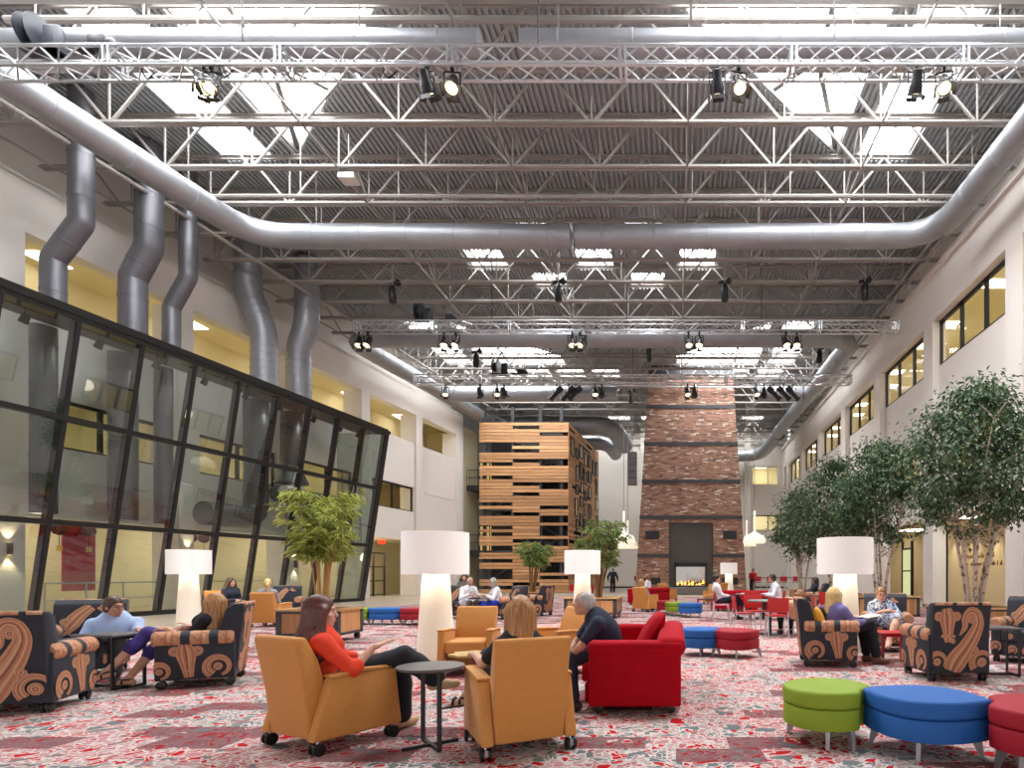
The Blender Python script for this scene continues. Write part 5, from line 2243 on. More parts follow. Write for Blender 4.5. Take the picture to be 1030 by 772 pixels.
def cafe_table(label, loc, r=.42, h=.72):
    t = thing('cafe_table', label, 'table', loc, 0, 'round grey cafe tables')
    m = MB()
    m.lathe([(r - .01, h - .028), (r, h - .022), (r, h - .004), (r - .006, h)], n=40)
    m.build('table_top', GREYT, t)
    m = MB()
    m.lathe([(.04, .02), (.04, h - .03)], n=14)
    m.build('column', BLACK, t)
    m = MB()
    m.lathe([(.26, 0), (.26, .012), (.05, .03)], n=24)
    m.build('base', BLACK, t)


cafe_table('nearer round grey cafe table ringed by empty red chairs', (1.98, 12.6, 0), .47)
cafe_table('farther round grey cafe table between the two men in white shirts', (2.08, 16.7, 0), .42)
cafe_table('round cafe table at the right behind the blonde woman', (4.15, 16.2, 0), .42)


def red_chair(label):
    t = thing('red_chair', label, 'chair', (0, 0, 0), 0, 'red cafe chairs')
    m = MB()
    m.rbox(-.21, .21, -.2, .21, .43, .455, .012, 2)
    m.build('seat', REDP, t)
    m = MB()
    m.solid([(-.21, -.20, .50), (-.21, -.235, .80), (-.21, -.222, .803), (-.21, -.186, .50)], (.42, 0, 0), .006, 2)
    m.build('backrest', REDP, t)
    for s in (-1, 1):
        m = MB()
        m.tube([(s * .20, -.27, 0), (s * .195, -.205, .42), (s * .19, -.205, .52)], .012, 8)
        m.build('leg', ALU, t)
        m = MB()
        m.tube([(s * .20, .22, 0), (s * .195, .18, .42)], .012, 8)
        m.build('leg', ALU, t)
    m = MB()
    for s in (-1, 1):
        m.tube([(s * .195, -.2, .42), (s * .195, .19, .42)], .011, 6)
    m.tube([(-.195, -.1, .42), (.195, -.1, .42)], .011, 6)
    m.build('seat_frame', ALU, t)
    return t


RC = set_at(red_chair('empty red chair with its back square to the camera at the nearer cafe table'), 2.02, 12.0, 0, 1)
for lab, x, y, fx, fy in (('empty red chair in side view left of the nearer cafe table', 1.45, 12.75, 1, .1),
                          ('empty red chair beyond the nearer cafe table, facing the camera', 1.78, 13.4, .1, -1),
                          ('empty red chair right of the nearer cafe table, partly behind the paisley armchair', 2.68, 12.65, -1, .1),
                          ('red chair under the man with crossed legs at the farther cafe table', 1.27, 16.7, 1, 0),
                          ('red chair under the man leaning on the farther cafe table from the right', 2.82, 16.75, -1, 0),
                          ('empty red chair with its back to the camera at the farther cafe table', 2.02, 15.95, .05, 1),
                          ('red chair at the right cafe table behind the blonde woman, left one', 3.9, 15.55, .1, 1),
                          ('red chair at the right cafe table behind the blonde woman, right one', 4.45, 15.5, -.1, 1),
                          ('red chair behind the empty paisley chair, left of the small bamboo', -8.3, 24.5, .6, .8),
                          ('red chair before the timber tower, left of the big lamp', -8.1, 19.8, .9, .3),
                          ('red chair before the timber tower, first of four by the small planter', -4.6, 27.2, 0, 1),
                          ('red chair before the timber tower, second of four by the small planter', -3.95, 27.0, .1, 1),
                          ('red chair before the timber tower, third of four by the small planter', -3.55, 23.6, -.9, .3),
                          ('red chair before the timber tower, fourth of four by the small planter', -3.2, 23.0, -.9, .3)):
    copy_tree(RC, lab, (x, y, 0), face(fx, fy))
# bar tables with red stools at the end wall
for k, (x, y, w, lab) in enumerate(((6.7, 37.4, 4.0, 'right of the chimney'), (-2.1, 43.5, 1.0, 'left of the chimney'))):
    t = thing('bar_table', 'long dark bar-height table at the far end, ' + lab, 'bar table', (x, y, 0), 0, 'far bar tables')
    m = MB()
    m.box(-w / 2, w / 2, -.3, .3, 1.0, 1.05)
    m.build('table_top', BLACK, t, smooth=False)
    for s in (-1, 1):
        m = MB()
        m.bar((s * (w / 2 - .1), -.25, 0), (s * (w / 2 - .1), -.25, 1), .06)
        m.bar((s * (w / 2 - .1), .25, 0), (s * (w / 2 - .1), .25, 1), .06)
        m.bar((s * (w / 2 - .1), -.25, .04), (s * (w / 2 - .1), .25, .04), .06)
        m.build('leg', BLACK, t, smooth=False)
bs0 = None
for k, (x, y, lab) in enumerate(((5.0, 36.8, 'first from the left at the long bar table'), (5.8, 36.8, 'second from the left at the long bar table'), (6.6, 36.8, 'third from the left at the long bar table'), (7.4, 36.8, 'fourth from the left at the long bar table'),
                                 (-2.75, 42.5, 'left one by the walking person'), (-2.3, 42.4, 'right one by the chimney edge'))):
    label = 'small far red bar stool, ' + lab
    if bs0 is None:
        t = thing('bar_stool', label, 'bar stool', (x, y, 0), 0, 'red bar stools')
        m = MB()
        m.rbox(-.22, .22, -.2, .2, .74, .78, .015, 2)
        m.build('seat', CRIM, t)
        m = MB()
        m.rbox(-.22, .22, -.22, -.19, .82, 1.12, .01, 2)
        m.build('backrest', CRIM, t)
        for sx in (-1, 1):
            for sy in (-1, 1):
                m = MB()
                m.tube([(sx * .22, sy * .22, 0), (sx * .18, sy * .18, .74 if sy > 0 else .9)], .013, 6)
                m.build('leg', ALU, t)
        bs0 = t
    else:
        copy_tree(bs0, label, (x, y, 0))

# ---------------------------------------------------------------- rolling timber planters
def planter(label, loc, rz, w, d, h=.62, wheels=True, group='timber planters'):
    t = thing('timber_planter', label, 'planter', loc, rz, group)
    z0 = .13 if wheels else 0.0
    for (x0, x1, y0, y1) in ((-w / 2 + .03, w / 2 - .03, -d / 2 + .01, -d / 2 + .03), (-w / 2 + .03, w / 2 - .03, d / 2 - .03, d / 2 - .01),
                             (-w / 2 + .01, -w / 2 + .03, -d / 2 + .03, d / 2 - .03), (w / 2 - .03, w / 2 - .01, -d / 2 + .03, d / 2 - .03)):
        m = MB()
        m.box(x0, x1, y0, y1, z0 + .02, h - .04)
        m.build('timber_panel', OAKV, t, smooth=False)
    for sx in (-1, 1):
        for sy in (-1, 1):
            m = MB()
            x, y = sx * (w / 2 - .05), sy * (d / 2 - .05)
            m.box(x - .05, x + .05, y - .05, y + .05, z0, h - .035)
            m.build('corner_post', DGREY, t, smooth=False)
    m = MB()
    for sy in (-1, 1):
        m.box(-w / 2, w / 2, sy * (d / 2 - .02) - .02, sy * (d / 2 - .02) + .02, z0, z0 + .05)
        m.box(-w / 2, w / 2, sy * (d / 2 - .02) - .02, sy * (d / 2 - .02) + .02, h - .08, h - .035)
    for sx in (-1, 1):
        m.box(sx * (w / 2 - .02) - .02, sx * (w / 2 - .02) + .02, -d / 2 + .04, d / 2 - .04, z0, z0 + .05)
    m.build('steel_rim', DGREY, t, smooth=False)
    m = MB()
    o = .03
    q = .18
    m.box(-w / 2 - o, w / 2 + o, -d / 2 - o, -d / 2 + q, h - .035, h).box(-w / 2 - o, w / 2 + o, d / 2 - q, d / 2 + o, h - .035, h)
    m.box(-w / 2 - o, -w / 2 + q, -d / 2 + q, d / 2 - q, h - .035, h).box(w / 2 - q, w / 2 + o, -d / 2 + q, d / 2 - q, h - .035, h)
    m.build('wooden_top', OAK, t, smooth=False)
    m = MB()
    m.box(-w / 2 + .03, w / 2 - .03, -d / 2 + .03, d / 2 - .03, h - .12, h - .06)
    m.build('soil', mat('dark potting soil', (52, 40, 32), .95, var=.4, scale=(30, 30, 30)), t, smooth=False)
    if wheels:
        for sx in (-1, 1):
            for sy in (-1, 1):
                caster1(t, sx * (w / 2 - .08), sy * (d / 2 - .08), z0 + .02, .06, BLACKP, BLACK)
    return t


planter('rolling timber planter with steel corners behind the woman in red-orange', (-6.78, 11.4, 0), .04, 1.12, .95)
planter('rolling timber planter before the slatted tower, holding the small bamboo', (-5.42, 21.9, 0), 0, 1.15, .9)
planter('rolling timber planter behind the grey-haired man, holding the leaning tree', (-2.4, 17.4, 0), -.05, 1.5, 1.1, .6)
planter('large timber planter box at the right behind the woman in the dress', (6.35, 18.6, 0), 0, 1.9, 1.5, .6, False)
planter('large timber planter box of the nearest tree, hidden behind the paisley armchairs', (7.1, 14.2, 0), 0, 1.7, 1.4, .5, False)
planter('large timber planter box of the third tree along the right wall', (6.2, 23.2, 0), 0, 1.6, 1.4, .55, False)
planter('large timber planter box of the farthest tree along the right wall', (6.3, 28.2, 0), 0, 1.6, 1.4, .55, False)

# ---------------------------------------------------------------- small things
WPAP = mat('white paper', (236, 234, 230), .7)
m = MB()
m.box(-.15, .15, -.11, .11, 0, .012)
m.box(-.13, .16, -.09, .12, .012, .018)
tag(m.build('paper_stack', WPAP, smooth=False, loc=(1.95, 16.62, .72)), 'white papers on the farther cafe table between the two men', 'papers')
m = MB()
m.rbox(-.12, .12, -.16, .16, 0, .02, .006, 2)
tag(m.build('folder', BLACKP, loc=(-5.5, 16.42, .605)), 'black folder on the laptop table before the man in the white coat', 'folder')
m = MB()
m.box(-.105, .105, -.15, .15, 0, .01)
o = m.build('paper_sheet', WPAP, smooth=False, loc=(2.78, 8.56, .665))
o.rotation_euler = (0, -.2, .2)
tag(o, 'white sheet of paper on the lap of the blonde woman in lavender', 'paper')
t = thing('projector', 'small white projector box hanging under the roof left of centre', 'projector', P(351, 180, 17.3))
m = MB()
m.rbox(-.24, .24, -.2, .2, -.08, .1, .03, 2)
m.build('projector_body', mat('white plastic', (214, 210, 204), .5), t)
m = MB()
m.bar((0, 0, .09), (0, 0, 1.3), .04)
m.build('ceiling_mount', STEELW, t, smooth=False)
# ================================================================== plants
LEAF = leafmat('ficus leaf', [(40, 58, 40), (56, 82, 52), (74, 100, 66), (98, 122, 84), (132, 150, 112)])
LEAFB = leafmat('bamboo leaf', [(108, 122, 46), (146, 158, 66), (176, 184, 92), (200, 206, 124), (128, 142, 56)])
LEAFT = leafmat('small tree leaf', [(84, 108, 56), (112, 138, 72), (140, 160, 90), (164, 174, 108)])
BIRCH = blotch('pale speckled bark', (112, 92, 78), (196, 180, 164), 9.0, .42, .85, .6)
BARK = mat('brown bark', (128, 92, 58), .9, var=.25, scale=(8, 8, 2))
CANE = mat('bamboo cane', (176, 134, 72), .5, var=.2, scale=(4, 4, 8))


def leaf(mb, p, d, ln, w, rnd, droop=.2):
    d = d.normalized()
    s = d.cross(Vector((rnd.uniform(-.3, .3), rnd.uniform(-.3, .3), 1)))
    if s.length < 1e-3:
        s = Vector((1, 0, 0))
    s.normalize()
    n = s.cross(d)
    a, b = p + d * ln * .45 + s * w / 2 + n * .01, p + d * ln * .45 - s * w / 2 + n * .01
    e = p + d * ln - n * ln * droop
    mb.add([p, a, e, b], [(0, 1, 2), (0, 2, 3)])


def ficus(label, loc, h, rx, rz_lo, nleaf, seed, stems=5, ls=.15, lean=0.0):
    rnd = random.Random(seed)
    t = thing('indoor_tree', label, 'tree', loc, 0, 'multi-stemmed indoor trees')
    tips = []
    for k in range(stems):
        m = MB()
        a = 2 * PI * k / stems + rnd.uniform(-.4, .4)
        r0 = .10 + .05 * rnd.random()
        top = rz_lo + (h - rz_lo) * rnd.uniform(.4, .7)
        pts = []
        for q in range(8):
            u = q / 7
            rr = r0 + rx * .55 * u ** 1.5 * rnd.uniform(.85, 1.15)
            pts.append(Vector((rr * math.cos(a + .3 * u) + lean * u, rr * math.sin(a + .3 * u), u * top)))
        rad = [(.06 - .045 * q / 7) * (h / 6) for q in range(8)]
        m.tube(pts, rad, 8)
        for q in range(3, 8):
            for z in range(2):
                w = rnd.uniform(0, 2 * PI)
                b0 = pts[q]
                b1 = b0 + Vector((math.cos(w) * rx * .24, math.sin(w) * rx * .24, rnd.uniform(.1, .35)))
                b2 = b1 + Vector((math.cos(w) * rx * .2, math.sin(w) * rx * .2, rnd.uniform(-.05, .25)))
                m.tube([b0, b1, b2], [.02, .013, .006], 5, False)
                tips += [b1, b2, b0.lerp(b1, .5)]
        m.build('trunk', BIRCH, t)
    m = MB()
    cen = []
    zc, zr = (h + rz_lo) / 2, (h - rz_lo) / 2
    for k in range(int(nleaf / 55)):
        while True:
            v = Vector((rnd.uniform(-1, 1), rnd.uniform(-1, 1), rnd.uniform(-1, 1)))
            if .25 < v.length < 1:
                break
        wid = 1.0 if v.z < .1 else 1 - .55 * (v.z - .1)
        cen.append(Vector((v.x * rx * wid + lean * .8, v.y * rx * wid, zc + v.z * zr)))
    for c in cen:
        cr = rnd.uniform(.22, .42) * rx / 1.4
        for q in range(55):
            v = Vector((rnd.gauss(0, .5), rnd.gauss(0, .5), rnd.gauss(0, .35))) * cr * 1.25
            p = c + v
            d = Vector((v.x, v.y, v.z * .4 - .12)) + Vector((rnd.uniform(-.3, .3), rnd.uniform(-.3, .3), rnd.uniform(-.3, .1)))
            leaf(m, p, d if d.length > .02 else Vector((1, 0, 0)), ls * rnd.uniform(.7, 1.2), ls * .55, rnd)
    m.build('foliage', LEAF, t, smooth=False)
    return t


ficus('tall leafy tree nearest on the right, over the square-backed paisley armchair', (7.1, 14.2, .40), 5.55, 1.62, 1.75, 10500, 4, 6, .135)
ficus('second tall tree from the camera along the right wall', (6.35, 18.5, .45), 5.0, 1.35, 1.75, 6800, 9, 5, .145)
ficus('third tall tree from the camera along the right wall', (6.15, 23.2, .40), 5.4, 1.55, 1.5, 6200, 13, 5, .16)
ficus('farthest and lowest tall tree along the right wall', (5.95, 28.2, .40), 5.0, 1.45, 1.6, 4800, 17, 4, .17)


def bamboo(label, loc, h, rx, ncane, nleaf, seed, lo=.38, ls=.2, canes=CANE, leaves=LEAFB, thick=.02, name='potted_bamboo', cat='plant'):
    rnd = random.Random(seed)
    t = thing(name, label, cat, loc, 0, None)
    clumps = []
    for k in range(ncane):
        m = MB()
        a = rnd.uniform(0, 2 * PI)
        r0, r1 = rnd.uniform(.03, .2) * rx, rnd.uniform(.2, .8) * rx
        hh = h * rnd.uniform(.7, .98)
        pts = [Vector(((r0 + (r1 - r0) * u ** 1.6) * math.cos(a), (r0 + (r1 - r0) * u ** 1.6) * math.sin(a), hh * u)) for u in np.linspace(0, 1, 9)]
        m.tube(pts, [thick * (1 - .6 * q / 8) for q in range(9)], 7)
        m.build('stem', canes, t)
        for q in range(9):
            if pts[q].z > lo * h:
                clumps.append(pts[q])
    m = MB()
    for k in range(int(nleaf / 16)):
        c = rnd.choice(clumps)
        w = rnd.uniform(0, 2 * PI)
        e = c + Vector((math.cos(w), math.sin(w), rnd.uniform(-.1, .35))) * rx * rnd.uniform(.15, .7)
        for q in range(16):
            w2 = w + rnd.gauss(0, .7)
            p = c.lerp(e, rnd.uniform(.4, 1.05)) + Vector((rnd.gauss(0, .05), rnd.gauss(0, .05), rnd.gauss(0, .04)))
            leaf(m, p, Vector((math.cos(w2), math.sin(w2), rnd.uniform(-.75, .15))), ls * rnd.uniform(.7, 1.3), ls * .2, rnd, .25)
    m.build('foliage', leaves, t, smooth=False)
    return t


bamboo('tall yellow-green bamboo growing from the planter behind the woman in red-orange', (-6.76, 11.4, .53), 2.3, .62, 11, 3600, 5, .47, .16)
bamboo('small bushy plant in the planter before the slatted tower', (-5.3, 21.9, .53), 1.95, .68, 7, 1700, 6, .5, .19, BARK, LEAFT, .03, 'potted_plant')
bamboo('leaning slim tree in the planter behind the grey-haired man', (-2.25, 17.4, .5), 2.35, .75, 6, 1700, 8, .42, .2, BARK, LEAFT, .045, 'potted_plant')
# ================================================================== people
def surface(prims, h, pad=.03):
    """one continuous skin over blended limbs. prims: ('cap', a, b, r1, r2, k) | ('ell', c, R, radii, k) | ('sub', c, R, radii) | ('cut', point, normal)"""
    lo, hi = np.full(3, 1e9), np.full(3, -1e9)
    for p in prims:
        if p[0] == 'cap':
            for q, r in ((p[1], p[3]), (p[2], p[4])):
                lo, hi = np.minimum(lo, np.array(q) - r), np.maximum(hi, np.array(q) + r)
        elif p[0] == 'ell':
            r = max(p[3])
            lo, hi = np.minimum(lo, np.array(p[1]) - r), np.maximum(hi, np.array(p[1]) + r)
    lo, hi = lo - pad, hi + pad
    n = np.ceil((hi - lo) / h).astype(int) + 1
    ax = [lo[i] + h * np.arange(n[i]) for i in range(3)]
    G = np.full(n, 1.0, np.float32)

    def region(l, u):
        i0 = np.clip(np.floor((l - lo) / h).astype(int), 0, n)
        i1 = np.clip(np.ceil((u - lo) / h).astype(int) + 1, 0, n)
        sl = tuple(slice(a, b) for a, b in zip(i0, i1))
        return sl, [ax[i][sl[i]].reshape([-1 if j == i else 1 for j in range(3)]).astype(np.float32) for i in range(3)]

    for p in prims:
        if p[0] == 'cap':
            a, b, r1, r2, k = np.array(p[1]), np.array(p[2]), p[3], p[4], p[5]
            m = max(r1, r2) + k + 2 * h
            sl, (X, Y, Z) = region(np.minimum(a, b) - m, np.maximum(a, b) + m)
            ab = b - a
            t = np.clip(((X - a[0]) * ab[0] + (Y - a[1]) * ab[1] + (Z - a[2]) * ab[2]) / max(ab @ ab, 1e-9), 0, 1)
            d = np.sqrt((X - a[0] - t * ab[0]) ** 2 + (Y - a[1] - t * ab[1]) ** 2 + (Z - a[2] - t * ab[2]) ** 2) - (r1 + (r2 - r1) * t)
        elif p[0] in ('ell', 'sub'):
            c, R, rad = np.array(p[1]), np.array(p[2]), np.array(p[3])
            k = p[4] if p[0] == 'ell' else 0
            m = rad.max() + k + 2 * h
            sl, (X, Y, Z) = region(c - m, c + m)
            x, y, z = X - c[0], Y - c[1], Z - c[2]
            q = [(R[i][0] * x + R[i][1] * y + R[i][2] * z) for i in range(3)]
            k0 = np.sqrt(sum((q[i] / rad[i]) ** 2 for i in range(3)))
            k1 = np.sqrt(sum((q[i] / rad[i] ** 2) ** 2 for i in range(3)))
            d = np.where(k1 > 1e-6, k0 * (k0 - 1) / np.maximum(k1, 1e-6), -rad.min())
        else:
            o, nn = np.array(p[1]), np.array(p[2])
            X, Y, Z = [ax[i].reshape([-1 if j == i else 1 for j in range(3)]) for i in range(3)]
            G = np.maximum(G, ((X - o[0]) * nn[0] + (Y - o[1]) * nn[1] + (Z - o[2]) * nn[2]).astype(np.float32))
            continue
        g = G[sl]
        if p[0] == 'sub':
            G[sl] = np.maximum(g, -d)
        elif k > 0:
            w = np.clip(.5 + .5 * (g - d) / k, 0, 1)
            G[sl] = np.minimum(g * (1 - w) + d * w - k * w * (1 - w), np.minimum(g, d))
        else:
            G[sl] = np.minimum(g, d)
    # surface nets
    ins = G < 0
    nx, ny, nz = G.shape
    c = np.zeros((nx - 1, ny - 1, nz - 1), int)
    for dx in (0, 1):
        for dy in (0, 1):
            for dz in (0, 1):
                c += ins[dx:nx - 1 + dx, dy:ny - 1 + dy, dz:nz - 1 + dz]
    act = (c > 0) & (c < 8)
    idx = np.full(act.shape, -1)
    cells = np.argwhere(act)
    idx[act] = np.arange(len(cells))
    P_ = np.zeros((len(cells), 3))
    W_ = np.zeros(len(cells))
    cor = [(0, 0, 0), (1, 0, 0), (0, 1, 0), (1, 1, 0), (0, 0, 1), (1, 0, 1), (0, 1, 1), (1, 1, 1)]
    vals = [G[cells[:, 0] + d[0], cells[:, 1] + d[1], cells[:, 2] + d[2]] for d in cor]
    for i in range(8):
        for j in range(i + 1, 8):
            if sum(abs(cor[i][q] - cor[j][q]) for q in range(3)) == 1:
                a, b = vals[i], vals[j]
                m = (a < 0) != (b < 0)
                t = np.where(m, a / np.where(m, a - b, 1), 0)
                pos = np.array(cor[i]) + t[:, None] * (np.array(cor[j]) - np.array(cor[i]))
                P_[m] += pos[m]
                W_[m] += 1
    V = lo + h * (cells + P_ / np.maximum(W_, 1)[:, None])
    Fs = []
    for axis in range(3):
        s0 = [slice(1, -1)] * 3
        s1 = [slice(1, -1)] * 3
        s0[axis], s1[axis] = slice(0, -1), slice(1, None)
        A, B = ins[tuple(s0)], ins[tuple(s1)]
        ed = np.argwhere(A != B)
        if not len(ed):
            continue
        fl = A[tuple(ed.T)]
        off = np.ones(3, int)
        off[axis] = 0
        e = ed + off
        u, v = (axis + 1) % 3, (axis + 2) % 3
        q = []
        for du, dv in ((-1, -1), (0, -1), (0, 0), (-1, 0)):
            k = e.copy()
            k[:, u] += du
            k[:, v] += dv
            q.append(idx[tuple(k.T)])
        q = np.stack(q, 1)
        q[~fl] = q[~fl][:, ::-1]
        Fs.append(q)
    return V, np.concatenate(Fs)


def sdf_obj(name, prims, h, m, parent, origin, extra=None):
    V, Fq = surface(prims, h)
    if extra is not None:
        b = len(V)
        for (v2, f2) in extra:
            Fq = np.concatenate([Fq, f2 + b])
            V = np.concatenate([V, v2])
            b = len(V)
    me = bpy.data.meshes.new(name)
    me.from_pydata((V - np.array(origin)).tolist(), [], Fq.tolist())
    me.materials.append(m)
    me.polygons.foreach_set('use_smooth', [True] * len(Fq))
    me.update()
    o = bpy.data.objects.new(name, me)
    COL.objects.link(o)
    o.parent = parent
    return o


def nrm(v):
    v = np.array(v, float)
    return v / (np.linalg.norm(v) + 1e-9)


def bend(a, c, l1, l2, hint):
    """joint between a and c for bone lengths l1, l2"""
    a, c = np.array(a, float), np.array(c, float)
    d = np.linalg.norm(c - a)
    u = (c - a) / max(d, 1e-6)
    d = min(d, (l1 + l2) * .999)
    x = (d * d + l1 * l1 - l2 * l2) / (2 * d)
    y = math.sqrt(max(l1 * l1 - x * x, 0))
    hv = np.array(hint, float)
    hv = hv - u * (hv @ u)
    return a + u * x + nrm(hv) * y


def frame_mat(f, up=(0, 0, 1)):
    f = nrm(f)
    r = nrm(np.cross(f, up))
    u = np.cross(r, f)
    return np.array([r, f, u])          # rows: right, forward, up


def hand_mesh(w, d, side, up=(0, 0, 1), curl=.5, s=1.0, h=.0046):
    """palm, four bent fingers and a thumb; w wrist, d pointing direction"""
    R = frame_mat(d, up)
    r, f, u = R

    def q(a, b, c):
        return np.array(w) + (r * a + f * b + u * c) * s
    pr = [('ell', q(0, .048, 0), R, np.array((.040, .052, .017)) * s, .008), ('cap', q(0, -.01, 0), q(0, .03, 0), .024 * s, .026 * s, .012)]
    lens = [.070, .080, .075, .058]
    for k in range(4):
        x = (-.030 + .0195 * k) * side * -1
        x = -side * (.030 - .0195 * k) if True else x
        a = q(x, .088, 0)
        c1 = curl * .5
        b = q(x * 1.08, .088 + lens[k] * .55 * math.cos(c1), -lens[k] * .55 * math.sin(c1))
        c2 = curl * 1.3
        e = q(x * 1.12, .088 + lens[k] * (.55 * math.cos(c1) + .45 * math.cos(c2)), -lens[k] * (.55 * math.sin(c1) + .45 * math.sin(c2)))
        pr += [('cap', a, b, .0092 * s, .0085 * s, .004), ('cap', b, e, .0085 * s, .007 * s, .003)]
    t0, t1, t2 = q(-side * .028, .025, -.004), q(-side * .056, .058, -.014), q(-side * .060, .086, -.020)
    pr += [('cap', t0, t1, .013 * s, .0105 * s, .006), ('cap', t1, t2, .0105 * s, .0085 * s, .003)]
    return surface(pr, h, .012)


def cloth(name, c, rough=.85, var=.08):
    return mat('cloth ' + name, c, rough, var=var, scale=(14, 14, 14), bump=.05, bscale=300)


def human(label, J, look, h=.014, sc=1.0):
    """J: world joints; look: clothing, hair and skin"""
    J = {k: np.array(v, float) for k, v in J.items()}
    pel, nk, hd = J['pel'], J['nk'], J['hd']
    fw = nrm(J['fw'])
    hf = nrm(J['hf'])
    org = np.array((pel[0], pel[1], 0.0))
    root = thing('person', label, 'person', tuple(org), 0, None)
    up = nrm(nk - pel)
    fw = nrm(fw - up * (fw @ up))
    rt = np.cross(fw, up)
    TR = np.array([rt, fw, up])
    S = sc
    sk = look.get('skin', SKIN)
    fem = look.get('fem', False)
    sw = (.155 if fem else .18) * S
    mid = pel + (nk - pel) * .45 + fw * look.get('slump', -.02)
    ch = pel + (nk - pel) * .74
    sh = {}
    for s, n in ((-1, 'L'), (1, 'R')):
        sh[n] = J.get('s' + n, nk + rt * s * sw - up * .055 * S)
    hip = {'L': pel - rt * .088 * S, 'R': pel + rt * .088 * S}
    for n in 'LR':
        if 'k' + n not in J:
            J['k' + n] = bend(hip[n], J['a' + n], .43 * S, .42 * S, J.get('kh' + n, fw + np.array((0, 0, .6))))
        if 'e' + n not in J:
            J['e' + n] = bend(sh[n], J['w' + n], .285 * S, .255 * S, J.get('eh' + n, (rt * (1 if n == 'R' else -1)) * .6 - np.array((0, 0, 1)) - fw * .3))

    def torso(i=0.0, k=.05):
        w = .95 if fem else 1.0
        p = [('ell', pel + up * .02, TR, np.array((.165, .125, .13)) * S + i, k), ('ell', mid, TR, np.array((.138 * w, .108, .17)) * S + i, k),
             ('ell', ch, TR, np.array((.158 * w, .112, .165)) * S + i, k), ('cap', sh['L'] - up * .01, sh['R'] - up * .01, .05 * S + i, .05 * S + i, k)]
        if fem:
            for s in (-1, 1):
                p.append(('ell', ch + rt * s * .07 * S + fw * .085 * S - up * .03, TR, np.array((.062, .05, .062)) * S + i, .03))
        if look.get('belly'):
            p.append(('ell', mid + fw * .06 - up * .03, TR, np.array((.12, .1, .12)) * S * look['belly'] + i, .05))
        return p

    def arm(n, i=0.0, to=2.0, k=.025):
        s_, e, w = sh[n], J['e' + n], J['w' + n]
        u1 = min(to, 1.0)
        th = look.get('limb', 1.0)
        p = [('cap', s_, s_ + (e - s_) * u1, .052 * S * th + i, (.052 - .014 * u1) * S * th + i, k)]
        if to > 1:
            u2 = to - 1
            p.append(('cap', e, e + (w - e) * u2, .039 * S * th + i, (.039 - .013 * u2) * S * th + i, k))
        return p

    def leg(n, i=0.0, to=2.0, k=.03, flare=0.0):
        s_, e, w = hip[n], J['k' + n], J['a' + n]
        u1 = min(to, 1.0)
        p = [('cap', s_, s_ + (e - s_) * u1, .088 * S + i, (.088 - .03 * u1) * S + i, k)]
        if to > 1:
            u2 = to - 1
            md = e + (w - e) * min(u2, .35)
            p.append(('cap', e, md, .058 * S + i, .056 * S + i + flare * .3, k))
            if u2 > .35:
                p.append(('cap', md, e + (w - e) * u2, .056 * S + i + flare * .3, (.056 - .024 * (u2 - .35) / .65) * S + i + flare, k))
        return p

    def foot(n, i=0.0):
        a = J['a' + n]
        t = nrm(J.get('t' + n, fw))
        heel = a - np.array((0, 0, .045 * S)) - t * .035
        return [('cap', a, heel, .034 * S + i, .034 * S + i, .02), ('cap', heel, heel + t * .17 * S - np.array((0, 0, .008)), .036 * S + i, .026 * S + i, .02),
                ('cap', a, heel + t * .1 * S, .03 * S + i, .03 * S + i, .03)]

    HR = frame_mat(hf, J.get('hup', (0, 0, 1)))
    hr, hfw, hu = HR

    def hp(a, b, c):
        return hd + (hr * a + hfw * b + hu * c) * S
    head = [('ell', hp(0, -.015, .028), HR, np.array((.073, .092, .088)) * S, .02), ('ell', hp(0, .022, -.045), HR, np.array((.058, .062, .066)) * S, .03),
            ('ell', hp(0, .055, -.088), HR, np.array((.028, .024, .02)) * S, .02), ('cap', hp(0, .08, .012), hp(0, .099, -.024), .008 * S, .0125 * S, .012),
            ('ell', hp(0, .078, -.058), HR, np.array((.026, .014, .014)) * S, .012), ('ell', hp(0, .074, .03), HR, np.array((.05, .014, .012)) * S, .014)]
    for s in (-1, 1):
        head.append(('ell', hp(s * .074, -.012, -.008), HR, np.array((.011, .022, .032)) * S, .006))
        head.append(('ell', hp(s * .042, .058, -.02), HR, np.array((.024, .02, .02)) * S, .02))
    neck = [('cap', nk - up * .02, hp(0, -.025, -.045), .055 * S, .05 * S, .03)]
    body = torso(0) + arm('L') + arm('R') + leg('L') + leg('R') + foot('L') + foot('R') + neck + head
    hands = []
    for n, s in (('L', -1), ('R', 1)):
        d = J.get('d' + n)
        if d is None:
            d = J['w' + n] - J['e' + n]
        hands.append(hand_mesh(J['w' + n], d, s, J.get('u' + n, (0, 0, 1)), look.get('curl', .5), S * (.92 if fem else 1.0), .0048 if h < .01 else .006))
    bo = sdf_obj('body', body, h, sk, root, org, hands)
    # face
    for s in (-1, 1):
        m = MB()
        c = hp(s * .031, .069, .006)
        m.ball(c - org, (.0115 * S, .0115 * S, .0075 * S), 8, 6)
        m.build('eye', mat('eye white', (226, 222, 214), .3), root)
        m = MB()
        m.ball(hp(s * .031, .0765, .006) - org, .0062 * S, 8, 6)
        m.build('pupil', mat('dark iris', (40, 28, 22), .3), root)
        m = MB()
        m.tube([hp(s * .014, .083, .027) - org, hp(s * .032, .081, .032) - org, hp(s * .05, .068, .027) - org], .0038 * S, 5)
        m.build('eyebrow', look['hair_m'], root)
    m = MB()
    m.tube([hp(-.022, .085, -.062) - org, hp(-.008, .092, -.059) - org, hp(.008, .092, -.059) - org, hp(.022, .085, -.062) - org], [.003, .006, .006, .003], 6)
    m.build('lips', mat('lips', (178, 96, 90), .5), root)
    # hair
    hs = look['hair']
    hm = look['hair_m']
    hi = .012 * S
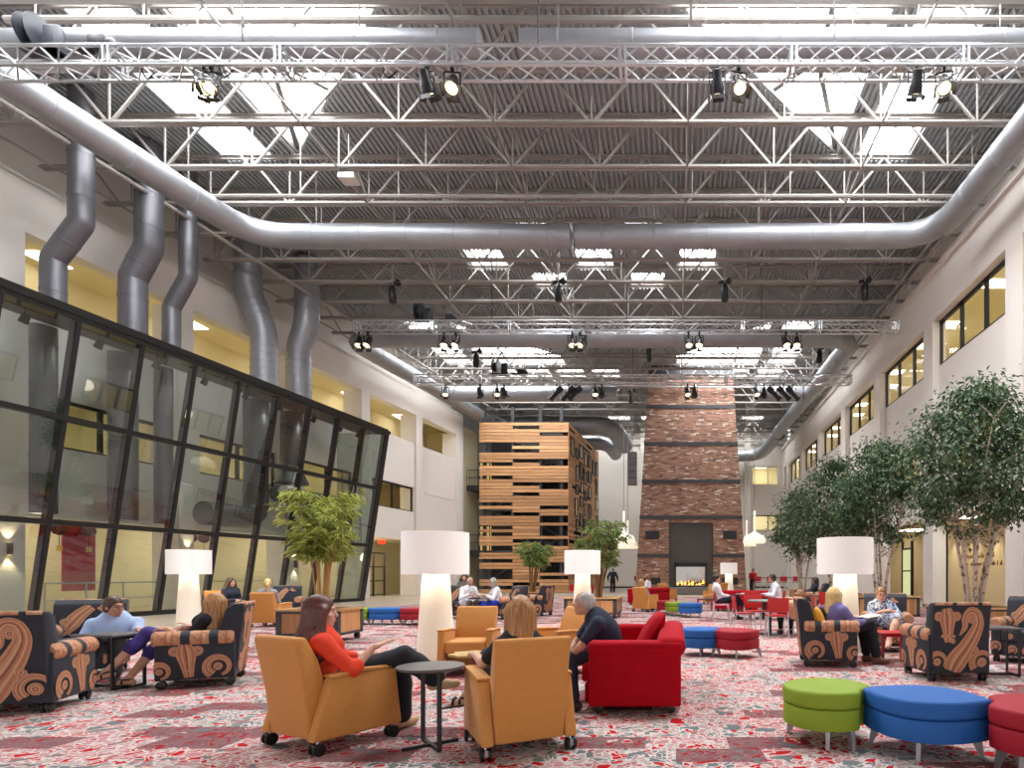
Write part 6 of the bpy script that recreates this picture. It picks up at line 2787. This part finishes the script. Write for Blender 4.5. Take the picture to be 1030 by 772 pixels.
    if hs != 'none':
        sk_r = np.array((.075, .094, .092)) * S + hi
        P2 = [('ell', hp(0, -.022, .034), HR, sk_r, 0)]
        if hs == 'short':
            P2 += [('ell', hp(0, -.05, -.02), HR, np.array((.074, .062, .06)) * S + hi * .6, .02), ('sub', hp(0, .105, -.045), HR, np.array((.12, .09, .108)) * S), ('sub', hp(0, .02, -.13), HR, np.array((.12, .1, .09)) * S)]
        elif hs == 'balding':
            P2 = [('ell', hp(0, -.022, .022), HR, np.array((.0755, .0945, .088)) * S + .006, 0), ('ell', hp(0, -.05, -.02), HR, np.array((.072, .058, .05)) * S + .006, .02),
                  ('sub', hp(0, .11, -.03), HR, np.array((.12, .105, .13)) * S), ('sub', hp(0, .06, .12), HR, np.array((.066, .09, .09)) * S), ('sub', hp(0, .02, -.12), HR, np.array((.12, .1, .09)) * S)]
        elif hs in ('long', 'wavy', 'bob', 'pony'):
            ln = {'long': .34, 'wavy': .33, 'bob': .17, 'pony': .1}[hs] * look.get('hair_len', 1)
            P2 += [('sub', hp(0, .105, -.045), HR, np.array((.068, .09, .115)) * S)]
            if hs == 'pony':
                P2 += [('cap', hp(0, -.1, .03), hp(0, -.15, -.03), .028, .035, .02), ('cap', hp(0, -.15, -.03), hp(0, -.13, -.22), .036, .012, .02), ('sub', hp(0, .03, -.12), HR, np.array((.12, .1, .09)) * S)]
            else:
                for a, b, q in ((-.072, -.02, 1), (.072, -.02, 1), (-.05, -.075, 1), (.05, -.075, 1), (0, -.09, 1), (-.078, .02, .8), (.078, .02, .8)):
                    e = hp(a * (1.12 if hs != 'wavy' else 1.35), b - .015, -.02) - np.array((0, 0, 1)) * ln * q
                    if hs == 'wavy':
                        k1 = hp(a * 1.35, b - .03, -.02) - np.array((0, 0, 1)) * ln * .45 * q
                        P2 += [('cap', hp(a, b, .02), k1, .034 * S, .05 * S, .03), ('cap', k1, e, .052 * S, .036 * S, .03)]
                        for z in range(4):
                            aa = z * 1.7 + a * 30
                            P2 += [('ell', hp(a * 1.5, b - .03, -.02) + hr * .02 * math.cos(aa) + hfw * .02 * math.sin(aa) - np.array((0, 0, 1)) * ln * (.3 + .22 * z) * q, HR, np.array((.034, .034, .03)) * S, .02)]
                    else:
                        P2 += [('cap', hp(a, b, .02), e, .036 * S, .036 * S, .04)]
        sdf_obj('hair', P2, min(h, .010), hm, root, org)
    # clothes
    for (nm, parts, infl, mm) in look['wear']:
        pr, tail = [], []
        for q in parts:
            if q == 'torso':
                pr += torso(infl)
            elif q == 'collar':
                pr += [('cap', nk - up * .035 * S, nk + up * .03 * S + fw * .006, .066 * S + infl * .3, .06 * S, .02)]
            elif q[0] == 'arms':
                pr += arm('L', infl, q[1]) + arm('R', infl, q[1])
            elif q[0] == 'legs':
                pr += leg('L', infl, q[1], flare=q[2] if len(q) > 2 else 0) + leg('R', infl, q[1], flare=q[2] if len(q) > 2 else 0)
            elif q == 'pelvis':
                pr += [('ell', pel + up * .0, TR, np.array((.168, .128, .125)) * S + infl, .04)]
            elif q == 'skirt':
                for n in 'LR':
                    pr += [('cap', hip[n], hip[n] + (J['k' + n] - hip[n]) * .95, .1 * S + infl, .075 * S + infl, .08)]
            elif q[0] == 'cutup':      # keep what is above a height along the spine
                tail.append(('cut', pel + up * q[1], -up))
            elif q[0] == 'cutdown':
                tail.append(('cut', pel + up * q[1], up))
        sdf_obj(nm, pr + tail, h, mm, root, org)
    sm = look.get('shoe')
    if sm is not None:
        for n in 'LR':
            a = J['a' + n]
            t = nrm(J.get('t' + n, fw))
            if look.get('sandal'):
                m = MB()
                heel = a - np.array((0, 0, .075 * S)) - t * .05
                s0 = np.cross(t, (0, 0, 1)) * .04
                m.hexa([tuple(heel - s0 - org), tuple(heel + s0 - org), tuple(heel + s0 + t * .25 - org), tuple(heel - s0 + t * .25 - org)] +
                       [tuple(p + np.array((0, 0, .014)) - org) for p in (heel - s0, heel + s0, heel + s0 + t * .25, heel - s0 + t * .25)])
                for f in (.09, .15):
                    c = heel + t * f + np.array((0, 0, .02))
                    m.tube([tuple(c + s0 * 1.0 * math.cos(w) + np.array((0, 0, .058 * math.sin(w))) - org) for w in np.linspace(0, PI, 9)], .011, 6)
                c = a + np.array((0, 0, -.005))
                m.tube([tuple(c + (s0 * math.cos(w) + t * .042 * math.sin(w)) * 1.02 - org) for w in np.linspace(0, 2 * PI, 13)], .010, 6)
                m.build('sandal', sm, root)
            else:
                heel = a - np.array((0, 0, .045 * S)) - t * .035
                top = look.get('shoe_top', .5)
                pr = foot(n, .008) + [('cap', heel - t * .0, heel + t * .19 * S, .036 * S, .028 * S, .01), ('cut', a + np.array((0, 0, .01 if top > .3 else -.025)), np.array((0, 0, 1.)) - t * .3)]
                sdf_obj('shoe', pr, min(h, .009), sm, root, org)
    if look.get('glasses'):
        m = MB()
        for s in (-1, 1):
            c = hp(s * .032, .092, .004)
            m.tube([tuple(c + hr * .021 * math.cos(w) + hu * .015 * math.sin(w) - org) for w in np.linspace(0, 2 * PI, 13)], .0022, 5)
            m.tube([tuple(hp(s * .054, .088, .008) - org), tuple(hp(s * .076, -.01, .008) - org)], .002, 5)
        m.tube([tuple(hp(-.011, .095, .006) - org), tuple(hp(.011, .095, .006) - org)], .002, 5)
        m.build('eyeglasses', BLACK, root)
    if look.get('lanyard'):
        m = MB()
        q0 = nk + up * .01
        pts = [q0 + rt * .06 - fw * .03, q0 + rt * .075 + fw * .06, ch + rt * .03 + fw * .135 * S, mid + fw * .135 * S + up * .05, ch - rt * .03 + fw * .135 * S, q0 - rt * .075 + fw * .06, q0 - rt * .06 - fw * .03]
        m.tube([tuple(p - org) for p in pts], .006, 5)
        m.build('lanyard', look['lanyard'], root)
        m = MB()
        c = mid + fw * .14 * S + up * .02
        m.hexa([tuple(c + rt * a * .028 + fw * b * .003 + up * z * .04 - org) for z in (-1, 1) for a, b in ((-1, -1), (1, -1), (1, 1), (-1, 1))])
        m.build('badge', mat('white badge', (236, 234, 230), .5), root, smooth=False)
    return root


def seated(x, y, fx, fy, seat=.44, lean=.12, arms='lap', cross=False, yaw=0.0, s=1.0, pitch=0.0, sw=0.0):
    """template for people who sit: returns world joints"""
    f = nrm((fx, fy, 0))
    r = np.array((f[1], -f[0], 0))
    o = np.array((x, y, 0.0))

    def q(a, b, c):
        return o + r * a + f * b + np.array((0, 0, c))
    pel = q(0, 0, seat + .085)
    nk = q(0, -math.sin(lean) * .47 * s, seat + .085 + math.cos(lean) * .47 * s)
    hd = nk + f * (.03 + .05 * (lean < 0)) + np.array((0, 0, .155 * s))
    cy, sy = math.cos(yaw), math.sin(yaw)
    hf = f * cy + r * sy + np.array((0, 0, pitch))
    J = dict(pel=pel, nk=nk, hd=hd, fw=f, hf=hf)
    z = seat + .10
    if cross:
        J.update(kR=q(.02, .43, z + .10), aR=q(-.12, .66, .34), tR=f * .8 - r * .3 - np.array((0, 0, .25)), kL=q(-.09, .43, z), aL=q(-.07, .46, .085), tL=f)
    else:
        J.update(kL=q(-.11, .43, z - .01), aL=q(-.10, .45, .085), kR=q(.11, .43, z - .01), aR=q(.12, .42, .085), tL=f, tR=f)
    if arms == 'lap':
        J.update(wL=q(-.05, .24, z + .10), wR=q(.05, .25, z + .11), dL=f * .5 + r * .8, dR=f * .5 - r * .8)
    elif arms == 'table':
        J.update(wL=q(-.13, .42, max(z + .15, .70)), wR=q(.13, .42, max(z + .15, .70)), dL=f + r * .3, dR=f - r * .3)
    elif arms == 'rest':
        J.update(wL=q(-.27, .22, seat + .21), wR=q(.27, .22, seat + .21), dL=f, dR=f)
    elif arms == 'clasp':
        J.update(wL=q(-.06, .30, seat + .40), wR=q(.06, .30, seat + .40), dL=f * .3 + r, dR=f * .3 - r)
    return J


H_AUB = hairmat('auburn hair', (58, 26, 24), (112, 58, 48))
H_HON = hairmat('honey brown hair', (120, 76, 40), (196, 146, 92))
H_GRY = hairmat('grey hair', (150, 146, 142), (196, 192, 188))
H_DBR = hairmat('dark brown hair', (48, 32, 24), (92, 64, 46))
H_BLD = hairmat('blonde hair', (196, 156, 92), (236, 208, 150))
H_RED = hairmat('light auburn hair', (104, 62, 38), (158, 106, 68))
H_BLK = hairmat('near black hair', (22, 18, 18), (48, 38, 36))

# --- woman in red-orange, foreground left
human('woman with long auburn hair in a red-orange blouse, gesturing from a mustard armchair', dict(
    pel=(-2.62, 4.50, .49), nk=(-2.655, 4.40, .855), hd=(-2.625, 4.42, .985), fw=(.80, .60, 0), hf=(.93, .36, -.02),
    sR=(-2.54, 4.275, .775), eR=(-2.38, 4.38, .565), wR=(-2.285, 4.50, .715), dR=(.85, .2, .42), uR=(.1, -.2, 1),
    sL=(-2.76, 4.54, .775), eL=(-2.62, 4.74, .60), wL=(-2.43, 4.82, .62),
    kR=(-2.16, 4.74, .625), aR=(-1.93, 4.82, .425), tR=(.95, .1, .05), kL=(-2.24, 4.86, .52), aL=(-2.27, 4.92, .09), tL=(.4, .9, 0)),
    dict(fem=True, hair='wavy', hair_m=H_AUB, skin=SKIN, curl=.25, hair_len=1.15, shoe=mat('beige flat shoe', (190, 160, 120), .6), shoe_top=.2, wear=[
        ('trousers', ['pelvis', ('legs', 1.92, .035)], .014, cloth('black trousers', (24, 25, 32))),
        ('blouse', ['torso', ('arms', 1.22), ('cutup', -.06)], .016, cloth('red-orange blouse', (224, 62, 30)))]), h=.0085)
# --- woman from behind, foreground centre
human('woman with long straight honey hair and black top, seen from behind in a mustard armchair', dict(
    pel=(-1.19, 4.50, .47), nk=(-1.145, 4.40, .82), hd=(-1.155, 4.43, .98), fw=(-.45, .88, 0), hf=(-.30, .95, -.05),
    sL=(-1.285, 4.36, .735), eL=(-1.44, 4.45, .605), wL=(-1.58, 4.70, .63), sR=(-.985, 4.44, .735), eR=(-.92, 4.66, .60), wR=(-1.10, 4.85, .63),
    kL=(-1.52, 4.86, .60), aL=(-1.735, 4.93, .26), tL=(-.9, .1, -.15), kR=(-1.33, 4.93, .52), aR=(-1.35, 5.0, .09), tR=(-.6, .8, 0)),
    dict(fem=True, hair='long', hair_m=H_HON, skin=SKIN, hair_len=.95, shoe=mat('black sandal leather', (26, 26, 28), .5), sandal=True, wear=[
        ('trousers', ['pelvis', ('legs', 1.6)], .012, cloth('dark jeans', (46, 52, 66))),
        ('top', ['torso', ('arms', .62), ('cutup', -.06)], .014, cloth('black top', (26, 26, 32)))]), h=.0085)
# --- grey-haired man on the red sofa
human('grey-haired man in a navy polo and lanyard leaning forward on the red sofa', dict(
    pel=(-.66, 5.98, .52), nk=(-.80, 5.84, .875), hd=(-.905, 5.82, .985), fw=(-.95, -.12, 0), hf=(-.99, .06, -.05),
    sL=(-.745, 5.66, .80), eL=(-.90, 5.60, .58), wL=(-1.04, 5.66, .47), dL=(-.7, .7, -.1), sR=(-.84, 6.02, .80), eR=(-1.0, 6.0, .58), wR=(-1.08, 5.78, .475), dR=(-.7, -.6, -.1),
    kL=(-1.02, 5.62, .475), aL=(-.95, 5.52, .09), tL=(-.9, -.35, 0), kR=(-1.08, 6.02, .49), aR=(-1.05, 6.0, .09), tR=(-1, 0, 0)),
    dict(hair='balding', hair_m=H_GRY, skin=SKIN2, curl=.9, slump=-.05, lanyard=cloth('pale lanyard', (196, 204, 216)), shoe=mat('dark brown shoe', (52, 40, 36), .5), wear=[
        ('jeans', ['pelvis', ('legs', 1.94, .012)], .014, cloth('dark denim', (38, 46, 62))),
        ('polo_shirt', ['torso', 'collar', ('arms', .66), ('cutup', -.05)], .015, cloth('navy polo', (34, 40, 62)))]), h=.0095)
# --- man in light blue shirt, left
human('man with glasses in a light blue shirt sitting in the left paisley armchair', dict(
    pel=(-6.84, 7.2, .44), nk=(-6.81, 7.26, .75), hd=(-6.77, 7.19, .872), fw=(.62, -.78, 0), hf=(.97, -.18, -.05),
    sR=(-6.965, 7.12, .675), eR=(-7.01, 7.02, .46), wR=(-6.82, 6.86, .54), sL=(-6.645, 7.36, .675), eL=(-6.52, 7.24, .50), wL=(-6.39, 7.08, .615), dL=(.9, .1, -.1),
    kR=(-6.70, 6.84, .52), aR=(-6.60, 6.70, .09), tR=(.6, -.6, 0), kL=(-6.56, 7.0, .52), aL=(-6.57, 6.98, .09), tL=(.8, -.5, 0)),
    dict(hair='short', hair_m=H_DBR, skin=SKIN2, glasses=True, shoe=mat('black shoe', (26, 24, 24), .45), wear=[
        ('trousers', ['pelvis', ('legs', 1.93, .02)], .014, cloth('charcoal trousers', (56, 56, 60))),
        ('shirt', ['torso', 'collar', ('arms', 1.9), ('cutup', -.05)], .014, cloth('light blue shirt', (176, 196, 232)))]), h=.0105)
# --- woman in black with sandals, left
human('woman with blonde-brown hair, black top and purple trousers in the left side-view paisley armchair', dict(
    pel=(-5.55, 6.98, .47), nk=(-5.44, 7.02, .81), hd=(-5.405, 6.98, .915), fw=(-.93, -.30, 0), hf=(-.95, .15, -.05),
    sL=(-5.42, 6.87, .745), eL=(-5.56, 6.78, .53), wL=(-5.72, 6.70, .655), dL=(-1, 0, -.05), sR=(-5.47, 7.17, .745), eR=(-5.60, 7.24, .52), wR=(-5.8, 7.15, .64),
    kL=(-6.0, 6.78, .60), aL=(-6.22, 6.52, .20), tL=(-.75, -.4, -.3), kR=(-5.98, 6.98, .53), aR=(-6.12, 6.66, .10), tR=(-.9, -.3, 0)),
    dict(fem=True, hair='long', hair_m=H_HON, skin=SKIN, hair_len=.75, shoe=BLACK, sandal=True, wear=[
        ('trousers', ['pelvis', ('legs', 1.45)], .012, cloth('purple trousers', (66, 50, 128))),
        ('top', ['torso', ('arms', 1.45), ('cutup', -.06)], .014, cloth('black blouse', (24, 24, 28)))]), h=.0105)
# --- blonde woman in lavender, right
human('blonde woman in a lavender cardigan seen from behind in the right paisley armchair', dict(
    pel=(2.32, 8.46, .48), nk=(2.23, 8.46, .835), hd=(2.25, 8.47, .955), fw=(.92, .35, 0), hf=(.85, .52, -.08),
    sR=(2.33, 8.31, .765), eR=(2.48, 8.28, .58), wR=(2.68, 8.42, .60), sL=(2.17, 8.62, .765), eL=(2.36, 8.76, .6), wL=(2.6, 8.72, .64),
    kR=(2.74, 8.42, .57), aR=(2.82, 8.38, .10), kL=(2.70, 8.66, .56), aL=(2.78, 8.7, .09), tR=(.9, -.2, 0), tL=(.9, .2, 0)),
    dict(fem=True, hair='long', hair_m=H_BLD, skin=SKIN, hair_len=.62, shoe=mat('brown shoe', (110, 76, 56), .6), wear=[
        ('trousers', ['pelvis', ('legs', 1.9, .02)], .012, cloth('black slacks', (26, 24, 30))),
        ('cardigan', ['torso', ('arms', 1.8), ('cutup', -.08)], .016, cloth('lavender knit', (112, 106, 160)))]), h=.0115)
# --- woman in patterned dress, right
DRESS = blotch('navy and white printed dress', (44, 62, 104), (206, 216, 232), 30.0, .5)
human('woman with short auburn hair in a navy and white patterned dress with crossed legs', dict(
    pel=(3.42, 9.92, .46), nk=(3.42, 9.94, .80), hd=(3.40, 9.87, .925), fw=(-.15, -.98, 0), hf=(-.30, -.95, -.04),
    eL=(3.65, 9.76, .59), wL=(3.45, 9.62, .69), dL=(-.9, -.2, -.1), eR=(3.17, 9.78, .58), wR=(3.36, 9.60, .68), dR=(.9, -.2, -.05),
    kR=(3.50, 9.44, .57), aR=(3.30, 9.24, .26), tR=(-.4, -.7, -.35), kL=(3.52, 9.48, .49), aL=(3.56, 9.30, .09), tL=(.1, -1, -.1)),
    dict(fem=True, hair='short', hair_m=H_RED, skin=SKIN, glasses=True, belly=.9, shoe=mat('nude shoe', (206, 168, 144), .6), shoe_top=.2, wear=[
        ('dress', ['torso', 'pelvis', 'skirt', ('arms', 1.35)], .016, DRESS)]), h=.0115)
# --- two men at the farther cafe table
J = seated(1.25, 16.7, 1, 0, .44, .32, 'lap', True, 0)
human('dark-haired man in a white shirt leaning back with crossed legs at the farther cafe table', J,
      dict(hair='short', hair_m=H_BLK, skin=SKIN2, shoe=mat('black shoe', (26, 24, 24), .45), wear=[
          ('trousers', ['pelvis', ('legs', 1.93, .015)], .014, cloth('navy trousers', (34, 34, 52))),
          ('shirt', ['torso', 'collar', ('arms', 1.9), ('cutup', -.05)], .014, cloth('white shirt', (226, 226, 232)))]), h=.017)
J = seated(2.86, 16.75, -1, -.05, .44, -.2, 'table', False, 0)
human('dark-haired man in a white shirt leaning over the farther cafe table from the right', J,
      dict(hair='short', hair_m=H_BLK, skin=SKIN2, shoe=mat('black shoe', (26, 24, 24), .45), wear=[
          ('trousers', ['pelvis', ('legs', 1.93, .015)], .014, cloth('dark trousers', (40, 40, 46))),
          ('shirt', ['torso', 'collar', ('arms', 1.9), ('cutup', -.05)], .014, cloth('white shirt', (226, 226, 232)))]), h=.017)
# --- group before the tower
J = seated(-5.98, 16.95, .75, -.66, .38, -.38, 'table', False, .1, pitch=-.45)
human('grey balding man in a white coat with red lanyard, writing at a laptop table', J,
      dict(hair='balding', hair_m=H_GRY, skin=SKIN2, lanyard=cloth('red lanyard', (190, 40, 60)), shoe=mat('black shoe', (26, 24, 24), .45), wear=[
          ('trousers', ['pelvis', ('legs', 1.93, .015)], .014, cloth('taupe trousers', (112, 96, 84))),
          ('white_coat', ['torso', 'collar', ('arms', 1.9), ('legs', .75), ('cutup', -.3)], .018, cloth('white coat', (232, 232, 236)))]), h=.017)
J = seated(-4.98, 16.72, -.85, -.5, .36, -.2, 'table', False, .2, s=.95)
human('woman with grey bob, white top and bright blue trousers at a laptop table', J,
      dict(fem=True, hair='bob', hair_len=.6, hair_m=hairmat('ash grey hair', (120, 110, 98), (168, 160, 148)), skin=SKIN, shoe=mat('black shoe', (26, 24, 24), .45), wear=[
          ('trousers', ['pelvis', ('legs', 1.9, .015)], .014, cloth('cobalt trousers', (28, 56, 176))),
          ('top', ['torso', ('arms', 1.6), ('cutup', -.06)], .014, cloth('white top', (232, 232, 236)))]), h=.017)
J = seated(-6.95, 19.6, .5, -.86, .45, .1, 'lap', False, .4)
human('dark-haired woman sitting behind the man in the white coat', J,
      dict(fem=True, hair='wavy', hair_len=.6, hair_m=H_DBR, skin=SKIN, shoe=mat('black shoe', (26, 24, 24), .45), wear=[
          ('trousers', ['pelvis', ('legs', 1.9)], .014, cloth('grey trousers', (70, 70, 74))),
          ('top', ['torso', ('arms', 1.8), ('cutup', -.06)], .014, cloth('grey top', (90, 84, 84)))]), h=.019)
# --- left back pair
J = seated(-11.65, 15.62, .88, -.3, .38, .06, 'lap', False, -.1, s=.93)
human('woman with wavy dark hair in a dark jacket in the far left mustard armchair', J,
      dict(fem=True, hair='wavy', hair_len=.8, hair_m=H_DBR, skin=SKIN, shoe=BLACK, wear=[
          ('trousers', ['pelvis', ('legs', 1.9)], .014, cloth('black slacks', (26, 24, 30))),
          ('jacket', ['torso', ('arms', 1.85), ('cutup', -.08)], .018, cloth('dark slate jacket', (40, 46, 58)))]), h=.016)
J = seated(-9.95, 14.6, -.1, 1, .38, .25, 'lap', False, -.5, s=.92)
human('blonde person with tied-back hair and grey top seen from behind, left of the bamboo', J,
      dict(fem=True, hair='pony', hair_m=H_BLD, skin=SKIN, shoe=BLACK, wear=[
          ('trousers', ['pelvis', ('legs', 1.9)], .014, cloth('black slacks', (26, 24, 30))),
          ('top', ['torso', ('arms', 1.85), ('cutup', -.08)], .016, cloth('grey knit', (150, 150, 156)))]), h=.016)
# --- people near the fireplace
J = seated(-1.12, 20.35, .45, .89, .40, .35, 'lap', False, .3, s=.82)
human('person with light brown hair in the far mustard armchair, only the head showing', J,
      dict(fem=True, hair='bob', hair_m=H_HON, skin=SKIN, shoe=BLACK, wear=[
          ('trousers', ['pelvis', ('legs', 1.9)], .014, cloth('black slacks', (26, 24, 30))),
          ('top', ['torso', ('arms', 1.85), ('cutup', -.08)], .016, cloth('grey knit', (150, 150, 156)))]), h=.022)
J = seated(-1.2, 25.1, -.8, .2, .44, .05, 'lap', False, .2)
human('auburn-haired person in a white top on the farthest red sofa', J,
      dict(fem=True, hair='bob', hair_m=H_RED, skin=SKIN, shoe=BLACK, wear=[
          ('trousers', ['pelvis', ('legs', 1.9)], .014, cloth('black slacks', (26, 24, 30))),
          ('top', ['torso', ('arms', 1.85), ('cutup', -.08)], .016, cloth('white top', (232, 232, 236)))]), h=.022)
J = seated(4.9, 38.0, -.2, -1, .78, .0, 'lap', False, .2)
human('tiny far person in red at the long bar table right of the chimney', J,
      dict(hair='short', hair_m=H_BLK, skin=SKIN2, shoe=BLACK, wear=[
          ('trousers', ['pelvis', ('legs', 1.9)], .014, cloth('black slacks', (26, 24, 30))),
          ('top', ['torso', ('arms', 1.85), ('cutup', -.08)], .016, cloth('red sweater', (176, 24, 34)))]), h=.024)
J = seated(4.85, 21.6, -.95, .1, .40, .5, 'lap', False, 0, s=.95)
human('black-haired person in a dark jacket sitting beside the farther trees', J,
      dict(hair='bob', hair_m=H_BLK, skin=SKIN2, shoe=BLACK, wear=[
          ('trousers', ['pelvis', ('legs', 1.9)], .014, cloth('black slacks', (26, 24, 30))),
          ('jacket', ['torso', ('arms', 1.85), ('cutup', -.08)], .018, cloth('dark navy jacket', (34, 40, 62)))]), h=.022)
J = seated(2.42, 12.3, -.2, .97, .36, .95, 'clasp', False, -.3, s=.9)
human('person with light auburn hair resting behind the lavender woman\'s armchair', J,
      dict(fem=True, hair='bob', hair_m=H_RED, skin=SKIN, shoe=BLACK, wear=[
          ('trousers', ['pelvis', ('legs', 1.9)], .014, cloth('black slacks', (26, 24, 30))),
          ('top', ['torso', ('arms', .6), ('cutup', -.08)], .016, cloth('peach top', (206, 160, 130)))]), h=.02)
# --- the walking man
wx, wy = -4.30, 40.5
human('man in dark clothes walking away before the end wall', dict(
    pel=(wx, wy, .88), nk=(wx, wy + .03, 1.40), hd=(wx + .02, wy + .07, 1.545), fw=(.1, 1, 0), hf=(.1, 1, -.1),
    wL=(wx - .33, wy + .1, .86), wR=(wx + .33, wy + .05, .86), aL=(wx - .08, wy - .16, .10), aR=(wx + .06, wy + .26, .09), kL=(wx - .09, wy + .02, .49), kR=(wx + .08, wy + .2, .49), tL=(0, 1, -.2), tR=(0, 1, 0)),
    dict(hair='balding', hair_m=hairmat('dark grey hair', (92, 88, 86), (140, 136, 132)), skin=SKIN2, limb=1.25, belly=1.1, shoe=BLACK, wear=[
        ('trousers', ['pelvis', ('legs', 1.95, .02)], .016, cloth('near black trousers', (30, 28, 32))),
        ('jacket', ['torso', ('arms', 1.8), ('cutup', -.1)], .022, cloth('midnight jumper', (26, 32, 50)))]), h=.02)
# ================================================================== daylight and camera
w = bpy.data.worlds.new('overcast sky')
w.use_nodes = True
bg = w.node_tree.nodes['Background']
bg.inputs[0].default_value = (.95, .98, 1.0, 1)
bg.inputs[1].default_value = 0.85
SC.world = w
cam = bpy.data.cameras.new('camera')
cam.sensor_fit = 'HORIZONTAL'
cam.sensor_width = 36
cam.lens = F / 1030 * 36
cam.shift_x = (515 - CX) / 1030
cam.shift_y = (CY - 386) / 1030
cam.clip_start = .1
cam.clip_end = 300
co = bpy.data.objects.new('camera', cam)
COL.objects.link(co)
co.location = (0, 0, EYE)
co.rotation_euler = (PI / 2, 0, 0)
SC.camera = co
v = SC.view_settings
v.view_transform = 'Standard'
v.look = 'None'
v.exposure = 0.62
v.gamma = 1.0
v.use_curve_mapping = False
SC.cycles.max_bounces = 8
SC.cycles.diffuse_bounces = 5
SC.cycles.transparent_max_bounces = 12
SC.cycles.use_denoising = True
